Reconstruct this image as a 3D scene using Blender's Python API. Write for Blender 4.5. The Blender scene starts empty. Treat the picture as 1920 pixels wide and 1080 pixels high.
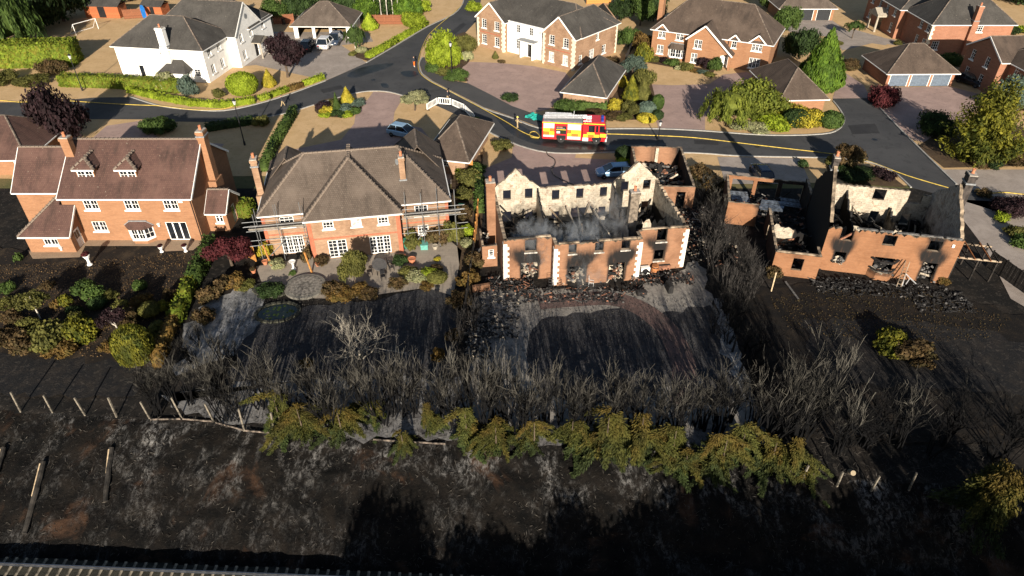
import bpy, bmesh, math, random
import numpy as np
from mathutils import Vector, Matrix

rng = np.random.default_rng(7)
random.seed(7)
R = math.radians
scene = bpy.context.scene
COL = scene.collection

# ---------------------------------------------------------------- camera
cam = bpy.data.objects.new('camera', bpy.data.cameras.new('camera'))
COL.objects.link(cam)
cam.data.sensor_width = 36.0
cam.data.lens = 24.0
cam.data.clip_end = 3000
cam.location = (0, 0, 37.5)
cam.rotation_euler = (R(90 - 36.5), 0, 0)
scene.camera = cam

# ---------------------------------------------------------------- light
SUN_EL, SUN_AZ = R(18.5), R(-4.0)      # light travels towards +y, a little towards -x
world = bpy.data.worlds.new('World'); scene.world = world
world.use_nodes = True
wn = world.node_tree.nodes; wl = world.node_tree.links
sky = wn.new('ShaderNodeTexSky'); sky.sky_type = 'NISHITA'; sky.sun_disc = False
sky.sun_elevation = SUN_EL
sun_dir = Vector((math.sin(SUN_AZ) * math.cos(SUN_EL), math.cos(SUN_AZ) * math.cos(SUN_EL), -math.sin(SUN_EL)))
to_sun = -sun_dir
sky.sun_rotation = math.atan2(to_sun.x, to_sun.y)
wl.new(sky.outputs[0], wn['Background'].inputs['Color'])
wn['Background'].inputs['Strength'].default_value = 0.05
sl = bpy.data.lights.new('sun', 'SUN'); sl.energy = 5.0; sl.angle = R(0.5); sl.color = (1.0, 0.9, 0.76)
sun = bpy.data.objects.new('sun', sl); COL.objects.link(sun)
sun.rotation_euler = sun_dir.to_track_quat('-Z', 'Y').to_euler()
sun.location = (0, -60, 60)
scene.view_settings.view_transform = 'Standard'
scene.view_settings.look = 'None'
scene.view_settings.gamma = 1
scene.view_settings.exposure = 1.05
scene.cycles.max_bounces = 5
scene.cycles.diffuse_bounces = 2
scene.cycles.volume_bounces = 0
scene.cycles.volume_step_rate = 1.0

# ---------------------------------------------------------------- materials
MATS = {}
class NT:
    def __init__(s, name):
        s.m = bpy.data.materials.new(name); s.m.use_nodes = True
        s.t = s.m.node_tree; s.b = s.t.nodes['Principled BSDF']; s.out = s.t.nodes['Material Output']
    def n(s, typ, ins=None, **pr):
        d = s.t.nodes.new('ShaderNode' + typ)
        for k, v in pr.items(): setattr(d, k, v)
        for k, v in (ins or {}).items(): s.put(d.inputs[k], v)
        return d
    def put(s, sock, v):
        if isinstance(v, bpy.types.NodeSocket): s.t.links.new(v, sock)
        elif isinstance(v, bpy.types.Node): s.t.links.new(v.outputs[0], sock)
        else:
            if isinstance(v, tuple) and len(v) == 3 and sock.type == 'RGBA': v = (*v, 1)
            sock.default_value = v
    def noise(s, vec, scale, detail=4, rough=.6, dist=0.):
        return s.n('TexNoise', {'Vector': vec, 'Scale': scale, 'Detail': detail, 'Roughness': rough, 'Distortion': dist}).outputs[0]
    def ramp(s, v, a, b):
        d = s.n('MapRange', {'Value': v, 'From Min': a, 'From Max': b}); d.interpolation_type = 'SMOOTHSTEP'
        return d.outputs[0]
    def mix(s, f, a, b, mode='MIX'):
        d = s.n('Mix', data_type='RGBA', blend_type=mode)
        s.put(d.inputs[0], f); s.put(d.inputs[6], a); s.put(d.inputs[7], b)
        return d.outputs[2]
    def math(s, op, a, b=0.):
        d = s.n('Math', operation=op); s.put(d.inputs[0], a); s.put(d.inputs[1], b); return d.outputs[0]
    def bump(s, h, strength=.3, dist=.05):
        d = s.n('Bump', {'Height': h, 'Strength': strength, 'Distance': dist}); s.put(s.b.inputs['Normal'], d.outputs[0])
    def col(s, c): s.put(s.b.inputs['Base Color'], c)
    def pos(s): return s.n('NewGeometry').outputs['Position']
    def obj(s): return s.n('TexCoord').outputs['Object']
    def uv(s): return s.n('TexCoord').outputs['UV']
    def rand(s): return s.n('ObjectInfo').outputs['Random']
    def done(s, rough=.9, spec=.3):
        s.b.inputs['Roughness'].default_value = rough
        s.b.inputs['Specular IOR Level'].default_value = spec
        return s.m

def plain(name, c, rough=.6, metal=0., var=.12, scale=3., spec=.4):
    if name in MATS: return MATS[name]
    t = NT(name); p = t.obj()
    n = t.noise(p, scale, 5)
    d = tuple(x * (1 - var * 2) for x in c); e = tuple(min(1, x * (1 + var)) for x in c)
    t.col(t.mix(t.ramp(n, .3, .7), d, e)); t.b.inputs['Metallic'].default_value = metal
    MATS[name] = t.done(rough, spec); return MATS[name]

def brick(name, c1, c2, mortar, dirt=.25):
    if name in MATS: return MATS[name]
    t = NT(name); uv = t.uv()
    b = t.n('TexBrick', {'Vector': uv, 'Color1': c1, 'Color2': c2, 'Mortar': mortar, 'Scale': 1., 'Mortar Size': .011, 'Bias': -.2,
                         'Brick Width': .23, 'Row Height': .077, 'Mortar Smooth': .2})
    p = t.pos()
    big = t.noise(p, .55, 5); fine = t.noise(p, 3.5, 4)
    c = t.mix(t.math('MULTIPLY', t.ramp(big, .42, .75), dirt * 1.6), b.outputs[0], tuple(x * .45 for x in c1))
    c = t.mix(t.math('MULTIPLY', t.ramp(fine, .5, .8), .35), c, tuple(min(1, x * 1.25) for x in c2))
    hs = t.n('Mapping', {'Vector': uv, 'Scale': (.35, 3.2, 1.)}).outputs[0]
    c = t.mix(t.math('MULTIPLY', t.ramp(t.noise(hs, 1.5, 6, .7), .42, .72), .45), c, tuple(x * .62 for x in c1))
    at = t.n('Attribute', attribute_name='soot').outputs['Fac']  # sooting, plus sun shade painted in above the openings
    st = t.n('Mapping', {'Vector': p, 'Scale': (2.4, 2.4, .55)}).outputs[0]
    wob = t.math('ADD', at, t.math('MULTIPLY', t.math('SUBTRACT', t.noise(st, 1.2, 7, .7), .5), t.math('MULTIPLY', at, 1.5)))
    c = t.mix(t.ramp(wob, .08, 1.), c, (.012, .011, .011))
    t.col(c); t.bump(b.outputs['Fac'], -.25, .012)
    MATS[name] = t.done(.88, .2); return MATS[name]

def plaster(name, c, char=(.013, .012, .012), blocks=True):
    """fire-damaged inner wall: pale block and plaster, flaking, sooty where the attribute says"""
    if name in MATS: return MATS[name]
    t = NT(name); uv = t.uv(); p = t.pos()
    b = t.n('TexBrick', {'Vector': uv, 'Color1': c, 'Color2': tuple(x * .85 for x in c), 'Mortar': tuple(x * .5 for x in c), 'Scale': 1., 'Mortar Size': .012,
                         'Brick Width': .45, 'Row Height': .225, 'Mortar Smooth': .3})
    flake = t.ramp(t.noise(p, 1.3, 6, .65, .6), .5, .56)
    c2 = t.mix(flake, b.outputs[0], tuple(min(1, x * 1.12) for x in c))
    sv = t.n('Mapping', {'Vector': p, 'Scale': (1.6, 1.6, .3)}).outputs[0]
    c3 = t.mix(t.math('MULTIPLY', t.ramp(t.noise(p, 2.2, 7, .75, 1.), .52, .64), .8), c2, (.2, .125, .08))
    c3 = t.mix(t.math('MULTIPLY', t.ramp(t.noise(sv, .9, 7, .7, .3), .54, .74), .6), c3, (.1, .085, .07))
    c4 = t.mix(t.math('MULTIPLY', t.ramp(t.noise(p, 1.4, 8, .78, .8), .55, .68), .75), c3, (.035, .032, .03))
    at = t.n('Attribute', attribute_name='soot').outputs['Fac']
    wob = t.math('ADD', at, t.math('MULTIPLY', t.math('SUBTRACT', t.noise(p, 1.1, 7, .7), .5), 1.1))
    c5 = t.mix(t.ramp(wob, .35, .75), c4, char)
    t.col(c5); t.bump(t.noise(p, 6, 5), .5, .06)
    MATS[name] = t.done(.95, .1); return MATS[name]

def tiles(name, c1, c2, stain=(.03, .025, .022), lichen=(.36, .32, .25), row=.2, wid=.2, moss=.55):
    if name in MATS: return MATS[name]
    t = NT(name); uv = t.uv(); p = t.obj()
    b = t.n('TexBrick', {'Vector': uv, 'Color1': c1, 'Color2': c2, 'Mortar': tuple(x * .6 for x in c1), 'Scale': 1., 'Mortar Size': .014,
                         'Brick Width': wid, 'Row Height': row, 'Mortar Smooth': .3, 'Bias': .1})
    sx = t.n('Mapping', {'Vector': uv, 'Scale': (1., .22, 1.)})
    streak = t.ramp(t.noise(sx, .9, 6, .65), .45, .75)
    c = t.mix(t.math('MULTIPLY', streak, .8), b.outputs[0], stain)
    c = t.mix(t.math('MULTIPLY', t.ramp(t.noise(p, .35, 5, .6), .4, .7), moss), c, tuple(min(1, x * 1.35) for x in c2))
    c = t.mix(t.ramp(t.noise(p, 4.2, 4, .6), .7, .73), c, lichen)
    t.col(c); t.bump(b.outputs['Fac'], -.5, .03)
    MATS[name] = t.done(.9, .2); return MATS[name]

def ground_mat(name, c1, c2, c3, s1=.5, s2=4., fine=18., lo=.4, hi=.65, amount3=.7, bump=.25, rough=.95, streak=None, lo3=.52, hi3=.66):
    if name in MATS: return MATS[name]
    t = NT(name); p = t.pos()
    if streak: p = t.n('Mapping', {'Vector': p, 'Scale': streak}).outputs[0]
    a = t.ramp(t.noise(p, s1, 7, .62, .4), lo, hi)
    c = t.mix(a, c1, c2)
    c = t.mix(t.math('MULTIPLY', t.ramp(t.noise(p, s2, 7, .7, .7), lo3, hi3), amount3), c, c3)
    f = t.noise(p, fine, 3)
    c = t.mix(t.math('MULTIPLY', t.ramp(f, .35, .7), .35), c, tuple(x * .45 for x in c1))
    t.col(c); t.bump(f, bump, .04)
    MATS[name] = t.done(rough, .15); return MATS[name]

def leafmat(name, c1, c2, c3=None, trans=.25, c3amt=.5):
    """leaf faces: shade varies leaf by leaf, clump by clump and plant by plant"""
    if name in MATS: return MATS[name]
    t = NT(name)
    isl = t.n('NewGeometry').outputs['Random Per Island']
    c = t.mix(isl, c1, c2)
    if c3:
        c = t.mix(t.math('MULTIPLY', t.ramp(t.noise(t.obj(), 2.2, 4), .45, .62), c3amt), c, c3)
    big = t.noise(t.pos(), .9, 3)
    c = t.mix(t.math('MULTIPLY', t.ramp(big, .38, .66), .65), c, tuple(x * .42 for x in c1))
    h = t.n('HueSaturation', {'Color': c}); t.put(h.inputs['Value'], t.math('ADD', .8, t.math('MULTIPLY', t.rand(), .4)))
    t.col(h.outputs[0]); m = t.done(.75, .2)
    tr = t.n('BsdfTranslucent', {'Color': h.outputs[0]})
    mx = t.n('MixShader', {0: trans}); t.t.links.new(t.b.outputs[0], mx.inputs[1]); t.t.links.new(tr.outputs[0], mx.inputs[2])
    t.t.links.new(mx.outputs[0], t.out.inputs[0])
    MATS[name] = m; return m

WHITE = plain('white_paint', (.78, .77, .74), .5, var=.04)
GLASS = plain('dark_glass', (.012, .015, .02), .08, var=.3, scale=.8, spec=.6)
BLIND = plain('pale_blind', (.42, .42, .4), .3, var=.25, scale=2.)
BLACK = plain('black_paint', (.012, .012, .014), .4)
LEAD = plain('lead', (.2, .21, .22), .6)
DARKMETAL = plain('dark_metal', (.03, .03, .033), .45, .6)
STEEL = plain('galvanised_steel', (.19, .195, .2), .55, .4)
TERRA = plain('terracotta', (.42, .16, .08), .8)
RUBBER = plain('rubber', (.015, .015, .016), .8)
STONE = plain('pale_stone', (.33, .29, .23), .9)
CONC = plain('concrete', (.34, .31, .27), .95, var=.2)
CHAR = plain('charred_wood', (.014, .013, .013), .9, var=.4, scale=6.)
WOOD = plain('orange_fence_wood', (.33, .13, .045), .85, var=.2)
PALEWOOD = plain('pale_wood', (.5, .38, .24), .85, var=.2)
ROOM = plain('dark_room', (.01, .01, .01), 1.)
BRICK_ORANGE = brick('orange_brick', (.265, .125, .062), (.31, .155, .078), (.25, .155, .1), .18)
BRICK_MIXED = brick('mixed_brick', (.25, .14, .082), (.33, .2, .12), (.3, .225, .16), .4)
BRICK_RED = brick('red_brick', (.26, .105, .06), (.32, .14, .08), (.27, .17, .12), .15)
BRICK_BURNT = brick('burnt_house_brick', (.235, .112, .06), (.285, .142, .078), (.23, .15, .1), .45)
BAND = plain('red_band_brick', (.34, .11, .06), .9)
RENDER = plain('white_render', (.76, .75, .72), .8, var=.05, scale=1.)
PLASTER = plaster('scorched_plaster', (.38, .335, .265))
PLASTER_D = plaster('sooty_plaster', (.3, .27, .24))
TILE_RED = tiles('red_brown_tile', (.074, .041, .035), (.1, .057, .046), stain=(.024, .018, .016))
TILE_GREY = tiles('grey_brown_tile', (.08, .062, .05), (.104, .083, .068), stain=(.036, .029, .024))
TILE_SLATE = tiles('dark_grey_tile', (.044, .041, .038), (.06, .056, .051), stain=(.028, .026, .024))
TILE_BROWN = tiles('brown_tile', (.064, .047, .037), (.083, .062, .049), stain=(.032, .025, .021))
RIDGE = plain('ridge_mortar_tile', (.15, .118, .094), .95, var=.3)

# ---------------------------------------------------------------- objects
def link(o, parent=None):
    COL.objects.link(o)
    if parent is not None: o.parent = parent
    return o
def tag(o, label, cat, group=None, kind=None):
    o['label'] = label; o['category'] = cat
    if group: o['group'] = group
    if kind: o['kind'] = kind
    return o
def thing(name, label, cat, loc=(0, 0, 0), rz=0., group=None):
    o = bpy.data.objects.new(name, None); o.empty_display_size = .3
    if len(loc) == 2: loc = (*loc, 0)
    o.location = loc; o.rotation_euler = (0, 0, rz); link(o)
    return tag(o, label, cat, group)
def copy_tree(o, parent=None):
    c = o.copy(); COL.objects.link(c); c.parent = parent
    for ch in list(o.children): copy_tree(ch, c)
    return c

class MB:
    """collects faces, then links them as one mesh object"""
    def __init__(s): s.v = []; s.f = []; s.mi = []; s.soot = []; s.has = False
    def face(s, pts, m=0, soot=None):
        i = len(s.v); s.v += [tuple(p) for p in pts]; s.f.append(tuple(range(i, i + len(pts)))); s.mi.append(m)
        if soot is None: s.soot += [0.] * len(pts)
        else: s.soot += list(soot); s.has = True
    def box(s, x0, x1, y0, y1, z0, z1, m=0):
        a = [(x0, y0, z0), (x1, y0, z0), (x1, y1, z0), (x0, y1, z0), (x0, y0, z1), (x1, y0, z1), (x1, y1, z1), (x0, y1, z1)]
        for q in ((0, 3, 2, 1), (4, 5, 6, 7), (0, 1, 5, 4), (1, 2, 6, 5), (2, 3, 7, 6), (3, 0, 4, 7)): s.face([a[i] for i in q], m)
    def beam(s, p, q, w, h, m=0, up=(0, 0, 1)):
        p, q = Vector(p), Vector(q); d = (q - p).normalized(); sd = d.cross(Vector(up))
        if sd.length < 1e-4: sd = d.cross(Vector((1, 0, 0)))
        sd.normalize(); u = sd.cross(d); sd *= w / 2; u *= h / 2
        a = [p - sd - u, p + sd - u, p + sd + u, p - sd + u]; b = [x + (q - p) for x in a]
        for i in range(4): j = (i + 1) % 4; s.face([a[i], a[j], b[j], b[i]], m)
        s.face(a[::-1], m); s.face(b, m)
    def tube(s, pts, rad, n=6, m=0, cap=True):
        pts = [Vector(p) for p in pts]
        if not hasattr(rad, '__len__'): rad = [rad] * len(pts)
        rings = []; ref = None
        for i, p in enumerate(pts):
            d = (pts[min(i + 1, len(pts) - 1)] - pts[max(i - 1, 0)]).normalized()
            if ref is None or abs(ref.dot(d)) > .95: ref = Vector((0, 0, 1)) if abs(d.z) < .9 else Vector((1, 0, 0))
            a = d.cross(ref).normalized(); b = d.cross(a)
            rings.append([p + (a * math.cos(k * 2 * math.pi / n) + b * math.sin(k * 2 * math.pi / n)) * rad[i] for k in range(n)])
        for A, B in zip(rings, rings[1:]):
            for k in range(n): j = (k + 1) % n; s.face([A[k], B[k], B[j], A[j]], m)
        if cap: s.face(rings[0], m); s.face(rings[-1][::-1], m)
    def lathe(s, prof, n=12, m=0, c=(0, 0, 0)):
        rr = [[(c[0] + r * math.cos(k * 2 * math.pi / n), c[1] + r * math.sin(k * 2 * math.pi / n), c[2] + z) for k in range(n)] for r, z in prof]
        for A, B in zip(rr, rr[1:]):
            for k in range(n): j = (k + 1) % n; s.face([A[k], A[j], B[j], B[k]], m)
        s.face(rr[0][::-1], m); s.face(rr[-1], m)
    def prism(s, pts, z0, z1, m=0):
        area = sum(a[0] * b[1] - b[0] * a[1] for a, b in zip(pts, pts[1:] + pts[:1]))
        if area < 0: pts = pts[::-1]
        s.face([(x, y, z1) for x, y in pts], m); s.face([(x, y, z0) for x, y in pts[::-1]], m)
        for a, b in zip(pts, pts[1:] + pts[:1]): s.face([(*a, z0), (*b, z0), (*b, z1), (*a, z1)], m)
    def mesh(s, name, mats, smooth=False):
        me = bpy.data.meshes.new(name); me.from_pydata(s.v, [], s.f)
        for m in (mats if isinstance(mats, (list, tuple)) else [mats]): me.materials.append(m)
        if len(set(s.mi)) > 1: me.polygons.foreach_set('material_index', s.mi)
        # planar coordinates in metres: u level, v up the face
        uv = me.uv_layers.new(name='UVMap'); co = np.array(s.v, dtype=np.float32); out = np.zeros((len(co), 2), np.float32)
        i = 0
        for f in s.f:
            k = len(f); P = co[i:i + k]
            n = np.zeros(3)
            for j in range(1, k - 1): n += np.cross(P[j] - P[0], P[j + 1] - P[0])
            l = np.linalg.norm(n); n = n / l if l > 1e-9 else np.array((0, 0, 1.))
            if abs(n[2]) > .995: out[i:i + k] = P[:, :2]
            else:
                u = np.cross((0, 0, 1.), n); u /= np.linalg.norm(u); v = np.cross(n, u)
                out[i:i + k, 0] = P @ u; out[i:i + k, 1] = P @ v
            i += k
        uv.data.foreach_set('uv', out.ravel())
        if s.has:
            at = me.attributes.new('soot', 'FLOAT', 'CORNER'); at.data.foreach_set('value', np.array(s.soot, np.float32))
        if smooth: me.polygons.foreach_set('use_smooth', [True] * len(s.f))
        me.update(); return me
    def build(s, name, mats, parent=None, smooth=False):
        return link(bpy.data.objects.new(name, s.mesh(name, mats, smooth)), parent)

def inst(name, mesh, parent=None, loc=(0, 0, 0), rz=0., sc=(1, 1, 1)):
    o = bpy.data.objects.new(name, mesh); link(o, parent)
    o.location = loc if len(loc) == 3 else (*loc, 0); o.rotation_euler = (0, 0, rz)
    o.scale = sc if hasattr(sc, '__len__') else (sc,) * 3
    return o
def sheet(name, pts, z, mat, kind='structure', parent=None, label=None, cat=None):
    m = MB()
    area = sum(a[0] * b[1] - b[0] * a[1] for a, b in zip(pts, pts[1:] + pts[:1]))
    if area < 0: pts = pts[::-1]
    m.face([(x, y, z) for x, y in pts]); o = m.build(name, mat, parent)
    if not parent: o['kind'] = kind
    return o
def rough_edge(pts, amp, seed=1, step=.7):
    r = np.random.default_rng(seed); out = []; n = len(pts)
    for i in range(n):
        a, b = Vector(pts[i]), Vector(pts[(i + 1) % n]); L = (b - a).length; k = max(1, int(L / step)); d = (b - a) / max(L, .01); s = Vector((-d.y, d.x))
        for j in range(k): p = a + (b - a) * (j / k) + s * r.normal(0, amp) * (1 if j else .4); out.append((p.x, p.y))
    return out
def smooth_line(pts, k=4, closed=False):
    """Catmull-Rom through the points"""
    P = [Vector(p) for p in pts]; n = len(P); out = []
    for i in range(n if closed else n - 1):
        g = (lambda j: P[j % n]) if closed else (lambda j: P[min(max(j, 0), n - 1)])
        a, b, c, d = g(i - 1), g(i), g(i + 1), g(i + 2)
        for q in range(k):
            t = q / k
            out.append(.5 * ((2 * b) + (c - a) * t + (2 * a - 5 * b + 4 * c - d) * t * t + (3 * b - a - 3 * c + d) * t ** 3))
    if not closed: out.append(P[-1])
    return [tuple(p) for p in out]
def offset(pts, d):
    P = [Vector(p[:2]) for p in pts]; out = []
    for i, p in enumerate(P):
        t = (P[min(i + 1, len(P) - 1)] - P[max(i - 1, 0)]).normalized()
        out.append((p.x - t.y * d, p.y + t.x * d))
    return out
def band(name, pts, w, z0, z1, mat, parent=None, kind='structure'):
    A, B = offset(pts, w / 2), offset(pts, -w / 2); m = MB()
    for i in range(len(pts) - 1):
        m.face([(*B[i], z1), (*B[i + 1], z1), (*A[i + 1], z1), (*A[i], z1)])
        if z1 - z0 > .02:
            m.face([(*B[i], z0), (*B[i + 1], z0), (*B[i + 1], z1), (*B[i], z1)]); m.face([(*A[i + 1], z0), (*A[i], z0), (*A[i], z1), (*A[i + 1], z1)])
    if z1 - z0 > .02:
        for i in (0, -1): m.face([(*A[i], z0), (*B[i], z0), (*B[i], z1), (*A[i], z1)])
    o = m.build(name, mat, parent)
    if kind and not parent: o['kind'] = kind
    return o

# ---------------------------------------------------------------- building kit
def wall(m, p0, p1, z0, top, t=.28, holes=(), cell=None, so=None, si=None, mi=(0, 1, 2), breaks=(), cap=None, zbreaks=()):
    """wall with real openings and thickness; outside is on the right of p0->p1"""
    p0, p1 = Vector(p0[:2]), Vector(p1[:2]); L = (p1 - p0).length; d = (p1 - p0) / L; n = Vector((d.y, -d.x))
    tf = top if callable(top) else (lambda u: top)
    us = {0., L} | {b for b in breaks if 0 < b < L}; zs = {z0} | set(zbreaks)
    for h in holes: us |= {max(0, h[0]), min(L, h[0] + h[1])}; zs |= {h[2], h[2] + h[3]}
    if cap: us |= {c for c in cap if 0 < c < L}
    us = sorted(us)
    if cell:
        o = []
        for a, b in zip(us, us[1:]):
            k = max(1, math.ceil((b - a) / cell)); o += [a + (b - a) * i / k for i in range(k)]
        us = o + [us[-1]]
    zmax = max(tf(u) for u in us); zs = sorted(z for z in zs | {zmax} if z <= zmax)
    if cell:
        o = []
        for a, b in zip(zs, zs[1:]):
            k = max(1, math.ceil((b - a) / cell)); o += [a + (b - a) * i / k for i in range(k)]
        zs = o + [zs[-1]]
    def pt(u, z, o): q = p0 + d * u - n * o; return (q.x, q.y, z)
    inh = lambda u, z: any(h[0] < u < h[0] + h[1] and h[2] < z < h[2] + h[3] for h in holes)
    for a, b in zip(us, us[1:]):
        ta, tb = tf(a), tf(b); last = None
        for c, e in zip(zs, zs[1:]):
            if inh((a + b) / 2, (c + e) / 2): continue
            za, zb = min(e, ta), min(e, tb); ca, cb = min(c, ta), min(c, tb)
            if za - ca < 1e-5 and zb - cb < 1e-5: continue
            q = [(a, ca), (b, cb), (b, zb), (a, za)]
            if za - ca < 1e-5: q = q[:3]
            elif zb - cb < 1e-5: q = [q[0], q[1], q[3]]
            m.face([pt(u, z, 0) for u, z in q], mi[0], [so(u, z) for u, z in q] if so else None)
            m.face([pt(u, z, t) for u, z in q][::-1], mi[1], [si(u, z) for u, z in q][::-1] if si else None)
        if not cap or (cap[0] - 1e-6 <= a and b <= cap[1] + 1e-6):
            if not inh((a + b) / 2, min(ta, tb) - .01):
                m.face([pt(a, ta, 0), pt(b, tb, 0), pt(b, tb, t), pt(a, ta, t)], mi[2], [.3] * 4 if so else None)
    for h in holes:
        u0, u1, a, b = max(0, h[0]), min(L, h[0] + h[1]), h[2], min(h[2] + h[3], tf(h[0] + h[1] / 2)); s4 = [.25] * 4 if so else None
        m.face([pt(u0, a, 0), pt(u0, b, 0), pt(u0, b, t), pt(u0, a, t)], mi[2], s4)
        m.face([pt(u1, a, t), pt(u1, b, t), pt(u1, b, 0), pt(u1, a, 0)], mi[2], s4)
        if a > z0 + .01: m.face([pt(u0, a, 0), pt(u0, a, t), pt(u1, a, t), pt(u1, a, 0)], mi[2], s4)
        if b < tf(h[0] + h[1] / 2) - .01: m.face([pt(u0, b, t), pt(u0, b, 0), pt(u1, b, 0), pt(u1, b, t)], mi[2], s4)

CACHE = {}
def cached(key, fn):
    if key not in CACHE: CACHE[key] = fn()
    return CACHE[key]
def frame_mesh(w, h, nx, ny, mull, rail=0):
    m = MB(); b = .075; dp = .07
    m.box(0, b, 0, dp, 0, h); m.box(w - b, w, 0, dp, 0, h); m.box(b, w - b, 0, dp, 0, b); m.box(b, w - b, 0, dp, h - b, h)
    for k in range(1, mull + 1):
        x = w * k / (mull + 1); m.box(x - .06, x + .06, .003, dp - .003, b, h - b)
    step = (w / (mull + 1)) / nx
    for k in range(1, nx * (mull + 1)):
        if k % nx: m.box(k * step - .018, k * step + .018, .012, dp - .02, b, h - b)
    for k in range(1, ny):
        z = h * k / ny; hb = .04 if (rail and k == rail) else .018
        m.box(b, w - b, .009, dp - .023, z - hb, z + hb)
    return m.mesh('window', WHITE)
def pane_mesh(w, h, mat):
    m = MB(); m.box(.04, w - .04, .075, .095, .04, h - .04); return m.mesh('pane', mat)
def box_mesh(name, dims, mat):
    m = MB(); m.box(*dims); return m.mesh(name, mat)
def window(par, O, ang, w, h, nx=2, ny=2, mull=0, glass=None, sill=True, rec=.05, name='window', rail=0):
    w, h = round(w, 2), round(h, 2); glass = glass or GLASS
    d = Vector((math.cos(ang), math.sin(ang))); inn = Vector((-d.y, d.x))
    f = inst(name, cached(('f', w, h, nx, ny, mull, rail), lambda: frame_mesh(w, h, nx, ny, mull, rail)), par,
             (O[0] + inn.x * rec, O[1] + inn.y * rec, O[2]), ang)
    inst('pane', cached(('p', w, h, glass.name), lambda: pane_mesh(w, h, glass)), f)
    if sill: inst('sill', cached(('s', w), lambda: box_mesh('sill', (-.12, w + .12, -.19, -.004, -.13, .0), WHITE)), f)
    return f
def door(par, O, ang, w, h, mat, rec=.08, glazed=False):
    d = Vector((math.cos(ang), math.sin(ang))); inn = Vector((-d.y, d.x))
    def mk():
        m = MB(); b = .08
        m.box(0, b, -.02, .1, 0, h, 1); m.box(w - b, w, -.02, .1, 0, h, 1); m.box(b, w - b, -.02, .1, h - b, h, 1)
        m.box(b, w - b, .02, .07, 0, h - b)
        for zz in ((.15, .85), (1.0, h - .25)):
            for xx in ((b + .1, w / 2 - .04), (w / 2 + .04, w - b - .1)): m.box(*xx, .0, .03, *zz, 2 if glazed and zz[0] == 1.0 else 0)
        return m.mesh('door', [mat, WHITE, GLASS])
    f = inst('door', cached(('d', w, h, mat.name, glazed), mk), par, (O[0] + inn.x * rec, O[1] + inn.y * rec, O[2]), ang)
    inst('handle', cached(('dh', w), lambda: box_mesh('handle', (w - .22, w - .16, -.06, .02, .98, 1.12), STEEL)), f)
    return f
GARDOOR = plain('slate_garage_door', (.1, .13, .17), .45)
GARDARK = plain('dark_garage_door', (.02, .022, .025), .4)
def garage_door(par, O, ang, w, h, mat, rec=.12):
    d = Vector((math.cos(ang), math.sin(ang))); inn = Vector((-d.y, d.x))
    def mk():
        m = MB(); k = 7
        for i in range(k): m.box(.08, w - .08, 0, .05, i * (h - .08) / k + .012, (i + 1) * (h - .08) / k - .012)
        m.box(.08, w - .08, .03, .06, 0, h - .08)
        return m.mesh('garage_door', mat)
    f = inst('garage_door', cached(('g', w, h, mat.name), mk), par, (O[0] + inn.x * rec, O[1] + inn.y * rec, O[2]), ang)
    def fr():
        m = MB(); m.box(0, .08, -.1, .08, 0, h); m.box(w - .08, w, -.1, .08, 0, h); m.box(.08, w - .08, -.1, .08, h - .08, h); return m.mesh('frame', WHITE)
    inst('frame', cached(('gf', w, h), fr), f)
    return f
def fill(par, ops, p0, p1, t=.28):
    """put windows and doors into the openings of one wall: (u, w, z, h, kind, nx, ny, mullions)"""
    p0, p1 = Vector(p0[:2]), Vector(p1[:2]); d = (p1 - p0).normalized(); ang = math.atan2(d.y, d.x)
    for h in ops:
        k = h[4] if len(h) > 4 else 'win'; g = list(h[5:]) + [2, 2, 0][len(h[5:]):]
        o = p0 + d * h[0]; O = (o.x, o.y, h[2])
        if k in ('win', 'blind', 'low'): window(par, O, ang, h[1], h[3], g[0], g[1], g[2], BLIND if k == 'blind' else None, sill=k != 'low')
        elif k == 'fd': window(par, O, ang, h[1], h[3], g[0], g[1], g[2], None, sill=False, name='french_door')
        elif k == 'door': door(par, O, ang, h[1], h[3], g[0] if not isinstance(g[0], int) else WHITE, glazed=True)
        elif k == 'gar': garage_door(par, O, ang, h[1], h[3], g[0] if not isinstance(g[0], int) else GARDOOR)
        elif k == 'sill':
            f = inst('sill', cached(('s', round(h[1], 2)), lambda: box_mesh('sill', (-.12, h[1] + .12, -.19, -.004, -.13, .0), WHITE)), par, O, ang)
def sides(x0, x1, y0, y1):
    return {'S': ((x0, y0), (x1, y0)), 'E': ((x1, y0), (x1, y1)), 'N': ((x1, y1), (x0, y1)), 'W': ((x0, y1), (x0, y0))}
def block(par, x0, x1, y0, y1, zt, mat, ops=None, ridge=None, axis='x', t=.28, z0=-.05, skip='', inner=None, name='wall', inside=True):
    """four walls of a rectangular range; ridge = height of the gable points"""
    ops = ops or {}; m = MB()
    for s, (a, b) in sides(x0, x1, y0, y1).items():
        if s in skip: continue
        L = math.dist(a, b); top = zt; br = ()
        if ridge and ((axis == 'x' and s in 'EW') or (axis == 'y' and s in 'SN')):
            top = lambda u, L=L: zt + (ridge - zt) * (1 - abs(u - L / 2) / (L / 2)); br = (L / 2,)
        wall(m, a, b, z0, top, t, ops.get(s, ()), breaks=br, cap=(t, L - t) if s in 'EW' else None)
        fill(par, ops.get(s, ()), a, b, t)
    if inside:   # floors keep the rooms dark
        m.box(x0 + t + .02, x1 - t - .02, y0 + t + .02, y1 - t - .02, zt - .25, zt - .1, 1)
    return m.build(name, [mat, inner or ROOM, mat], par)
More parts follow.
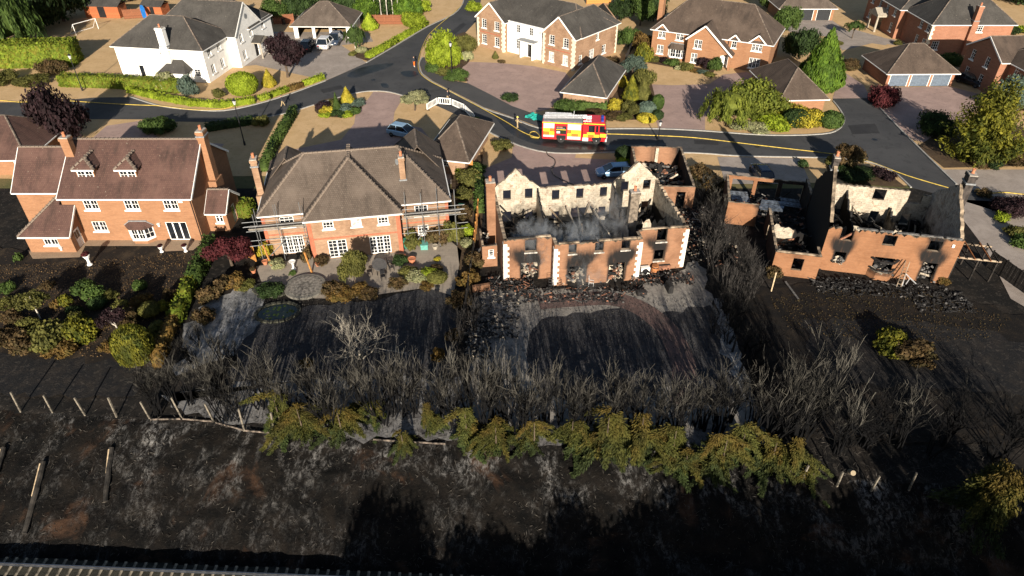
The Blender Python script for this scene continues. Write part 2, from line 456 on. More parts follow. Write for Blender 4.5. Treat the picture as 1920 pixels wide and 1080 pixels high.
def slab(par, polys, mat, th=.16, name='roof'):
    """roof made of planar slopes (anticlockwise from above) given real thickness"""
    m = MB(); cnt = {}
    key = lambda p: tuple(round(c, 3) for c in p)
    for P in polys:
        for a, b in zip(P, P[1:] + P[:1]): cnt[(key(a), key(b))] = 1
    for P in polys:
        m.face(P); m.face([(x, y, z - th) for x, y, z in P[::-1]])
        for a, b in zip(P, P[1:] + P[:1]):
            if (key(b), key(a)) not in cnt: m.face([a, (a[0], a[1], a[2] - th), (b[0], b[1], b[2] - th), b])
    return m.build(name, mat, par)
def ridge_tile_mesh():
    m = MB(); n = 5; P = []
    for x, r in ((0, .15), (.4, .16)):
        P.append([(x, r * math.cos(math.pi * k / n), r * .8 * math.sin(math.pi * k / n)) for k in range(n + 1)])
    for k in range(n): m.face([P[0][k], P[1][k], P[1][k + 1], P[0][k + 1]])
    m.face(P[0]); m.face(P[1][::-1]); m.box(.385, .43, -.17, .17, -.02, .145)
    return m.mesh('ridge_tile', RIDGE)
def ridge_line(roof, p, q, single=True):
    """capping along a ridge or hip: single tiles on the near roofs, one strip on far ones"""
    p, q = Vector(p), Vector(q); L = (q - p).length; d = (q - p) / L
    if not single:
        m = MB(); s = d.cross(Vector((0, 0, 1))).normalized() * .11; u = Vector((0, 0, .08))
        m.face([p - s, q - s, q + u, p + u]); m.face([p + u, q + u, q + s, p + s]); m.face([p - s, p + u, p + s]); m.face([q + s, q + u, q - s])
        return m.build('ridge_capping', RIDGE, roof)
    me = cached('ridge_tile', ridge_tile_mesh); k = max(1, int(L / .43)); rot = d.to_track_quat('X', 'Z').to_euler()
    for i in range(k):
        o = inst('ridge_tile', me, roof, p + d * (L * i / k) + Vector((0, 0, .01))); o.rotation_euler = rot
def eaves(par, a, b, w=.1, h=.12, mat=None):
    m = MB(); m.beam(a, b, w, h); return m.build('gutter', mat or WHITE, par)
def pitched(par, x0, x1, y0, y1, ze, zr, mat, axis='x', hips=(True, True), ov=.35, single=False, th=.14, gut=True, run=None, vov=.15, barge=True):
    """gable or hip roof over a rectangle, ridge along an axis; hips = (start, end)"""
    if axis == 'y':
        T = lambda p: (p[1], p[0], p[2]); X0, X1, Y0, Y1 = y0, y1, x0, x1
    else:
        T = lambda p: p; X0, X1, Y0, Y1 = x0, x1, y0, y1
    half = (Y1 - Y0) / 2; k = (zr - ze) / half; z_e = ze - ov * k; yc = (Y0 + Y1) / 2
    run = half if run is None else run
    a0, a1 = (X0 - ov if hips[0] else X0 - vov), (X1 + ov if hips[1] else X1 + vov)
    r0 = (X0 + run) if hips[0] else a0; r1 = (X1 - run) if hips[1] else a1
    if r0 > r1 - .02: r0 = r1 = (r0 + r1) / 2
    b0, b1 = Y0 - ov, Y1 + ov
    A, B, C, D = (a0, b0, z_e), (a1, b0, z_e), (a1, b1, z_e), (a0, b1, z_e); P, Q = (r0, yc, zr), (r1, yc, zr)
    pt = r0 == r1
    polys = [[A, B, P] if pt else [A, B, Q, P], [C, D, P] if pt else [C, D, P, Q]]
    if hips[0]: polys.append([D, A, P])
    if hips[1]: polys.append([B, C, Q])
    polys = [[T(p) for p in q] for q in polys]
    if axis == 'y': polys = [q[::-1] for q in polys]
    r = slab(par, polys, mat, th)
    cap = []
    if not pt: cap.append((P, Q))
    if hips[0]: cap += [(A, P), (D, P)]
    if hips[1]: cap += [(B, Q), (C, Q)]
    for p, q in cap: ridge_line(r, T(p), T(q), single)
    if gut:
        dz = -.1
        e = [(A, B), (D, C)] + ([(A, D)] if hips[0] else []) + ([(B, C)] if hips[1] else [])
        m = MB()
        for p, q in e:
            p, q = Vector(T((p[0], p[1], p[2] + dz))), Vector(T((q[0], q[1], q[2] + dz)))
            c = Vector((*T(((X0 + X1) / 2, yc, 0))[:2], p.z)); out = ((p + q) / 2 - c); dr = (q - p).normalized()
            out = out - dr * out.dot(dr); out.normalize(); m.beam(p + out * .05, q + out * .05, .09, .11)
        if barge:
            for hp, xx, E in ((hips[0], a0, -1), (hips[1], a1, 1)):
                if hp: continue
                for y_ in (b0, b1):
                    p = Vector(T((xx + E * .03, y_, z_e - .1))); q = Vector(T((xx + E * .03, yc, zr - .1))); m.beam(p, q, .06, .22)
        m.build('gutter', WHITE, par)
    return r
def chimney(par, x, y, w, d, z0, z1, mat, pots=1, rz=0.):
    m = MB(); m.box(-w / 2, w / 2, -d / 2, d / 2, 0, z1 - z0 - .35); m.box(-w / 2 - .06, w / 2 + .06, -d / 2 - .06, d / 2 + .06, z1 - z0 - .35, z1 - z0 - .1)
    m.box(-w / 2 - .02, w / 2 + .02, -d / 2 - .02, d / 2 + .02, z1 - z0 - .1, z1 - z0, 1); m.box(-w / 2 - .09, w / 2 + .09, -d / 2 - .09, d / 2 + .09, -.02, .12, 2)
    c = m.build('chimney', [mat, CONC, LEAD], par); c.location = (x, y, z0); c.rotation_euler.z = rz
    for i in range(pots):
        p = MB(); p.lathe([(.13, 0), (.16, .05), (.13, .12), (.12, .34), (.15, .38), (.15, .45), (.1, .45), (.09, .3)], 10, 0, ((i - (pots - 1) / 2) * .42, 0, z1 - z0))
        p.build('chimney_pot', TERRA, c, True)
    return c
def quoins(par, x, y, z0, z1, mat, dx=1, dy=1, n=None, faces='xy', hh=.33):
    """alternating corner stones, each a block of its own"""
    n = n or int((z1 - z0) / hh); h = (z1 - z0) / n
    for i in range(n):
        L = .5 if i % 2 else .32; K = .32 if i % 2 else .5
        def mk(L=L, K=K):
            m = MB(); a, b = sorted((-.035 * dx, L * dx)); c, e = sorted((-.035 * dy, K * dy)); m.box(a, b, c, e, .012, h - .012); return m.mesh('quoin', mat)
        inst('quoin', cached(('q', L, dx, dy, round(h, 3), mat.name), mk), par, (x, y, z0 + i * h))

# ---------------------------------------------------------------- ground
def bank_mat():
    t = NT('charred_bank'); p = t.pos(); q = t.n('Mapping', {'Vector': p, 'Scale': (1., .6, 1.)}).outputs[0]
    c = t.mix(t.ramp(t.noise(p, .8, 8, .7, .3), .35, .75), (.003, .003, .003), (.0125, .01, .008))
    c = t.mix(t.math('MULTIPLY', t.ramp(t.noise(p, .22, 6, .6, .5), .56, .68), .8), c, (.055, .03, .018))
    s_ = t.n('Mapping', {'Vector': p, 'Scale': (1., .5, 1.), 'Rotation': (0, 0, .35)}).outputs[0]; zone = t.ramp(t.noise(q, .33, 7, .7, .9), .46, .66); fine = t.ramp(t.noise(s_, 3., 12, .84, .7), .46, .62)
    hz = t.n('MapRange', {'Value': t.n('SeparateXYZ', {0: p}).outputs[2], 'From Min': -1.7, 'From Max': -.15, 'To Min': .28, 'To Max': 1.}).outputs[0]
    c = t.mix(t.math('MULTIPLY', t.math('MULTIPLY', zone, fine), hz), c, (.24, .232, .222))
    c = t.mix(t.math('MULTIPLY', t.ramp(t.noise(p, 9., 6, .7), .6, .72), .4), c, (.11, .1, .085))
    t.col(c); t.bump(t.noise(p, 4., 9, .75), .9, .12); return t.done(.95, .1)
BANK = bank_mat()
EARTH = ground_mat('charred_earth', (.009, .0085, .008), (.026, .021, .017), (.07, .06, .05), .4, 2.2, 10., .4, .7, .6, .6)
DRYGRASS = ground_mat('dry_grass', (.54, .37, .2), (.46, .31, .155), (.31, .21, .09), .5, 2.5, 14., .35, .7, .5, .4)
SCRUB = ground_mat('field_grass', (.1, .1, .04), (.16, .13, .06), (.05, .06, .02), .1, 1.2, 8., .4, .6, .6, .3)
CHARDIRT = ground_mat('char_dirt', (.012, .012, .013), (.026, .022, .019), (.07, .06, .05), .9, 2.6, 9., .4, .7, .6, .9)
DUSKLAWN = ground_mat('charred_garden_soil', (.009, .008, .0075), (.024, .018, .013), (.07, .05, .03), .7, 2.6, 9., .42, .72, .6, .8, lo3=.56, hi3=.7)
BLACKLAWN = ground_mat('burnt_lawn', (.027, .027, .031), (.05, .049, .05), (.11, .106, .102), .7, 3.2, 9., .38, .72, .6, .9, lo3=.5, hi3=.68)
BROWNLAWN = ground_mat('scorched_lawn', (.016, .013, .011), (.055, .04, .026), (.17, .115, .06), .7, 2.6, 12., .45, .72, .6, .6, lo3=.58, hi3=.7)
ASPHALT = ground_mat('asphalt', (.05, .051, .054), (.07, .07, .072), (.034, .034, .036), .16, .9, 30., .35, .65, .55, .15, .85)
WET = ground_mat('wet_asphalt', (.012, .012, .013), (.03, .03, .032), (.05, .05, .052), .5, 2., 30., .35, .7, .3, .1, .35)
FOOTWAY = ground_mat('footway_asphalt', (.068, .067, .068), (.08, .079, .078), (.05, .05, .05), .3, 1.5, 30., .35, .7, .3, .1, .9)
ASHPAVE = ground_mat('ash_covered_paving', (.25, .23, .205), (.17, .158, .142), (.07, .066, .062), .5, 1.8, 7., .4, .65, .75, .5, lo3=.47, hi3=.68)
ASHBED = ground_mat('ash_bed', (.13, .13, .13), (.28, .275, .27), (.02, .02, .02), .8, 2.6, 8., .4, .6, .85, .8)
ASHLIT = ground_mat('ash_litter', (.2, .195, .19), (.12, .115, .115), (.03, .028, .027), .6, 2.2, 8., .38, .66, .85, .8, lo3=.47, hi3=.64)
BALLAST = ground_mat('ballast', (.028, .027, .022), (.05, .047, .036), (.015, .015, .012), 2., 9., 25., .35, .65, .7, .9)
MULCH = ground_mat('planting_soil', (.06, .04, .026), (.09, .06, .035), (.16, .12, .06), .8, 4., 14., .4, .6, .5, .5)
def paviour(name, c1, c2, mortar, w=.21, h=.105, stain=.4):
    t = NT(name); p = t.pos()
    b = t.n('TexBrick', {'Vector': p, 'Color1': c1, 'Color2': c2, 'Mortar': mortar, 'Scale': 1., 'Mortar Size': .006, 'Brick Width': w, 'Row Height': h})
    c = t.mix(t.math('MULTIPLY', t.ramp(t.noise(p, .45, 6, .6, .4), .4, .7), stain), b.outputs[0], tuple(x * 1.35 for x in c2))
    c = t.mix(t.math('MULTIPLY', t.ramp(t.noise(p, 1.4, 6), .5, .75), .4), c, tuple(x * .55 for x in c1))
    t.col(c); t.bump(b.outputs['Fac'], -.2, .01); return t.done(.9, .2)
PAVE_PINK = paviour('pink_paviours', (.29, .205, .18), (.33, .235, .205), (.2, .15, .135))
PAVE_PALE = paviour('pale_paviours', (.26, .22, .19), (.3, .26, .23), (.18, .15, .13))
PAVE_RED = ground_mat('ashy_red_paviours', (.13, .085, .075), (.1, .072, .066), (.05, .044, .042), .6, 2., 9., .4, .65, .8, .3, lo3=.47, hi3=.66)
PATIO_A = paviour('buff_patio', (.3, .22, .15), (.26, .19, .13), (.16, .12, .085), .6, .4)
PATIO_B = paviour('grey_patio', (.28, .24, .195), (.235, .2, .165), (.15, .125, .105), .55, .4)
KERB = plain('kerb_stone', (.3, .29, .27), .9)

def lerp(x, xs, ys): return float(np.interp(x, xs, ys))
def bank_edge(x): return lerp(x, (-45, -36, -14, 20, 30, 60), (35.9, 35.3, 33.4, 29.6, 28.6, 27.5))
def rail_y(x): return 24.4 - .042 * (x + 32.5)
def bank_z(x, y):
    e = bank_edge(x); f = rail_y(x) + 1.25
    if y >= e: return 0.
    if y <= rail_y(x) + .55: return -2.45
    if y <= f: return -3.15
    t = (e - y) / (e - f); return -3.0 * (t * .85 + .15 * t * t)

def build_ground():
    xs = np.concatenate([[-900, -300, -140, -90], np.arange(-60, 60.1, .5), [90, 140, 300, 900]])
    ys = np.concatenate([[-300, -80, -20, 5, 14], np.arange(19, 38.1, .3), [39, 42, 46, 50, 70, 110, 160, 240, 500, 1200]])
    nz = rng.random((len(xs), len(ys))); V = []; F = []; MI = []
    for i, x in enumerate(xs):
        for j, y in enumerate(ys):
            z = bank_z(x, y)
            if -60 < x < 60 and rail_y(x) + 1.4 < y < 38: 
                q = (nz[i, j] - .5) * .16 + .12 * math.sin(x * 1.3 + y) * math.sin(y * 1.7 - x * .6)
                z += q if y < bank_edge(x) - .4 else -.1 + q * .25
            V.append((x, y, z - (.03 if y >= 38 else 0)))
    n = len(ys)
    for i in range(len(xs) - 1):
        for j in range(n - 1):
            F.append((i * n + j, (i + 1) * n + j, (i + 1) * n + j + 1, i * n + j + 1))
            yc = (ys[j] + ys[j + 1]) / 2; xc = (xs[i] + xs[i + 1]) / 2
            k = 0 if yc < bank_edge(xc) else (1 if yc < 70 else 2)
            if yc < rail_y(xc) + .9: k = 3
            if yc < 14: k = 2
            MI.append(k)
    me = bpy.data.meshes.new('ground'); me.from_pydata(V, [], F)
    for m in (BANK, EARTH, SCRUB, BALLAST): me.materials.append(m)
    me.polygons.foreach_set('material_index', MI); me.polygons.foreach_set('use_smooth', [True] * len(F)); me.update()
    o = link(bpy.data.objects.new('ground', me)); o['kind'] = 'structure'
build_ground()

# verges and front gardens: dry grass beneath everything north of the burnt gardens
sheet('dry_lawn', [(-79.74, 73.02), (-59.09, 72.34), (-31.01, 73.02), (-5.06, 73.02), (22.78, 73.02), (37.21, 71.01), (53.6, 70.36), (69.32, 69.08), (143.8, 131.26), (129, 186.23), (0, 230.94), (-129, 186.23), (-145.8, 131.26)], .0, DRYGRASS)
# roads
road_n = [(-97.45, 95.41), (-74.75, 96.23), (-68.24, 96.44), (-62.05, 98.12), (-56.62, 98.33), (-50.79, 94.8), (-45.65, 93.4), (-40.95, 93.01), (-37.13, 95.41), (-33.48, 99.2), (-29.2, 105.1), (-24.25, 113.7), (-20.42, 123.49), (-16.12, 134.74), (-11.82, 143.35), (-10.39, 152.05), (-10.8, 174.57)]
road_e = [(-6.1, 174.57), (-6.65, 154.7), (-6.99, 138.37), (-8.75, 130.58), (-11.97, 124.73), (-15.28, 129.25), (-15.79, 120.18), (-15.55, 113.7), (-14.55, 108.51), (-12.47, 104.63), (-9.7, 100.96), (-4.21, 94), (0, 90.32), (3.39, 87.03), (7.16, 86.33), (12.72, 86.68), (19.76, 86.68), (25.86, 85.98), (33.87, 84.6), (41.05, 84.95), (43.91, 86.51), (45.9, 89.57), (46.71, 93.01), (47.03, 96.65), (47.35, 97.7)]
road_se = [(52.95, 97.91), (52.79, 94.6), (52.29, 87.57), (52.04, 82.44), (51.71, 74.41), (51.6, 70.88), (54.87, 67.22)]
road_s = [(53.17, 64.28), (49.69, 67.59), (45.96, 70.1), (45.89, 72.34), (45.55, 74.41), (43.42, 77), (38.48, 77.89), (28.65, 78.35), (22.85, 79.26), (13.59, 79.42), (8.05, 79.11), (4.37, 79.42), (1.7, 80.83), (-0.7, 82.93), (-3.21, 85.81), (-4.88, 88.29), (-9.1, 93.01), (-12.5, 96.65), (-16.13, 98.76), (-18.49, 100.29), (-20.98, 100.73), (-23.48, 99.85), (-27.64, 96.23), (-31.65, 92.23), (-35.48, 89.94), (-42.17, 89.02), (-46.27, 89.2), (-51.37, 89.94), (-71.07, 90.13), (-92.84, 89.57)]
sheet('road', road_n + road_e[:5] + road_e[5:] + road_se + road_s, .012, ASPHALT)
# raised footway on the inside of the bend
fw_out = [(0, 94.6), (-3.43, 99.41), (-6.86, 103.92), (-9.18, 105.1), (-11.47, 107.52), (-14.11, 112.63), (-14.85, 116.45)]
fw_in = [(-15.34, 115.89), (-15.25, 112.63), (-14.38, 108.51), (-12.33, 104.86), (-9.55, 101.18), (-4.06, 94.2), (0.15, 90.51), (3.54, 87.21), (7.18, 86.51), (12.74, 86.86)]
o = sheet('footway', fw_in + [(13.04, 89.57), (5.93, 90.32), (3, 91.84)] + fw_out, .1, FOOTWAY)
band('kerb', smooth_line([(-15.21, 116.45), (-15.4, 113.16), (-14.46, 108.51), (-12.39, 104.63), (-9.62, 100.96), (-4.13, 94), (0.07, 90.32), (3.46, 87.03), (7.16, 86.33), (12.72, 86.68), (19.76, 86.68), (25.86, 85.98), (33.87, 84.6), (41.05, 84.95), (43.91, 86.51), (45.9, 89.57), (46.71, 93.01), (47.03, 96.65)], 3), .2, 0, .115, KERB)
band('kerb', smooth_line([(52.95, 97.91), (52.79, 94.6), (52.29, 87.57), (52.04, 82.44), (51.71, 74.41), (51.6, 70.88)], 3), .2, 0, .115, KERB)
band('kerb', smooth_line([(45.96, 70.1), (45.89, 72.34), (45.55, 74.41), (43.42, 77), (38.48, 77.89), (28.65, 78.35), (22.85, 79.26), (13.59, 79.42), (8.05, 79.11), (4.37, 79.42), (1.7, 80.83), (-0.7, 82.93), (-3.21, 85.81), (-4.88, 88.29)], 3), .2, 0, .1, KERB)
band('kerb', smooth_line([(-16.13, 98.76), (-18.49, 100.29), (-20.98, 100.73), (-23.48, 99.85), (-27.64, 96.23), (-31.65, 92.23), (-35.48, 89.94)], 3), .2, 0, .1, KERB)
band('kerb', smooth_line([(-56.62, 98.33), (-50.79, 94.8), (-45.65, 93.4), (-40.95, 93.01), (-37.13, 95.41), (-33.48, 99.2), (-29.2, 105.1)], 3), .2, 0, .115, KERB)
band('kerb', smooth_line([(-24.25, 113.7), (-20.42, 123.49), (-16.12, 134.74), (-11.82, 143.35), (-10.39, 152.05), (-10.6, 164.12)], 3), .2, 0, .115, KERB)
# drives
sheet('white_house_drive', [(-49.07, 110.54), (-42.32, 112.63), (-34.1, 108.01), (-29.09, 105.34), (-24.25, 113.7), (-26.42, 117.29), (-30.33, 123.19), (-25, 125.36), (-26.96, 131.26), (-45.94, 131.26), (-46.92, 124.73)], .016, PAVE_PALE)
sheet('centre_drive', [(-6.86, 103.92), (-8.77, 111.84), (-7.13, 114.24), (-2.22, 113.7), (3.51, 112.1), (8.59, 109.01), (9.87, 103.23), (7.09, 97.7), (5.33, 93.6), (3.01, 92.23), (0, 94.6), (-3.43, 99.41)], .018, PAVE_PINK)
sheet('east_drive', [(20.97, 103.69), (24.68, 103.23), (30.54, 103.69), (33.76, 108.01), (37.86, 109.27), (39.35, 105.58), (36.63, 97.7), (30.73, 94.6), (26.93, 90.7), (25.86, 85.98), (19.76, 86.68), (19.89, 89.57), (21.51, 94.6), (20.88, 97.7)], .018, PAVE_PINK)
sheet('garage_drive', [(47.35, 97.7), (52.95, 97.91), (54.29, 103.23), (53.71, 108.01), (52.65, 113.16), (51.24, 105.58)], .018, PAVE_PINK)
sheet('triple_garage_drive', [(52.79, 94.6), (57.58, 102.31), (67.21, 102.77), (69.72, 99.85), (70.71, 98.76), (60.55, 87.03), (54.08, 81.95), (52.43, 83.26), (52.45, 87.93)], .018, PAVE_PINK)
sheet('far_garage_drive', [(52.71, 139.12), (62.88, 139.12), (62.91, 131.26), (69.66, 126.32), (66.35, 123.19), (58.66, 127.93), (51.93, 131.26)], .018, PAVE_PALE)
sheet('far_house_drive', [(58.66, 127.93), (64.6, 132.98), (69.91, 124.73), (71.31, 121.67), (65.12, 124.73), (57.6, 120.18)], .022, PAVE_PALE)
sheet('scaffold_house_drive', [(-20.94, 100.51), (-18.46, 100.07), (-16.1, 98.55), (-16.63, 92.61), (-16.33, 88.84), (-12.25, 87.03), (-10.87, 83.93), (-12.53, 77.3), (-26.39, 77.3), (-27.7, 80.35), (-22.31, 83.26), (-21.6, 88.47), (-22.22, 93.4), (-21.23, 97.48)], .018, PAVE_PINK)
sheet('scaffold_house_yard', [(-26.39, 77.3), (-6.6, 77.3), (-3.48, 73.02), (-3.41, 71.01), (-6.2, 71.01), (-24.81, 71.01)], .008, PAVE_PALE)
sheet('brick_house_drive', [(-55.13, 87.75), (-50.99, 89.57), (-46.01, 83.26), (-37.2, 81.95), (-36.94, 77.3), (-53.44, 77.3), (-55.08, 83.26)], .018, PAVE_PINK)
sheet('burnt_house_drive', [(0.14, 82.6), (1.7, 80.67), (4.37, 79.26), (8.04, 78.96), (7.83, 77.89), (12.53, 77.3), (14.47, 74.69), (14.05, 65.44), (-2.51, 60.98), (-3.54, 74.69), (0, 78.04)], .018, PAVE_PINK)
sheet('burnt_garage_drive', [(25.62, 78.19), (35.78, 77.74), (34.73, 71.01), (24.81, 71.01)], .018, PAVE_PALE)
sheet('right_drive', [(51.85, 74.69), (51.6, 70.88), (55.71, 66.62), (48.5, 67.59), (48.05, 62.06), (47.33, 56.94), (45.1, 49.06), (51.78, 33.79), (88.4, 77.3), (61.76, 74.69)], .012, PAVE_PALE)
# back gardens
sheet('scorched_lawn', rough_edge([(-55.19, 58.41), (-48.93, 56.94), (-47.43, 56.36), (-42.95, 56.17), (-43.14, 58.11), (-30.86, 57.72), (-29.89, 56.94), (-28.49, 46.01), (-28.06, 39.96), (-29.15, 36.72), (-51.46, 37.29), (-68.18, 58.41)], .28), .02, BROWNLAWN)
sheet('burnt_strip', rough_edge([(-56.13, 43.19), (-39.16, 41.53), (-33.47, 40.58), (-28.11, 40.08), (-28.75, 36.72), (-51.46, 37.29)], .28), .024, CHARDIRT)
sheet('patio', [(-46.9, 55.42), (-42.45, 55.7), (-42.94, 57.72), (-35.42, 57.72), (-34.49, 56.74), (-31.8, 56.94), (-31.28, 58.71), (-31.5, 59.32), (-43.85, 59.32), (-48.29, 56.94)], .05, PATIO_A)
sheet('burnt_lawn', rough_edge([(-18.9, 47.5), (-17.15, 48.12), (-15.36, 48.66), (-12.46, 48.58), (-9.77, 50.02), (-7.88, 50.68), (-5.35, 49.7), (-4.34, 49.06), (-4.37, 43.19), (-4.82, 39.04), (-15.03, 38.74), (-22.09, 38.63), (-22.73, 41.86), (-22.01, 45.28)], .28), .024, BLACKLAWN)
sheet('ash_bed', rough_edge([(-25.61, 50.68), (-23.03, 50.27), (-21.52, 46.75), (-21.8, 44.57), (-22.63, 41.53), (-26.43, 39.04), (-27.93, 44.57), (-27.01, 49.06)], .28), .02, ASHBED)
sheet('patio', [(-24.68, 54.14), (-19.14, 55.98), (-10.92, 57.52), (-6.42, 58.91), (-5, 56.94), (-5.33, 49.46), (-7.88, 50.68), (-10.74, 50.02), (-14.47, 49.06), (-17.85, 49.06), (-20.47, 49.86), (-23.45, 51.68)], .03, PATIO_B)
sheet('courtyard', rough_edge([(-2.96, 50.68), (11.27, 50.27), (16.62, 53.69), (18.2, 55.05), (18.19, 47.5), (18.07, 39.96), (17.78, 33.79), (1.53, 33.03), (-3.51, 34.3), (-3.56, 43.19)], .28), .02, ASHPAVE)
sheet('burnt_lawn', rough_edge([(2.55, 46.01), (4.67, 46.6), (7.53, 47.2), (9.71, 47.65), (11.23, 46.75), (12.55, 44.92), (13.02, 42.52), (12.88, 39.96), (12.23, 37.57), (8.79, 35.9), (2.42, 36.45), (1.05, 39.34), (1.34, 43.19)], .28), .03, BLACKLAWN)
arc = smooth_line([(2.39, 48.43), (5.29, 48.82), (8.68, 49.06), (10.95, 48.04), (12.6, 46.01), (13.52, 43.53), (13.73, 40.58), (13.45, 38.15), (12.79, 35.9)], 4)
band('red_brick_path', arc, 2.0, .02, .036, PAVE_RED)
sheet('burnt_border', rough_edge([(12.91, 46.75), (17.63, 48.12), (17.87, 42.52), (17.59, 35.9), (14.79, 35.9), (14.46, 39.96), (14.48, 43.19)], .28), .026, BLACKLAWN)
sheet('charred_garden', rough_edge([(21.67, 50.68), (28.87, 51.52), (33.49, 50.68), (39.2, 50.27), (43.98, 46.75), (55.46, 38.15), (50.53, 32.29), (27.9, 32.29), (18.4, 33.28), (18.28, 39.96), (17.85, 49.06)], .28), .016, DUSKLAWN)
sheet('burnt_lawn', rough_edge([(25.01, 46.01), (34.28, 46.01), (40.42, 44.57), (43.21, 43.19), (51.32, 38.15), (38.23, 37), (26.49, 38.15), (24.02, 39.34)], .28), .03, CHARDIRT)
sheet('ash_path', rough_edge([(18.23, 49.06), (18.91, 49.06), (18.54, 39.34), (17.97, 33.79), (17.13, 33.53), (17.59, 38.15), (17.46, 43.19)], .28), .034, ASHBED)
sheet('ash_litter', rough_edge([(-26.72, 36.72), (-20.13, 39.04), (-10.84, 38.63), (-4.19, 39.04), (1.69, 39.34), (10.07, 39.04), (18.29, 38.45), (19.02, 35.35), (18.48, 32.29), (12.67, 31.58), (3.37, 31.91), (-3.78, 32.49), (-11.86, 33.18), (-16.92, 33.48), (-21.04, 34.3)], .35, 3), .012, ASHLIT)
# wet patches left by the hoses on the road
sheet('wet_patch', smooth_line([(-26.33, 107.52), (-25.36, 110.54), (-22.92, 112.63), (-19.68, 113.43), (-20.71, 110.8), (-23.06, 108.26), (-24.63, 106.54)], 3, True), .02, WET)
sheet('wet_patch', smooth_line([(-17.9, 109.27), (-16.06, 109.77), (-14.92, 108.01), (-16.05, 106.78), (-17.33, 107.52)], 3, True), .02, WET)
sheet('wet_patch', smooth_line([(-20.34, 103.92), (-19.43, 103.92), (-18.87, 102.31), (-19.77, 102.31)], 3, True), .02, WET)
sheet('wet_patch', smooth_line([(-2.64, 92.23), (0, 89.76), (2.85, 85.63), (5.58, 83.26), (12.36, 81.63), (20.04, 82.27), (16.29, 80.35), (6.8, 80.51), (2.08, 82.6), (-0.72, 86.33)], 3, True), .02, WET)
# planting beds
sheet('planting_bed', smooth_line([(-28.06, 93.01), (-28.12, 96.65), (-25.34, 98.33), (-21.87, 96.65), (-21.77, 92.61), (-23.43, 90.7), (-26.12, 91.07)], 3, True), .03, MULCH)
sheet('planting_bed', [(15.66, 113.16), (18.14, 113.16), (21.77, 105.58), (20.66, 89.76), (8.86, 89.76), (6.1, 93.6), (14.06, 96.65)], .026, MULCH)
sheet('planting_bed', [(24.14, 117.29), (28.21, 112.63), (32.88, 110.03), (31.97, 108.01), (27.79, 110.54), (22.65, 113.7)], .026, MULCH)
sheet('planting_bed', smooth_line([(-14.7, 115.89), (-12.32, 123.19), (-8.99, 131.26), (-7.11, 123.19), (-7.15, 114.51), (-8.25, 110.54), (-6.84, 105.1), (-9.21, 105.58), (-11.77, 108.01)], 3, True), .026, MULCH)
sheet('planting_bed', [(38.59, 77.3), (41.98, 76.7), (44.79, 74.13), (45.47, 70.1), (39.69, 71.01), (37.65, 73.02)], .026, MULCH)
sheet('planting_bed', [(51.97, 81.15), (55.66, 84.43), (65.16, 88.84), (73.83, 85.29), (67.65, 75.83), (52.33, 75.11)], .03, MULCH)
sheet('planting_bed', [(-7.59, 77.3), (-3.68, 78.8), (-3.18, 64.28), (-3.14, 49.06), (-4.44, 49.06), (-6.64, 66.62)], .03, MULCH)
sheet('planting_bed', [(-27.87, 120.18), (-24.02, 122.27), (-19.89, 130.58), (-20.5, 124.11), (-24.12, 114.51), (-26.44, 116.45)], .03, MULCH)
# hose lines and a dark drain hose
def hose(name, pts, r, mat, label, z=.05):
    m = MB(); m.tube([(x, y, z) for x, y in smooth_line(pts, 4)], r, 6); o = m.build(name, mat, None, True); tag(o, label, 'hose'); return o
YEL = plain('yellow_hose', (.5, .36, .07), .8, var=.15)
hose('fire_hose', [(-10.34, 151.18), (-11.87, 144.14), (-14.64, 132.98), (-15.58, 127.28), (-15.82, 118.72), (-15.52, 112.63), (-14.72, 108.51), (-12.83, 104.86), (-10.06, 101.4), (-4.59, 94.2), (-0.73, 88.84), (1.07, 85.98), (2.81, 84.1), (3.65, 83.93), (3.13, 85.63), (2.41, 85.29), (2.52, 83.93), (3.5, 83.59)], .05, YEL, 'yellow fire hose curving round the road bend to the fire engine', .09)
hose('fire_hose', [(12.46, 84.95), (16.93, 84.6), (23.81, 83.76), (30.98, 81.63), (35.3, 80.35), (39.46, 79.11), (43.27, 77.44), (46.83, 73.02), (50.32, 69.84)], .05, YEL, 'yellow fire hose running along the road east of the fire engine', .08)
hose('fire_hose', [(53.07, 68.83), (54.52, 68.7), (56.1, 68.83), (58.23, 68.33), (62.27, 67.59)], .05, YEL, 'yellow fire hose across the paved drive beyond the charred chimney', .08)
hose('fire_hose', [(-79.82, 96.85), (-75, 96.65), (-71.12, 96.02), (-68.7, 97.27), (-66.51, 96.85), (-60.53, 95.82), (-54.73, 95), (-50.71, 94.6), (-45.58, 93.2), (-41.78, 93.2), (-39.95, 94.6)], .05, YEL, 'yellow fire hose along the verge kerb at the far left road', .13)
hose('drain_hose', [(4.32, 79.73), (4.54, 78.5), (5.28, 77.3), (5.2, 75.83), (4.76, 74.69), (5.06, 73.02), (6.24, 71.54), (7.29, 70.62)], .07, BLACK, 'black hose snaking over the drive into the roofless house', .07)
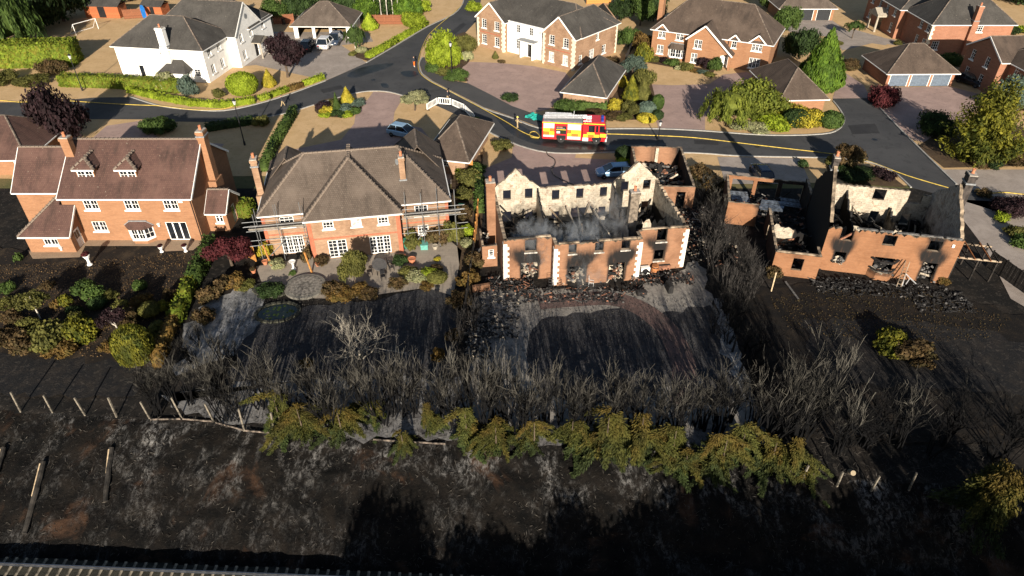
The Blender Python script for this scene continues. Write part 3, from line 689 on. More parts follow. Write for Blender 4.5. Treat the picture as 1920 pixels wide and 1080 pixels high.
# railway
track = thing('railway_track', 'railway track with steel rails on pale sleepers at the foot of the bank', 'railway track', (0, rail_y(0), -2.45))
STEELRAIL = plain('worn_rail_steel', (.25, .26, .28), .3, .9)
SLEEPER = plain('concrete_sleeper', (.2, .17, .125), .95, var=.5)
for k in (0, 1):
    m = MB(); P = [(x, rail_y(x) - rail_y(0) - k * 1.435, .22) for x in (-90, -40, 0, 40, 90)]
    for a, b in zip(P, P[1:]): m.beam(a, b, .07, .07); m.beam((a[0], a[1], .12), (b[0], b[1], .12), .02, .14); m.beam((a[0], a[1], .05), (b[0], b[1], .05), .14, .02)
    m.build('rail', STEELRAIL, track)
ms = cached('sleeper', lambda: box_mesh('sleeper', (-.085, .085, -2.0, .55, -.08, .045), SLEEPER))
for i in range(150):
    x = -48 + i * .65; o = inst('sleeper', ms, track, (x, rail_y(x) - rail_y(0), 0), random.uniform(-.03, .03))

PATCH = ground_mat('repair_asphalt', (.03, .03, .032), (.04, .04, .042), (.055, .055, .056), .5, 2., 30., .35, .7, .4, .1, .8)
for P in ([(23.7, 83.26), (26.76, 82.93), (26.65, 81.63), (23.56, 81.95)], [(-29.2, 101.4), (-26.32, 103.23), (-25.64, 101.85), (-28.37, 99.85)], [(45.77, 87.93), (49.63, 88.47), (48.98, 85.29), (45.15, 84.95)], [(-11.48, 131.26), (-9.56, 137.63), (-8.75, 136.18), (-10.57, 129.58)]): sheet('road_patch', rough_edge(P, .04, 5, .5), .018, PATCH)
for p, lb in (((-21.77, 105.58), 'round manhole cover in the road junction'), ((31.46, 81.15), 'round manhole cover in the road east of the engine'), ((-47.16, 91.46), 'round manhole cover in the shaded left road'), ((47.41, 83.26), 'round manhole cover near the side road mouth')):
    m = MB(); m.lathe([(.36, 0), (.36, .012), (.3, .016)], 16); o = m.build('manhole_cover', DARKMETAL); o.location = (*p, .014); tag(o, lb, 'manhole cover')

# ---------------------------------------------------------------- intact houses
# --- red-roofed brick house, near left
hA = thing('brick_house', 'orange brick house with red-brown tiled roof and two small dormers', 'house', (-44.2, 58.8, 0), 0)
block(hA, 0, 12.8, 0, 10.4, 5.0, BRICK_ORANGE, {
    'S': [(2.1, 1.4, 3.62, 1.12, 'win', 2, 2, 1), (6.1, 1.4, 3.62, 1.12, 'win', 2, 2, 1), (9.95, 1.4, 3.62, 1.12, 'win', 2, 2, 1),
          (2.1, 1.4, 1.15, 1.1, 'win', 2, 2, 1), (9.45, 2.1, .08, 2.1, 'fd', 1, 1, 2)],
    'N': [(2, 1.4, 1, 1.2, 'win', 2, 2, 1), (6, 1.1, 0, 2.1, 'door'), (9.5, 1.4, 1, 1.2, 'win', 2, 2, 1), (3, 1.4, 3.5, 1.1, 'win', 2, 2, 1), (8, 1.4, 3.5, 1.1, 'win', 2, 2, 1)]}, ridge=8.5)
rA = pitched(hA, 0, 12.8, 0, 10.4, 5.12, 8.75, TILE_RED, hips=(False, False), single=True, ov=.22)
block(hA, -5.7, -.02, 2, 8.6, 4.85, BRICK_ORANGE, {'S': [(4.3, .7, 3.7, 1.05, 'win', 1, 2)], 'W': [(2, 1.4, 1, 1.2, 'win', 2, 2, 1)]}, ridge=7.65, skip='E', inside=False)
pitched(hA, -5.7, -.3, 2, 8.6, 4.92, 7.85, TILE_RED, hips=(False, False), single=True, vov=.12)
block(hA, -3.5, 1.0, -2.2, 1.95, 2.35, BRICK_ORANGE, {'S': [(1.7, 1.4, .88, 1.3, 'win', 2, 2, 1)]}, skip='NE', inside=False)
m = MB(); wall(m, (1.0, -2.2), (1.0, 0), -.05, lambda u: 2.35 + u * .84 * .98, .28, [(.7, 1.0, 0, 2.05)], breaks=(.28,)); m.build('porch_wall', [BRICK_ORANGE, ROOM, BRICK_ORANGE], hA)
fill(hA, [(.7, 1.0, 0, 2.05, 'door')], (1.0, -2.2), (1.0, 0))
zf = lambda y: 2.35 + .84 * (y + 2.2)
rp = slab(hA, [[(-3.85, -2.55, zf(-2.55)), (1.2, -2.55, zf(-2.55)), (1.2, -.02, zf(-.02)), (-.3, -.02, zf(-.02)), (-.3, 1.0, zf(1.0))],
               [(-3.85, 2.2, zf(-2.55)), (-3.85, -2.55, zf(-2.55)), (-.3, 1.0, zf(1.0)), (-.3, 2.2, zf(1.0))]], TILE_RED, .12)
ridge_line(rp, (-3.85, -2.55, zf(-2.55)), (-.3, 1.0, zf(1.0)))
eaves(hA, (-3.85, -2.6, zf(-2.55) - .1), (1.2, -2.6, zf(-2.55) - .1)); eaves(hA, (1.24, -2.55, zf(-2.55) - .08), (1.24, -.02, zf(-.02) - .08), .05, .2)
# side entrance with its own little gable
block(hA, 12.82, 14.9, 1.9, 5.6, 2.3, BRICK_ORANGE, {'S': [(.9, .75, 1.0, 1.15, 'win', 1, 2, 1)], 'E': [(1.5, .95, 0, 2.05, 'door')]}, ridge=3.6, skip='W', inside=False)
pitched(hA, 12.95, 14.9, 1.9, 5.6, 2.4, 3.85, TILE_RED, hips=(False, False), single=True, ov=.25, vov=.12)
# external stepped chimney on the east gable, and a stack on the west end of the ridge
m = MB(); m.box(12.82, 13.65, 4.3, 6.1, 0, 4.4); m.build('chimney_breast', BRICK_ORANGE, hA); m = MB(); m.box(12.82, 13.5, 4.7, 5.7, 4.4, 8.9); m.box(12.78, 13.56, 4.62, 5.78, 8.9, 9.15); m.build('chimney_shaft', BRICK_ORANGE, hA)
chimney(hA, 13.16, 5.2, .7, 1.0, 9.15, 9.75, BRICK_ORANGE, 1)
chimney(hA, .25, 3.9, .85, .75, 6.9, 9.6, BRICK_ORANGE, 1)
def dormer(par, x, y, zs, w, mat, slope, zw0):
    """gabled dormer with hipped front standing on a slope that rises along +y"""
    zt = zw0 + 1.15; m = MB()
    m.box(x - w / 2, x - w / 2 + .12, y, y + 1.5, zw0 - .2, zt); m.box(x + w / 2 - .12, x + w / 2, y, y + 1.5, zw0 - .2, zt); m.box(x - w / 2 + .12, x + w / 2 - .12, y + .12, y + .2, zw0 - .3, zt)
    d = m.build('dormer', mat, par)
    window(d, (x - w / 2 + .1, y - .02, zw0), 0, w - .2, 1.1, 2, 2, 1, rec=0.)
    o = .22; zr = zt + .85; e = zt + .02; yb = y + 3.2; hy = y + .75
    r = slab(par, [[(x - w / 2 - o, y - o, e), (x + w / 2 + o, y - o, e), (x, hy, zr)],
                   [(x + w / 2 + o, y - o, e), (x + w / 2 + o, yb, e), (x, yb, zr), (x, hy, zr)],
                   [(x - w / 2 - o, yb, e), (x - w / 2 - o, y - o, e), (x, hy, zr), (x, yb, zr)]], TILE_RED, .08, 'dormer_roof')
    ridge_line(r, (x, hy, zr), (x, yb - .9, zr)); ridge_line(r, (x - w / 2 - o, y - o, e), (x, hy, zr)); ridge_line(r, (x + w / 2 + o, y - o, e), (x, hy, zr))
    m = MB(); m.box(x - w / 2 - o, x + w / 2 + o, y - o - .05, y - o, e - .14, e); m.build('gutter', WHITE, par)
for dx in (2.3, 6.45): dormer(hA, dx, 1.75, 0, 1.75, BRICK_ORANGE, .7, 6.0)
# bay window
def bay(par, x0, x1, y, z0, z1, d, mat, roofmat, nx=2, ny=2, rise=.55, sill_wall=True):
    m = MB(); P = [(x0, y), (x0 + d, y - d), (x1 - d, y - d), (x1, y)]
    m.prism(P, 0, z0); b = m.build('bay_wall', mat, par)
    for a, c, k in ((P[0], P[1], 0), (P[1], P[2], 1), (P[2], P[3], 0)):
        window(b, (*a, z0), math.atan2(c[1] - a[1], c[0] - a[0]), math.dist(a, c), z1 - z0, nx, ny, k, sill=False, rec=0.)
    m = MB(); m.prism([(p[0] + (p[0] > (x0 + x1) / 2) * .08 - (p[0] < (x0 + x1) / 2) * .08, p[1] - .1) if p[1] < y else p for p in P], z0 - .12, z0 - .01); m.build('sill', WHITE, b)
    o = .18; Q = [(x0 - o, y - .01), (x0 + d - o * .4, y - d - o), (x1 - d + o * .4, y - d - o), (x1 + o, y - .01)]; T = [(x0 + d * .8, y - .01), (x1 - d * .8, y - .01)]
    zz = z1 + .05
    r = slab(par, [[(*Q[1], zz), (*Q[2], zz), (*T[1], zz + rise), (*T[0], zz + rise)], [(*Q[0], zz), (*Q[1], zz), (*T[0], zz + rise)], [(*Q[2], zz), (*Q[3], zz), (*T[1], zz + rise)]], roofmat, .06, 'bay_roof')
    m = MB(); m.beam((x0 + d * .6, y - .06, zz + rise + .02), (x1 - d * .6, y - .06, zz + rise + .02), .16, .1); m.beam((*Q[0], zz + .1), (*T[0], zz + rise), .14, .06); m.beam((*Q[3], zz + .1), (*T[1], zz + rise), .14, .06)
    m.build('flashing', LEAD, par)
    return b
bay(hA, 5.5, 8.1, 0, .55, 1.75, .65, BRICK_ORANGE, TILE_RED)
m = MB(); m.box(11.55, 11.95, -.12, 0, 4.45, 4.75); m.build('alarm_box', WHITE, hA)
m = MB(); m.tube([(12.7, -.06, 4.7), (12.7, -.06, 0)], .05); m.build('drainpipe', BLACK, hA)
def wall_lamp(par, x, y, z):
    m = MB(); m.box(x - .08, x + .08, y - .2, y - .004, z - .05, z + .25); m.box(x - .14, x + .14, y - .24, y - .02, z + .25, z + .32); m.build('wall_lamp', WHITE, par)
wall_lamp(hA, 8.85, 0, 1.8); wall_lamp(hA, -.3, -2.2, .4)

# --- scaffolded house
hB = thing('scaffolded_house', 'mixed brick house with grey-brown hipped roof and scaffolding at both ends', 'house', (-19.35, 55.2, 0), R(10))
zb = 4.72
block(hB, -4.3, 13.5, 1.65, 10.45, zb, BRICK_MIXED, {
    'S': [(1.35, 2.1, .02, 2.0, 'fd', 2, 5, 3), (1.65, 1.3, 3.05, 1.1, 'win', 3, 3, 0), (14.65, 1.05, .85, 1.05, 'win', 3, 3, 0), (14.5, 1.3, 3.05, 1.1, 'win', 3, 3, 0)],
    'E': [(3, 1.1, 1, 1.2, 'win', 3, 3), (3, 1.1, 3.1, 1.1, 'win', 3, 3)]})
block(hB, 0, 8.7, 0, 2.2, zb, BRICK_MIXED, {'S': [(1.45, 1.0, 3.42, .98, 'win', 3, 3), (4.1, .95, 3.42, .98, 'blind', 2, 2), (6.6, 1.0, 3.42, .98, 'win', 3, 3),
      (1.6, 1.75, .1, 1.98, 'fd', 2, 5, 1), (5.55, 2.0, .1, 1.98, 'fd', 2, 5, 2)]}, skip='N', inside=False)
pitched(hB, -4.3, 13.5, 1.65, 10.45, zb + .1, 8.5, TILE_GREY, single=True, ov=.25)
pitched(hB, 0, 8.7, 0, 7.4, zb + .07, 8.38, TILE_GREY, 'y', (True, False), single=True, gut=False, run=4.6, ov=.25)
eaves(hB, (-.28, -.3, zb - .24), (8.98, -.3, zb - .24)); 
block(hB, 8.8, 13.45, 10.2, 14.6, zb - .02, BRICK_MIXED, {'N': [(1, 1.1, 1, 1.2, 'win', 3, 3)]}, skip='S', inside=False)
pitched(hB, 8.8, 13.5, 8.0, 14.6, zb + .06, 7.6, TILE_GREY, 'y', (False, True), gut=False)
block(hB, -4.25, 0, 10.2, 13.2, zb - .02, BRICK_MIXED, {}, skip='S', inside=False)
pitched(hB, -4.3, 0, 8.2, 13.2, zb + .06, 7.2, TILE_GREY, 'y', (False, True), gut=False)
for xx in (0, 8.7 - .36):
    m = MB(); m.box(xx - .02, xx + .38, -.025, 0, 0, zb - .1); m.build('red_brick_pier', BAND, hB)
m = MB(); m.box(.36, 8.34, -.02, 0, 2.28, 2.45); m.build('brick_band', BAND, hB)
for xa, xb in ((-4.3, -.02), (8.72, 13.5)): m = MB(); m.box(xa, xb, 1.63, 1.65, 2.2, 2.36); m.build('brick_band', BAND, hB)
for xa in (13.2, -4.32): m = MB(); m.box(xa, xa + .32, 1.625, 1.65, 0, zb - .1); m.build('red_brick_pier', BAND, hB)
chimney(hB, 9.4, 3.6, .55, .75, 6.2, 8.65, BRICK_MIXED, 1)
m = MB(); m.lathe([(.02, 0), (.2, .03), (.3, .1)], 12, 0, (0, 0, 0)); d = m.build('satellite_dish', LEAD, hB, True); d.location = (9.05, 3.3, 8.2); d.rotation_euler = (R(80), 0, R(-60))
m = MB(); m.box(-5.1, -4.3, 5.4, 7.0, 0, 4.6); m.build('chimney_breast', BRICK_MIXED, hB); m = MB(); m.box(-4.95, -4.35, 5.7, 6.7, 4.6, 7.6); m.build('chimney_shaft', BRICK_MIXED, hB); chimney(hB, -4.65, 6.2, .6, .95, 7.6, 8.4, BRICK_MIXED, 1)

# --- white rendered house, far left
hE = thing('white_house', 'white rendered house with dark grey tiled roof and pillared front door', 'house', (-46.9, 104.3, 0), R(-9))
block(hE, -14.6, 0, 0, 8, 5.2, RENDER, {'S': [(7.4, 1.0, 3.95, 1.0, 'low', 2, 3), (12.4, 1.05, .9, 1.15, 'low', 2, 3), (3.1, .9, .2, 2.0, 'door', BLACK)],
     'E': [(1.3, 1.0, 3.6, 1.3, 'win', 2, 3), (4.2, 1.0, 3.6, 1.3, 'win', 2, 3), (1.3, 1.0, .9, 1.4, 'win', 2, 3), (4.2, 1.0, .9, 1.4, 'win', 2, 3)]})
pitched(hE, -14.6, 0, 0, 9, 5.3, 8.6, TILE_SLATE, hips=(True, True), run=4.5)
block(hE, -13, 1.6, 7.4, 20, 5.2, RENDER, {'E': [(1.2, 1.0, 3.6, 1.3, 'win', 2, 3), (4.6, 1.0, 3.7, 1.3, 'win', 2, 3), (9, 1.0, 3.7, 1.3, 'win', 2, 3), (1.2, 1.0, .9, 1.4, 'win', 2, 3), (5.3, 1.3, .1, 2.2, 'door', BLACK), (9, 1.0, .9, 1.4, 'win', 2, 3)]})
pitched(hE, -13, 1.6, 7.4, 16, 5.3, 9.2, TILE_SLATE, hips=(True, False))
pitched(hE, -13, 1.5, 12, 20, 5.25, 8.4, TILE_SLATE, hips=(True, True))
m = MB(); m.prism([(1.6, 0), (1.61, 0), (1.61, 1), (1.6, 1)], 0, .01); 
g = MB(); g.face([(1.62, 7.4, 5.2), (1.62, 16, 5.2), (1.62, 11.7, 9.0)]); g.face([(1.3, 16, 5.2), (1.3, 7.4, 5.2), (1.3, 11.7, 9.0)]); g.build('gable_wall', RENDER, hE)
m = MB(); m.lathe([(.4, 0), (.4, .06), (.34, .06)], 14); o = m.build('round_window', LEAD, hE, True); o.location = (1.64, 11.7, 7.0); o.rotation_euler = (0, R(90), 0)
m = MB()
for yy in (12.3, 14.7): m.lathe([(.16, 0), (.13, .2), (.12, 2.3), (.17, 2.5)], 10, 0, (2.9, yy, 0))
m.prism([(1.6, 12.0), (3.1, 12.0), (3.1, 15.0), (1.6, 15.0)], 2.5, 2.75); m.face([(3.12, 12, 2.75), (3.12, 15, 2.75), (3.12, 13.5, 3.5)])
m.build('porch', STONE, hE); slab(hE, [[(1.6, 13.5, 3.5), (1.6, 11.8, 2.75), (3.2, 11.8, 2.75), (3.2, 13.5, 3.5)], [(1.6, 15.2, 2.75), (1.6, 13.5, 3.5), (3.2, 13.5, 3.5), (3.2, 15.2, 2.75)]], TILE_SLATE, .06, 'porch_roof')
block(hE, -6.6, -2.6, -1.9, -.02, 2.1, RENDER, {'E': [(.5, .8, .7, 1.2, 'low', 2, 2)]}, skip='N', inside=False)
slab(hE, [[(-6.9, -2.2, 2.05), (-2.3, -2.2, 2.05), (-3.6, -.01, 3.4), (-5.6, -.01, 3.4)], [(-6.9, -.01, 2.05), (-6.9, -2.2, 2.05), (-5.6, -.01, 3.4)], [(-2.3, -2.2, 2.05), (-2.3, -.01, 2.05), (-3.6, -.01, 3.4)]], TILE_SLATE, .1)
m = MB(); m.box(-6.4, -5.2, -.7, -.01, 2.5, 5.4); m.build('chimney_breast', RENDER, hE); chimney(hE, -5.8, -.15, 1.1, .9, 5.4, 8.2, RENDER, 1)
chimney(hE, -8, 15, 1.0, .9, 7.4, 10.2, RENDER, 1)
m = MB(); m.box(-14.62, .02, -.03, 0, 5.0, 5.15); m.build('fascia_band', WHITE, hE)

# --- white three-bay garage
hF = thing('open_garage', 'white garage of three open bays under a grey hipped roof', 'garage', (-39.6, 127.4, 0), R(-1))
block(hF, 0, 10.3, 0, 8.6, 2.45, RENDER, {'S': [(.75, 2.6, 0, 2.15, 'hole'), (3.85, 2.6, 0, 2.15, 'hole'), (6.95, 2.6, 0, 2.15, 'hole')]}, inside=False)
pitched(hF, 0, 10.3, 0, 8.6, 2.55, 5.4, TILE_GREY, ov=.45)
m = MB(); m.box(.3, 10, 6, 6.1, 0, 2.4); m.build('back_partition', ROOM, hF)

# --- brick and white house, top centre
hG = thing('quoined_house', 'brick house with white centre, pale quoins and two projecting gables', 'house', (-6.05, 122.9, 0), R(-40))
QUOIN = plain('cream_quoin', (.62, .55, .43), .9)
block(hG, 0, 6, 0, 10.8, 5.2, BRICK_MIXED, {'S': [(1.1, 1.05, 3.4, 1.5, 'win', 2, 4), (4.0, 1.05, 3.4, 1.5, 'win', 2, 4), (1.1, 1.05, .75, 1.55, 'win', 2, 4), (4.0, 1.05, .75, 1.55, 'win', 2, 4)]}, ridge=7.5, axis='y')
pitched(hG, 0, 6, 0, 9, 5.3, 7.8, TILE_SLATE, 'y', (False, True))
block(hG, 6.02, 14.48, 1.0, 10.8, 5.2, RENDER, {'S': [(2.0, .85, 3.6, 1.3, 'win', 2, 3), (4.75, .85, 3.6, 1.3, 'win', 2, 3), (7.3, .85, 3.6, 1.3, 'win', 2, 3), (2.0, .85, .9, 1.5, 'win', 2, 3), (4.4, 1.4, .05, 2.3, 'door', BLACK), (7.3, .85, .9, 1.5, 'win', 2, 3)]})
pitched(hG, -.2, 20.9, 1.6, 11, 5.3, 8.5, TILE_SLATE)
block(hG, 14.5, 20.7, 0, 12.6, 5.2, BRICK_MIXED, {'S': [(1.3, 1.05, 3.4, 1.5, 'win', 2, 4), (4.1, 1.05, 3.4, 1.5, 'win', 2, 4), (1.3, 1.05, .7, 1.55, 'blind', 2, 4), (4.1, 1.05, .7, 1.55, 'blind', 2, 4)],
     'E': [(1.5, .9, .7, 1.4, 'win', 2, 3), (4.4, 1.4, .1, 2.2, 'fd', 2, 4, 1), (8.2, 1.1, .8, 1.4, 'win', 2, 3), (6.2, .8, 3.5, 1.2, 'win', 2, 3)]}, ridge=7.7, axis='y')
pitched(hG, 14.5, 20.7, 0, 12.6, 5.3, 8.0, TILE_SLATE, 'y', (False, True))
for x, y, dx in ((0, 0, 1), (6, 0, -1), (14.5, 0, 1), (20.7, 0, -1)): quoins(hG, x, y, 0, 5.0, QUOIN, dx, 1, 14)
quoins(hG, 20.7, 12.6, 0, 5.0, QUOIN, -1, -1, 14)
for xa, xb in ((0, 6), (14.55, 20.65)): m = MB(); m.box(xa, xb, -.03, -.002, 2.65, 2.8); m.build('brick_band', BAND, hG)
m = MB(); m.box(9.4, 12.8, -.3, .95, 2.75, 2.9); m.box(9.7, 12.5, .0, .95, 2.5, 2.72); m.box(9.7, 9.95, -.1, .95, 0, 2.5); m.box(12.2, 12.45, -.1, .95, 0, 2.5); m.build('porch', RENDER, hG)
m = MB(); m.box(9.3, 12.9, -.4, .98, 2.9, 3.0); m.build('porch_roof', LEAD, hG)

# --- its garage
hH = thing('hipped_garage', 'small brick garage with steep dark pyramid roof behind the fire engine', 'garage', (6.9, 95, 0), R(-20))
block(hH, .35, 6.4, .35, 12.4, 2.3, BRICK_MIXED, {'W': [(2, 2.4, 0, 2.1, 'gar'), (6.5, 2.4, 0, 2.1, 'gar')]})
pitched(hH, .35, 6.4, .35, 12.4, 2.4, 5.2, TILE_SLATE, 'y', run=4.2)

# --- brick house with catslide porch, top right of centre
hI = thing('dormered_house', 'brick house with broad brown hipped roof, white dormers and sloping porch roof', 'house', (23.6, 117.4, 0), R(-27))
block(hI, 0, 19.2, 0, 10, 4.7, BRICK_ORANGE, {'S': [(1.0, 1.2, 3.2, 1.35, 'win', 2, 2, 1), (4.0, 1.25, 3.2, 1.35, 'win', 2, 2, 1), (1.05, 1.1, .6, 1.45, 'win', 2, 2, 1),
      (13.1, .8, 3.2, 1.25, 'win', 2, 2, 0), (16.3, 1.6, 3.2, 1.35, 'win', 2, 2, 2), (16.3, 1.7, .5, 1.6, 'win', 2, 2, 2), (12.2, .7, .6, 1.3, 'win', 1, 2)]})
pitched(hI, 0, 19.2, 0, 10, 4.8, 8.9, TILE_BROWN, run=4.4)
block(hI, 6.4, 11.4, -1.6, 1, 4.4, BRICK_ORANGE, {'S': [(1.1, 1.25, 2.8, 1.4, 'win', 2, 2, 1), (.9, 1.0, .5, 1.5, 'win', 2, 2, 1)]}, skip='N', inside=False)
m = MB(); m.face([(6.4, -1.6, 4.4), (11.4, -1.6, 4.4), (9.0, -1.6, 6.4)]); m.face([(11.4, -1.6, 2.0), (13.3, -1.6, 2.6), (11.4, -1.6, 4.4)]); m.build('gable_wall', BRICK_ORANGE, hI)
slab(hI, [[(6.1, -1.95, 4.2), (9.0, -1.95, 6.6), (9.0, 3.6, 6.6), (6.1, 3.6, 4.2)], [(9.0, -1.95, 6.6), (13.9, -1.95, 2.4), (13.9, .3, 2.4), (13.9, 3.6, 2.4), (9.0, 3.6, 6.6)]][::-1], TILE_BROWN, .14)
m = MB(); m.beam((6.1, -2.0, 4.1), (9.0, -2.0, 6.5), .08, .22); m.beam((9.0, -2.0, 6.5), (13.9, -2.0, 2.3), .08, .22); m.build('bargeboard', WHITE, hI)
m = MB(); m.box(13.4, 13.7, -1.6, -1.3, 0, 2.5); m.build('porch_post', BRICK_ORANGE, hI)
door(hI, (11.7, -.05, 0), 0, 1.3, 2.0, WHITE, rec=0.)
bay(hI, 3.0, 5.8, 0, .55, 1.85, .5, BRICK_ORANGE, TILE_BROWN, rise=.8)
for x, w in ((1.6, 1.9), (13.5, 1.5), (17.1, 2.4)):
    m = MB(); m.face([(x - w / 2, -.03, 4.6), (x + w / 2, -.03, 4.6), (x, -.03, 4.6 + w * .42)]); m.build('dormer_gable', BRICK_ORANGE, hI)
    h = w * .42 + .15; a = w / 2 + .18
    slab(hI, [[(x - a, -.3, 4.5), (x, -.3, 4.6 + h), (x, 2.5, 4.6 + h), (x - a, 2.5, 4.5)], [(x, -.3, 4.6 + h), (x + a, -.3, 4.5), (x + a, 2.5, 4.5), (x, 2.5, 4.6 + h)]], TILE_BROWN, .08, 'dormer_roof')
    m = MB(); m.beam((x - a, -.33, 4.42), (x, -.33, 4.52 + h), .06, .18); m.beam((x + a, -.33, 4.42), (x, -.33, 4.52 + h), .06, .18); m.build('bargeboard', WHITE, hI)
chimney(hI, -.4, 5.2, .8, 1.4, 0, 10.6, BRICK_ORANGE, 2)
m = MB(); m.tube([(12.6, -.06, 4.6), (12.6, -.06, 0)], .06); m.build('drainpipe', BLACK, hI)

# --- other garages and houses at the edges
hJ = thing('side_garage', 'orange brick garage with brown hipped roof beside the yellow shrubs', 'garage', (37.3, 91.9, 0), R(3))
block(hJ, .3, 6.6, .3, 12, 2.3, BRICK_ORANGE, {'W': [(6.4, 2.4, 0, 2.1, 'gar', WHITE), (2.6, 2.4, 0, 2.1, 'gar', WHITE)]})
pitched(hJ, .3, 6.6, .3, 12, 2.4, 5.1, TILE_BROWN, 'y', run=4.0, ov=.4)
hK = thing('far_triple_garage', 'triple garage with black doors and pale roof at the top edge', 'garage', (52.2, 139, 0), R(0))
block(hK, 0, 10.6, 0, 7, 2.5, BRICK_ORANGE, {'S': [(.5, 2.75, 0, 2.25, 'gar', GARDARK), (3.9, 2.75, 0, 2.25, 'gar', GARDARK), (7.3, 2.75, 0, 2.25, 'gar', GARDARK)]})
pitched(hK, 0, 10.6, 0, 7, 2.6, 5, TILE_GREY, ov=.4)
hM = thing('triple_garage', 'brick garage with three slate-blue doors and brown ribbed roof', 'garage', (57.2, 102.7, 0), R(1))
block(hM, 0, 10.3, 0, 8, 2.35, BRICK_RED, {'S': [(.45, 2.9, 0, 2.1, 'gar'), (3.7, 2.9, 0, 2.1, 'gar'), (6.95, 2.9, 0, 2.1, 'gar')]})
pitched(hM, 0, 10.3, 0, 8, 2.45, 5.3, TILE_BROWN, ov=.45)
m = MB(); m.box(.0, 10.3, -.06, -.02, 2.1, 2.3); m.build('fascia', WHITE, hM)
hL = thing('porticoed_house', 'red brick house with stone portico, quoins and grey roof, top right', 'house', (70.6, 118.2, 0), R(0))
block(hL, 0, 13.6, 0, 9, 5.2, BRICK_RED, {'S': [(7.4, 1.2, 3.7, 1.2, 'win', 3, 3), (.9, 1.2, .8, 1.4, 'win', 3, 3)], 'W': [(5.0, 1.0, 3.5, 1.3, 'win', 2, 3), (7.4, 1.0, 3.5, 1.3, 'win', 2, 3), (5.0, 1.0, .8, 1.5, 'win', 2, 3), (7.4, 1.0, .8, 1.5, 'win', 2, 3)]})
pitched(hL, 0, 13.6, 0, 9, 5.3, 9.0, TILE_SLATE)
quoins(hL, 0, 0, 0, 5.0, QUOIN, 1, 1, 14)
block(hL, -1.2, 12, 9.02, 22, 5.2, BRICK_RED, {'W': [(1.5, 1.0, 3.5, 1.4, 'win', 2, 3), (4.6, 1.0, 3.5, 1.4, 'win', 2, 3), (7.6, 1.0, 3.5, 1.4, 'win', 2, 3), (10.6, 1.0, 3.5, 1.4, 'win', 2, 3), (1.5, 1.0, .8, 1.5, 'win', 2, 3), (6, 1.4, .1, 2.3, 'door', BLACK), (10.6, 1.0, .8, 1.5, 'win', 2, 3)]})
pitched(hL, -1.2, 12, 9.02, 22, 5.3, 9.2, TILE_SLATE, 'y')
m = MB()
for yy in (13.2, 16.2): m.lathe([(.24, 0), (.2, .25), (.17, 2.5), (.24, 2.7)], 12, 0, (-2.8, yy, 0))
m.prism([(-1.2, 12.8), (-3.1, 12.8), (-3.1, 16.6), (-1.2, 16.6)], 2.7, 3.0); m.face([(-3.12, 12.7, 3.0), (-3.12, 16.7, 3.0), (-3.12, 14.7, 4.0)]); m.face([(-1.2, 12.7, 3.0), (-3.12, 12.7, 3.0), (-3.12, 14.7, 4.0), (-1.2, 14.7, 4.0)]); m.face([(-3.12, 16.7, 3.0), (-1.2, 16.7, 3.0), (-1.2, 14.7, 4.0), (-3.12, 14.7, 4.0)])
m.build('portico', STONE, hL)
m = MB(); m.box(6.2, 7.2, -.6, -.01, 0, 5.6); m.build('chimney_breast', BRICK_RED, hL); chimney(hL, 6.7, -.1, .8, .9, 5.6, 8.0, BRICK_RED, 1)
hN = thing('shaded_house', 'red brick house at the right edge with brown roof, front in shade', 'house', (70.8, 107.4, 0), R(-88))
block(hN, 0, 8.2, 0, 10, 5.0, BRICK_RED, {'S': [(1.3, .95, 3.2, 1.5, 'win', 2, 3), (4.9, .95, 3.2, 1.5, 'win', 2, 3), (1.3, .95, .6, 1.5, 'win', 2, 3), (4.9, .95, .6, 1.5, 'win', 2, 3)]}, ridge=7.0, axis='y')
pitched(hN, 0, 8.2, 0, 10, 5.1, 7.4, TILE_BROWN, 'y', (False, True))
block(hN, 8.22, 16, 1.5, 11, 5.0, BRICK_RED, {'S': [(1.3, .95, 3.2, 1.5, 'win', 2, 3), (4.4, .95, 3.2, 1.5, 'win', 2, 3), (1.3, .95, .6, 1.5, 'win', 2, 3), (4.4, .95, .6, 1.5, 'win', 2, 3)]})
pitched(hN, 5, 16, 1.5, 11, 5.1, 8.0, TILE_BROWN)
hO = thing('corner_garage', 'low garage with brown hipped roof behind the white barriers', 'garage', (-8.5, 73.4, 0), R(-13))
block(hO, -1.6, 3.0, .3, 11, 2.3, BRICK_MIXED, {'S': [(1.7, .85, 1.0, 1.0, 'low', 3, 3), (.6, .9, 0, 2.0, 'door')]})
pitched(hO, -1.9, 3.3, .2, 11.2, 2.4, 4.9, TILE_BROWN, 'y', run=4.6)
hP = thing('edge_garage', 'brown-roofed garage at the left edge beside the purple tree', 'garage', (-66.5, 73.0, 0), R(3))
block(hP, 0, 9.4, 0, 10, 2.3, BRICK_ORANGE, {'S': [(7.8, 1.2, .9, 1.2, 'win', 2, 2, 0)]})
pitched(hP, 0, 9.4, 0, 10, 2.4, 5.4, TILE_RED, ov=.45, single=False, run=3.6)

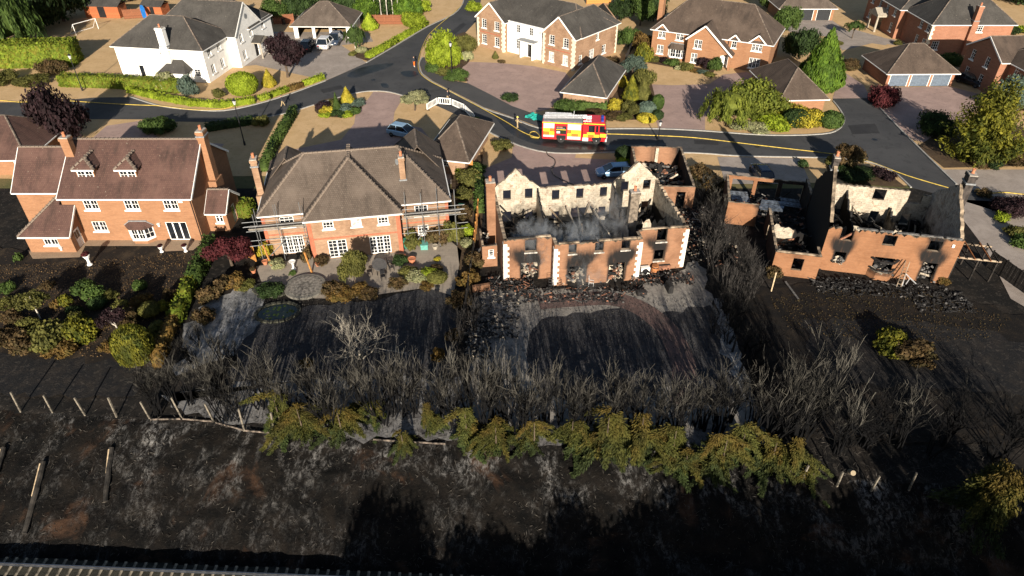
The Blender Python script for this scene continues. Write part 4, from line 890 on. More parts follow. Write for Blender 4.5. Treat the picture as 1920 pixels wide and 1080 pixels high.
# --- garden sheds, top left
SHEDWOOD = plain('red_shed_wood', (.34, .1, .035), .8, var=.2)
def shed(label, x, y, w, d, h, rz=0):
    s = thing('garden_shed', label, 'shed', (x, y, 0), rz)
    n = int(w / .3)
    for i in range(n):
        if i == 0: me = box_mesh('board', (.005, w / n - .005, -.02, .02, .05, h), SHEDWOOD)
        inst('board', me, s, (i * w / n, 0, 0))
    m = MB(); m.box(0, w, .03, d, 0, h); m.build('wall', SHEDWOOD, s)
    slab(s, [[(-.3, -.4, h), (w + .3, -.4, h), (w + .3, d / 2, h + .8), (-.3, d / 2, h + .8)], [(w + .3, d + .3, h), (-.3, d + .3, h), (-.3, d / 2, h + .8), (w + .3, d / 2, h + .8)]], TILE_SLATE, .06)
    m = MB(); m.box(w * .4, w * .6, -.05, -.03, .1, h - .2); m.build('door', BLACK, s); return s
shed('long red-brown wooden shed beside the football goal', -84.5, 141, 7, 3, 2.3, R(-4))
shed('small red-brown wooden playhouse beside the blue paddleboard', -73.5, 142, 4, 3, 2.0, R(-6))

# ---------------------------------------------------------------- burnt-out houses
def flare(holes, k=1.6, lean=-.45, up=1.6):
    """sooty licks plus slanting sun shade, both coloured into the wall above openings: (u, w, z, h[, strength])"""
    H = [(h[0], h[1], h[2], h[3], h[4] if len(h) > 4 else 1.) for h in holes]
    def f(u, z):
        s = 0.
        for u0, w, z0, h, st in H:
            a = z - (z0 + h)
            if a > -.25 and st > 0:
                cu = u0 + w / 2 + lean * max(a, 0); hw = w / 2 + .2 + .5 * max(a, 0)
                e = max(0., abs(u - cu) - hw * .35) / (hw * .7)
                s = max(s, st * math.exp(-(max(a, 0) / up) ** 2) * math.exp(-e * e))
            elif -h < a <= 0 and st > 0:
                e = max(0., max(u0 - u, u - u0 - w)); s = max(s, .75 * st * math.exp(-(e / .16) ** 2))
        return min(1., s * k)
    return f
def ragged(base, amp, seed, step=.17):
    r = np.random.default_rng(seed); t = r.random(400)
    def f(u):
        i = u / step; j = int(i); a = t[j % 400] * (1 - i + j) + t[(j + 1) % 400] * (i - j)
        return (base(u) if callable(base) else base) - amp * a ** 2
    return f
def rubble(name, boxes, n, smin, smax, mats, seed, parent=None, label=None, flat=.5, long=.25):
    """tumbled bricks, plaster and charred scraps: too many to count"""
    r = np.random.default_rng(seed); m = MB()
    for _ in range(n):
        b = boxes[r.integers(len(boxes))]
        x, y = r.uniform(b[0], b[1]), r.uniform(b[2], b[3]); s = smin + (smax - smin) * r.random() ** 2
        z = b[4] + r.random() ** 2 * b[5]
        if r.random() < long: d = (s * r.uniform(2, 6), s * .35, s * .3)
        else: d = (s, s * r.uniform(.5, 1), s * r.uniform(.2, flat + .2))
        M = Matrix.Rotation(r.uniform(0, 6.3), 3, 'Z') @ Matrix.Rotation(r.normal(0, .35), 3, 'X') @ Matrix.Rotation(r.normal(0, .25), 3, 'Y')
        c = [M @ Vector(((i & 1) - .5, ((i >> 1) & 1) - .5, (i >> 2) - .5)) for i in range(8)]
        c = [Vector((x, y, z + d[2] / 2)) + M @ Vector((((i & 1) - .5) * d[0], (((i >> 1) & 1) - .5) * d[1], ((i >> 2) - .5) * d[2] * r.uniform(.7, 1.2))) for i in range(8)]
        k = int(r.integers(len(mats)))
        for q in ((0, 2, 3, 1), (4, 5, 7, 6), (0, 1, 5, 4), (2, 6, 7, 3), (0, 4, 6, 2), (1, 3, 7, 5)): m.face([c[i] for i in q], k)
    o = m.build(name, mats, parent); o['kind'] = 'stuff'
    if label: tag(o, label, 'rubble')
    return o
ASHM = plain('grey_ash', (.12, .115, .11), .95, var=.35)
PALEBIT = plain('pale_plaster_bit', (.42, .36, .28), .95, var=.25)
BRICKBIT = plain('brick_fragment', (.22, .1, .06), .95, var=.3)
SOOTFLOOR = ground_mat('sooty_floor', (.012, .012, .012), (.03, .028, .027), (.11, .1, .09), .8, 2.2, 8., .4, .7, .7, 1.)
SCORCHTIMBER = plain('scorched_wall_plate', (.26, .2, .14), .9, var=.45, scale=1.2)
BITS = [CHAR, CHAR, ASHM, PALEBIT, BRICKBIT, CHAR]
BITS_D = [CHAR, CHAR, CHAR, ASHM, CHAR, BRICKBIT]

SILLD = plain('stained_sill', (.4, .37, .33), .9, var=.35)
def fillc(ops, p0, p1):
    d = (Vector(p1) - Vector(p0)).normalized()
    for h in ops:
        m = MB(); m.box(-.08, h[1] + .08, -.12, -.004, -.1, 0); o = m.build('sill', SILLD, hC); q = Vector(p0) + d * h[0]; o.location = (q.x, q.y, h[2])
hC = thing('roofless_house', 'roofless burnt-out brick house with white quoins and pale exposed inner walls', 'house', (-.75, 51.75, 0), R(7.5))
WM = [BRICK_BURNT, PLASTER, SCORCHTIMBER]; zc = 4.55
def upper_clean(lo=1.9, k=1.): return lambda u, z: max(0., min(1., (lo - z) / 1.6 + .28)) * k
fl = [(1.95, 1.05, 3.05, 1.3), (1.6, 1.62, -.05, 1.95)]
m = MB(); wall(m, (0, 0), (4.4, 0), -.05, ragged(zc, .3, 1), .3, fl, .22, flare([(*fl[0], .55), (*fl[1], 1.)]), lambda u, z: .9); m.build('front_wall', WM, hC); fillc([(1.95, 1.05, 3.05, 1.3, 'sill')], (0, 0), (4.4, 0))
m = MB(); wall(m, (4.4, 0.3), (4.4, -1.35), -.05, ragged(zc, .1, 2), .3, (), .3, lambda u, z: .15, lambda u, z: .9, cap=(.31, 1.34)); m.build('return_wall', WM, hC)
fc = [(1.3, .72, 3.45, 1.0), (3.7, .8, 3.42, 1.02), (6.15, .8, 3.45, 1.0), (1.36, 1.65, -.05, 2.1), (5.2, 1.55, -.05, 2.12)]
m = MB(); wall(m, (4.4, -1.35), (12.5, -1.35), -.05, ragged(zc, .32, 3), .3, fc, .22, flare([(*fc[0], .3), (*fc[1], .3), (*fc[2], .35), (*fc[3], .95), (*fc[4], 1.)], lean=.45), lambda u, z: .9); m.build('front_wall', WM, hC)
fillc([(1.3, .72, 3.45, 1, 'sill'), (3.7, .8, 3.42, 1, 'sill'), (6.15, .8, 3.45, 1, 'sill')], (4.4, -1.35), (12.5, -1.35))
m = MB(); wall(m, (12.5, -1.35), (12.5, .3), -.05, ragged(zc, .1, 4), .3, (), .3, lambda u, z: .1, lambda u, z: .9, cap=(.31, 1.34)); m.build('return_wall', WM, hC)
fr = [(1.78, .98, 3.15, 1.35), (1.78, 1.0, 1.02, 1.2)]
m = MB(); wall(m, (12.5, 0), (17.3, 0), -.05, ragged(zc, .22, 5), .3, fr, .22, flare([(*fr[0], .3), (*fr[1], .8)]), lambda u, z: .8); m.build('front_wall', WM, hC)
fillc([(1.78, .98, 3.15, 1.3, 'sill'), (1.78, 1.0, 1.02, 1.2, 'sill')], (12.5, 0), (17.3, 0))
m = MB(); wall(m, (17.3, 0), (17.3, 9.9), -.05, ragged(zc + .05, .5, 6), .3, (), .25, lambda u, z: .2, lambda u, z: .42 + (.35 if z < 2 else 0), cap=(.3, 9.6)); m.build('side_wall', [BRICK_BURNT, PLASTER, SCORCHTIMBER], hC)
m = MB(); wall(m, (0, 9.9), (0, 0), -.05, ragged(zc, .15, 7), .3, (), .25, lambda u, z: .1, lambda u, z: .8, cap=(.3, 9.6)); m.build('side_wall', WM, hC)
def rear_top(u):
    x = 17.3 - u
    if x < 4.7: return 4.6 + 2.05 * (1 - abs(x - 2.4) / 2.3) if x < 4.7 else 4.4
    if x > 12.6: return 4.6 + 2.05 * max(0, 1 - abs(x - 15.0) / 2.3)
    return 4.4
rw = [(1.1, .8, 3.25, 1.08), (3.35, .78, 3.28, 1.1), (6.15, .78, 2.9, 1.1), (8.7, .75, 2.9, 1.1), (11.2, .75, 2.9, 1.1), (13.4, .78, 3.38, 1.1), (15.75, .78, 3.42, 1.1), (1.1, .85, .6, 1.25), (3.4, .8, .55, 1.3), (6.2, .78, .5, 1.0), (8.25, 1.6, -.05, 1.8), (15.8, .85, .8, 1.2), (11.2, .75, .5, 1.2)]
rh = [(17.3 - h[0] - h[1], h[1], h[2], h[3]) for h in rw]
def rear_soot(u, z):
    x = 17.3 - u
    s = max(0., (.9 - z) / 1.6) * .6 + (.12 if x > 11 and z < 3 else 0)
    return min(1., s)
m = MB(); wall(m, (17.3, 9.9), (0, 9.9), -.05, ragged(rear_top, .28, 8), .3, rh, .22, lambda u, z: .1, rear_soot, breaks=(17.3 - 2.4, 17.3 - 4.7, 17.3 - 15, 17.3 - 12.6)); m.build('rear_wall', WM, hC)
# remains inside
m = MB()
wall(m, (4.55, 9.6), (4.55, .3), -.05, ragged(lambda u: 4.4 - .28 * u if u < 6 else 2.6 - .1 * u, 1.2, 11), .2, (), .3, lambda u, z: .3, lambda u, z: .35); m.build('partition_wall', [PLASTER, PLASTER, CHAR], hC)
m = MB(); wall(m, (12.35, 9.6), (12.35, -1.0), -.05, ragged(lambda u: 4.6 - .2 * u, 1.7, 12), .2, (), .3, lambda u, z: .4, lambda u, z: .3); m.build('partition_wall', [PLASTER_D, PLASTER, CHAR], hC)
m = MB(); wall(m, (4.7, 4.4), (12.2, 4.4), -.05, ragged(1.9, 1.2, 13), .15, (), .3, lambda u, z: .15, lambda u, z: .75); m.build('partition_wall', [PLASTER, PLASTER_D, CHAR], hC)
m = MB(); wall(m, (12.6, 5.2), (17.0, 5.2), -.05, ragged(2.6, 1.2, 14), .15, [(1.2, .9, -.05, 2.0)], .3, lambda u, z: .1, lambda u, z: .75); m.build('partition_wall', [PLASTER, PLASTER_D, CHAR], hC)
sheet('floor', [(.3, .3), (4.6, .3), (4.6, -1.0), (12.2, -1.0), (12.2, .3), (17, .3), (17, 9.6), (.3, 9.6)], .06, SOOTFLOOR, parent=hC)
chimney(hC, 12.9, 3.6, .85, .7, 0, 6.7, plain('smoked_brick', (.16, .13, .1), .95, var=.3), 1)
chimney(hC, -.45, 6.8, .85, .8, 0, 7.0, BRICK_BURNT, 1)
for x, y, dx, z1 in ((0, 0, 1, 4.1), (4.4, -1.35, 1, 4.1), (12.5, -1.35, -1, 4.15), (17.3, 0, -1, 4.3)):
    quoins(hC, x, y, .1, z1, plain('white_quoin', (.68, .64, .58), .8, var=.1), dx, 1, 13)
r = random.Random(3)
for i in range(80):   # fallen roof and floor timbers
    x, y = r.uniform(.8, 16.5), r.uniform(.3, 9); a = r.uniform(0, 3.14); L = r.uniform(1.2, 4.2); t = r.choice((0, 0, .4, .7, 1.1)) * r.random()
    p = Vector((x, y, r.uniform(.3, 1.4))); q = p + Vector((math.cos(a) * math.cos(t), math.sin(a) * math.cos(t), math.sin(t))) * L
    q.x = min(max(q.x, .5), 16.8); q.y = min(max(q.y, -.3), 9.4)
    m = MB(); m.beam(p, q, .1, .16); m.build('charred_beam', r.choice((CHAR, CHAR, CHAR, SCORCHTIMBER)), hC)
for p, q in (((8.1, 4.6, 2.6), (8.9, 9.4, 1.9)), ((7.6, 8.9, 2.3), (8.5, 3.0, .8)), ((10.2, 7.9, 2.4), (11.0, 4.0, 1.6)), ((2.6, 9.0, 1.6), (4.0, 9.2, 2.1))):
    m = MB(); m.beam(p, q, .12, .18); m.build('charred_beam', PALEBIT, hC)
for x0, x1, y in ((.4, 4.3, .15), (4.8, 12.3, -1.2), (12.8, 17.2, .15)):
    x = x0
    while x < x1 - .3:
        e = min(x1, x + r.uniform(.9, 2.6)); m = MB(); m.box(x, e, y - .1, y + .1, zc - .02, zc + .08 + r.random() * .04); m.build('wall_plate', r.choice((SCORCHTIMBER, SCORCHTIMBER, CHAR)), hC); x = e + r.uniform(.02, .25)
rubble('rubble', [(.5, 16.8, .5, 9.3, .05, 1.0), (4.8, 12, -.9, 4, .05, .9)], 900, .12, .7, [CHAR, CHAR, CHAR, ASHM, CHAR, PALEBIT], 21, hC)
rubble('rubble', [(1.7, 3.1, .35, 1.6, .05, 1.5), (9.8, 11.0, -1.0, .3, .05, 1.4), (5.9, 7.3, -1.0, 0, .05, .9)], 300, .12, .4, [PALEBIT, PALEBIT, ASHM, BRICKBIT, CHAR], 22, hC)
# annexe on the west side
m = MB(); wall(m, (-1.75, 2.6), (-.32, 2.6), -.05, 2.3, .2, [(.6, .5, 1.1, .8)], .2, lambda u, z: .05, lambda u, z: .9); wall(m, (-1.75, 6.2), (-1.75, 2.6), -.05, ragged(2.3, .4, 15), .2, (), .3, lambda u, z: .3, lambda u, z: .9); m.build('annexe_wall', [BRICK_BURNT, PLASTER_D, SCORCHTIMBER], hC)
window(hC, (-1.15, 2.6, 1.1), 0, .5, .8, 1, 3, 0)
rubble('rubble', [(-1.6, -.3, 2.9, 6, .1, 1.9)], 70, .15, .5, [ASHM, PALEBIT, CHAR], 23, hC)
# things standing along its back wall
def on_c(x, y): a = R(7.5); return (-.75 + x * math.cos(a) - y * math.sin(a), 51.75 + x * math.sin(a) + y * math.cos(a), 0)
u = thing('air_unit', 'white air conditioning unit standing by the right end of the roofless house', 'air unit', on_c(12.95, -.75), R(7.5))
m = MB(); m.box(0, .85, 0, .4, .05, .8); m.build('casing', WHITE, u)
m = MB(); m.lathe([(.3, 0), (.3, .02), (.05, .03)], 16); f = m.build('fan_grille', BLACK, u, True); f.location = (.4, -.005, .42); f.rotation_euler = (R(90), 0, 0)
for x in (.08, .7): m = MB(); m.box(x, x + .08, 0, .4, 0, .05); m.build('foot', BLACK, u)
u = thing('garden_barrel', 'orange-brown wooden barrel standing between two windows of the roofless house', 'barrel', on_c(14.35, -.55), 0)
m = MB(); m.lathe([(.3, 0), (.38, .35), (.38, .55), (.32, .9)], 14); m.build('staves', WOOD, u, True)
for z in (.2, .7): m = MB(); m.lathe([(.365, z), (.375, z + .02), (.375, z + .06), (.365, z + .08)], 14); m.build('hoop', DARKMETAL, u)
# --- burnt garage behind it
hCg = thing('burnt_garage', 'roofless burnt garage of pink brick behind the roofless house', 'garage', (13.75, 65.75, 0), R(-3))
GW = [BRICK_BURNT, BRICK_BURNT, SCORCHTIMBER]
m = MB(); wall(m, (0, 0), (6, 0), -.05, 2.55, .25, [(4.1, .95, -.05, 2.0)], .25, flare([(4.1, .95, 0, 2, .3)]), lambda u, z: .9); m.build('wall', GW, hCg)
m = MB(); wall(m, (6, 0), (6, 10), -.05, ragged(2.6, .15, 31), .25, (), .3, lambda u, z: .2, lambda u, z: .95, cap=(.25, 9.75)); m.build('wall', GW, hCg)
m = MB(); wall(m, (6, 10), (0, 10), -.05, ragged(2.65, .1, 32), .25, (), .25, lambda u, z: 0, lambda u, z: .3 + .25 * math.sin(u * 2.4) + (.4 if u < .7 else 0)); m.build('wall', GW, hCg)
m = MB(); wall(m, (0, 10), (0, 0), -.05, ragged(2.6, .25, 33), .25, (), .3, lambda u, z: .2, lambda u, z: .6, cap=(.25, 9.75)); m.build('wall', GW, hCg)
m = MB(); m.box(2.9, 3.25, 9.5, 9.74, 0, 2.6); m.build('pier', PALEBIT, hCg)
sheet('floor', [(.2, .2), (5.8, .2), (5.8, 9.8), (.2, 9.8)], .05, SOOTFLOOR, parent=hCg)
rubble('rubble', [(.5, 5.6, .5, 9.5, .05, .9), (.5, 3.2, 3, 8, .05, 1.3)], 330, .15, .8, BITS, 24, hCg)

# --- second burnt house on the right
hD = thing('gutted_house', 'gutted orange brick house with open bay, tall charred gables and no roof', 'house', (29.2, 53.8, 0), R(-12.5))
BRICK_D = brick('gutted_house_brick', (.235, .102, .047), (.28, .128, .061), (.21, .13, .08), .35)
DM = [BRICK_D, PLASTER, SCORCHTIMBER]; zd = 4.75
fd = [(1.15, 1.1, 3.4, 1.4), (4.85, 1.1, 3.38, 1.1), (8.7, 1.05, 3.28, 1.1), (1.2, 1.0, 1.0, 1.15), (4.7, 1.75, .72, 1.35), (8.9, 1.25, -.05, 2.1)]
m = MB(); wall(m, (0, 0), (11.4, 0), -.05, ragged(zd, .4, 41), .3, fd, .22, flare([(*fd[0], .5), (*fd[1], .25), (*fd[2], .7), (*fd[3], .95), (*fd[4], .2), (*fd[5], .95)], lean=-.15), lambda u, z: .9); m.build('front_wall', DM, hD)
gab = lambda p, a: (lambda u: a + (p - a) * max(0, 1 - abs(u - 4.7) / 4.7))
m = MB(); wall(m, (11.4, 0), (11.4, 9.4), -.05, ragged(gab(8.0, zd), .45, 42), .3, (), .25, lambda u, z: .2, lambda u, z: .36 + (.25 if z < 2 else 0), breaks=(4.7,), cap=(.3, 9.1)); m.build('side_wall', [BRICK_D, PLASTER_D, SCORCHTIMBER], hD)
m = MB(); wall(m, (0, 9.4), (0, 0), -.05, ragged(gab(8.9, zd), .4, 43), .3, (), .25, lambda u, z: 1.2, lambda u, z: .95, breaks=(4.7,), cap=(.3, 9.1)); m.build('side_wall', [BRICK_D, PLASTER_D, SCORCHTIMBER], hD)
rd = [(5.7, 1.15, 3.3, 1.2), (9.0, 1.3, 3.3, 1.6), (6.0, .85, .4, 1.6), (1.6, 1.1, .9, 1.2), (9.0, .9, .8, 1.3), (2.4, .9, -.05, 1.9)]
rdh = [(11.4 - h[0] - h[1], *h[1:]) for h in rd]
def rd_soot(u, z):
    x = 11.4 - u
    return min(1., (0.6 if x < 1.6 else 0) + max(0, (2.4 - z) / 1.8) * .6 + (.26 if x > 8.6 else .05))
m = MB(); wall(m, (11.4, 9.4), (0, 9.4), -.05, ragged(lambda u: zd - .1 if u > 1.2 else 4.3, .15, 44), .3, rdh, .22, lambda u, z: .2, rd_soot); m.build('rear_wall', DM, hD)
m = MB(); wall(m, (3.1, 9.1), (3.1, .3), -.05, ragged(lambda u: 4.4 - .3 * u, 1.0, 45), .18, (), .3, lambda u, z: .8, lambda u, z: .6); m.build('partition_wall', [PLASTER_D, PLASTER_D, CHAR], hD)
m = MB(); wall(m, (7.6, 9.1), (7.6, .3), -.05, ragged(lambda u: 2.8 - .12 * u, 1.0, 46), .18, (), .3, lambda u, z: .6, lambda u, z: .6); m.build('partition_wall', [PLASTER, PLASTER_D, CHAR], hD)
m = MB(); wall(m, (.3, 5.1), (11.1, 5.1), -.05, ragged(2.3, 1.1, 47), .16, [(5, 1, -.05, 2)], .3, lambda u, z: .3, lambda u, z: .8); m.build('partition_wall', [PLASTER, PLASTER_D, CHAR], hD)
sheet('floor', [(.2, .2), (11.2, .2), (11.2, 9.2), (.2, 9.2)], .06, SOOTFLOOR, parent=hD)
SMOKED = plain('charred_brick', (.05, .042, .038), .95, var=.3)
m = MB(); m.box(11.42, 12.2, 3.9, 5.5, 0, 5.5); m.box(11.42, 12.05, 4.2, 5.2, 5.5, 8.2); m.build('chimney_breast', SMOKED, hD); chimney(hD, 11.75, 4.7, .65, 1.0, 8.2, 9.1, SMOKED, 1)
chimney(hD, .12, 4.9, .5, .8, 8.2, 9.5, SMOKED, 1)
# bay
P = [(4.45, -.02), (5.0, -.7), (6.2, -.7), (6.75, -.02)]
for a, b in zip(P, P[1:]):
    m = MB(); wall(m, a, b, -.05, .75, .2, (), .25, lambda u, z: .15 if z < .5 else .6, lambda u, z: .9); m.build('bay_wall', DM, hD)
rr = random.Random(5)
for a, b in zip(P, P[1:]):
    m = MB(); m.beam((*a, 1.0), (*b, 1.0), .16, .1); m.build('bay_sill', SCORCHTIMBER if rr.random() < .6 else CHAR, hD)
m = MB(); m.beam((P[1][0], P[1][1], 2.0), (P[2][0], P[2][1], 1.95), .2, .12); m.beam((P[0][0], P[0][1] - .1, 2.05), (P[1][0], P[1][1], 2.0), .2, .12); m.beam((P[2][0], P[2][1], 1.95), (P[3][0], P[3][1] - .1, 2.05), .2, .12); m.build('bay_lintel', CHAR, hD)
for i in range(60):
    x, y = rr.uniform(.6, 10.8), rr.uniform(.6, 8.8); a = rr.uniform(0, 3.14); L = rr.uniform(1., 3.6); p = Vector((x, y, rr.uniform(.3, 1.6))); q = p + Vector((math.cos(a), math.sin(a), rr.uniform(-.1, .5))) * L
    q.x = min(max(q.x, .5), 11.0); q.y = min(max(q.y, .4), 9.0); q.z = max(.2, q.z)
    m = MB(); m.beam(p, q, .1, .16); m.build('charred_beam', rr.choice((CHAR, CHAR, CHAR, PALEBIT)), hD)
m = MB(); m.beam((1.3, .15, 3.4), (2.6, .5, 4.3), .12, .18); m.build('charred_beam', BRICKBIT, hD)
x = 2.4
while x < 11:
    e = min(11.2, x + rr.uniform(.8, 2.2)); m = MB(); m.box(x, e, .05, .26, zd - .05, zd + .07); m.build('wall_plate', rr.choice((SCORCHTIMBER, ASHM, CHAR)), hD); x = e + rr.uniform(.03, .4)
rubble('rubble', [(.4, 11, .4, 9, .05, 1.1)], 650, .12, .6, [CHAR, CHAR, CHAR, ASHM, CHAR, PALEBIT], 51, hD)
rubble('rubble', [(9.0, 10.1, .35, 1.4, .05, 1.3), (4.9, 6.2, -.5, .6, .1, .9), (1.2, 2.2, -.1, .5, 1.0, .3)], 150, .15, .5, [PALEBIT, ASHM, ASHM, CHAR], 52, hD)
m = MB(); m.box(10.55, 10.75, -.1, -.004, 3.95, 4.25); m.build('alarm_box', WHITE, hD)
# wing and garage of the second house
fw = [(1.7, .95, .75, 1.3)]
m = MB(); wall(m, (-4.4, -1.85), (-.3, -1.85), -.05, ragged(2.5, .06, 61), .25, fw, .22, flare([(*fw[0], .25)]), lambda u, z: .9); m.build('wing_wall', DM, hD)
m = MB(); wall(m, (-.3, -1.85), (-.3, -.01), -.05, ragged(2.5, .06, 62), .25, (), .3, lambda u, z: .1, lambda u, z: .9, cap=(.25, 1.8)); m.build('wing_wall', DM, hD)
m = MB(); wall(m, (-4.4, 6.9), (-4.4, -1.85), -.05, ragged(2.5, .2, 63), .25, [(2.5, 1.1, -.05, 2.0)], .3, lambda u, z: .75, lambda u, z: .9, cap=(.25, 8.5)); m.build('wing_wall', DM, hD)
m = MB(); wall(m, (-4.1, 3.6), (-.3, 3.6), -.05, ragged(lambda u: 2.5 - .25 * u, .5, 64), .2, (), .25, lambda u, z: .2 + (.6 if u > 2 else 0), lambda u, z: .9); m.build('partition_wall', [PLASTER, PLASTER_D, CHAR], hD)
m = MB()
for z, x0, x1 in ((2.53, -4.3, -.4),):
    m.box(x0, x1, -1.83, -1.65, z, z + .1)
m.build('wall_plate', SCORCHTIMBER, hD)
sheet('floor', [(-4.2, -1.6), (-.3, -1.6), (-.3, 6.8), (-4.2, 6.8)], .07, SOOTFLOOR, parent=hD)
rubble('rubble', [(-4, -.6, -1.5, 6.5, .06, .8)], 220, .12, .5, BITS_D, 53, hD)
GD = [BRICK_D, BRICK_D, SCORCHTIMBER]
m = MB(); wall(m, (-8.4, 6.8), (-5.3, 6.8), -.05, ragged(2.55, .08, 65), .25, (), .25, lambda u, z: max(0, (u - 2.4)) + (.3 if z > 2.2 else 0), lambda u, z: .9); m.build('garage_wall', GD, hD)
m = MB(); wall(m, (-8.4, 13.3), (-8.4, 6.8), -.05, ragged(2.55, .1, 66), .25, (), .25, lambda u, z: .1, lambda u, z: .75, cap=(.25, 6.25)); m.build('garage_wall', GD, hD)
gh = [(.75, 2.25, -.05, 2.2), (3.4, 2.2, -.05, 2.2), (6.05, 2.2, -.05, 2.2)]; gh = [(8.6 - h[0] - h[1], *h[1:]) for h in gh]
m = MB(); wall(m, (.2, 13.3), (-8.4, 13.3), -.05, ragged(2.55, .1, 67), .25, gh, .25, lambda u, z: .2, lambda u, z: .2 + (.7 if u < 3.5 else 0)); m.build('garage_wall', GD, hD)
m = MB(); wall(m, (.2, 9.42), (.2, 13.3), -.05, ragged(3.0, .3, 68), .25, (), .25, lambda u, z: .2, lambda u, z: .9, cap=(.25, 3.6)); m.build('garage_wall', GD, hD)
sheet('floor', [(-8.2, 7), (0, 7), (0, 13.1), (-8.2, 13.1)], .05, SOOTFLOOR, parent=hD)
rubble('rubble', [(-8, -.3, 7.2, 12.8, .05, .7)], 260, .12, .5, BITS_D, 54, hD)
SHEETM = plain('buckled_door_metal', (.2, .23, .27), .4, .6, var=.35)
for i, (x, y, w, d, rz, tl) in enumerate(((-7.6, 10.4, 2.1, 1.5, .3, .35), (-4.9, 9.0, 2.4, 1.7, -.25, .2), (-2.4, 10.2, 2.1, 1.4, .15, .15))):
    m = MB(); n = 6
    for k in range(n):
        a = k * d / n; m.box(0, w, a + .02, a + d / n - .02, .04 * math.sin(k * 1.7), .04 * math.sin(k * 1.7) + .04)
    o = m.build('buckled_garage_door', SHEETM, hD); o.location = (x, y, .75 + .1 * i); o.rotation_euler = (tl, .12 * (-1) ** i, rz)
for x, y, l in ((-6.3, 9.2, 2.5), (-3.3, 11.2, 2.6), (-.9, 9.6, 2.2)):
    m = MB(); m.beam((x, y, .4), (x + l * .7, y + l * .5, 1.6), .1, .16); m.build('charred_beam', CHAR, hD)

# smoke drifting out of the first ruin
def smoke(x0, x1, y0, y1, z0, z1, dens, seed, label):
    m = MB(); m.box(x0, x1, y0, y1, z0, z1); t = NT('smoke_%d' % seed); o = m.build('smoke', t.m)
    t.t.nodes.remove(t.b); g = t.n('TexCoord').outputs['Generated']
    c = t.n('VectorMath', {0: g, 1: (.5, .5, .5)}, operation='SUBTRACT'); l = t.n('VectorMath', {0: c.outputs[0]}, operation='LENGTH').outputs['Value']
    fall = t.n('MapRange', {'Value': l, 'From Min': .5, 'From Max': .12})
    nz = t.noise(t.n('Mapping', {'Vector': t.obj(), 'Location': (seed * 3.1, 0, 0), 'Scale': (1.2, 1., .6)}), .8, 6, .65, 1.4)
    d = t.math('MULTIPLY', t.math('MULTIPLY', fall.outputs[0], t.ramp(nz, .46, .66)), dens)
    v = t.n('VolumePrincipled', {'Color': (.93, .95, .98), 'Density': d, 'Anisotropy': .3}); t.t.links.new(v.outputs[0], t.out.inputs['Volume'])
    o['kind'] = 'stuff'; o['label'] = label; o['category'] = 'smoke'
smoke(-.6, 5.0, 51.4, 55.8, .2, 5.8, 3.2, 1, 'pale smoke hanging over the left rooms of the roofless house')
smoke(3.0, 9.5, 50.9, 55.4, .2, 5.8, 3.4, 2, 'pale smoke drifting over the middle rooms of the roofless house')
smoke(5.5, 12.5, 53.5, 60.5, .4, 6.5, .45, 3, 'thin smoke rising through the back rooms of the roofless house')
smoke(4.5, 9.0, 48.6, 51.0, .2, 3.6, .8, 4, 'thin smoke curling out of a doorway of the roofless house')

# ---------------------------------------------------------------- plants
def quads_mesh(name, C, Nn, sx, sy, mat, extra=None, rs=None, droop=None):
    """N leaf faces: centres C, facing Nn, half sizes sx, sy; extra = (verts, faces) of an inner mass"""
    rs = rs or rng; n = len(C); Nn = Nn / np.maximum(np.linalg.norm(Nn, axis=1, keepdims=True), 1e-6)
    if droop is None:
        a = rs.normal(size=(n, 3)); T = a - (a * Nn).sum(1, keepdims=True) * Nn
    else: T = droop - (droop * Nn).sum(1, keepdims=True) * Nn
    T /= np.maximum(np.linalg.norm(T, axis=1, keepdims=True), 1e-6); B = np.cross(Nn, T)
    k = rs.uniform(.65, 1.3, (n, 1)); sx = sx * k; sy = sy * k
    V = np.stack([C - T * sx, C - B * sy + Nn * sy * .15, C + T * sx, C + B * sy + Nn * sy * .15], 1).reshape(-1, 3)
    F = np.arange(4 * n); tot = np.full(n, 4); 
    if extra is not None:
        ev, ef = extra; ef = np.array(ef) + len(V); V = np.concatenate([V, ev]); F = np.concatenate([F, ef.ravel()]); tot = np.concatenate([tot, np.full(len(ef), ef.shape[1])])
    me = bpy.data.meshes.new(name); me.vertices.add(len(V)); me.vertices.foreach_set('co', V.astype(np.float32).ravel())
    me.loops.add(len(F)); me.loops.foreach_set('vertex_index', F.astype(np.int32)); me.polygons.add(len(tot))
    st = np.concatenate([[0], np.cumsum(tot)[:-1]]).astype(np.int32); me.polygons.foreach_set('loop_start', st)
    me.materials.append(mat); me.update(calc_edges=True); return me
def ico(sub=2):
    b = bmesh.new(); bmesh.ops.create_icosphere(b, subdivisions=sub, radius=1.); v = np.array([x.co[:] for x in b.verts]); f = [[q.index for q in x.verts] for x in b.faces]; b.free(); return v, f
ICO2, ICO1 = ico(3), ico(2)
def sph(n, rs):
    v = rs.normal(size=(n, 3)); return v / np.linalg.norm(v, axis=1, keepdims=True)
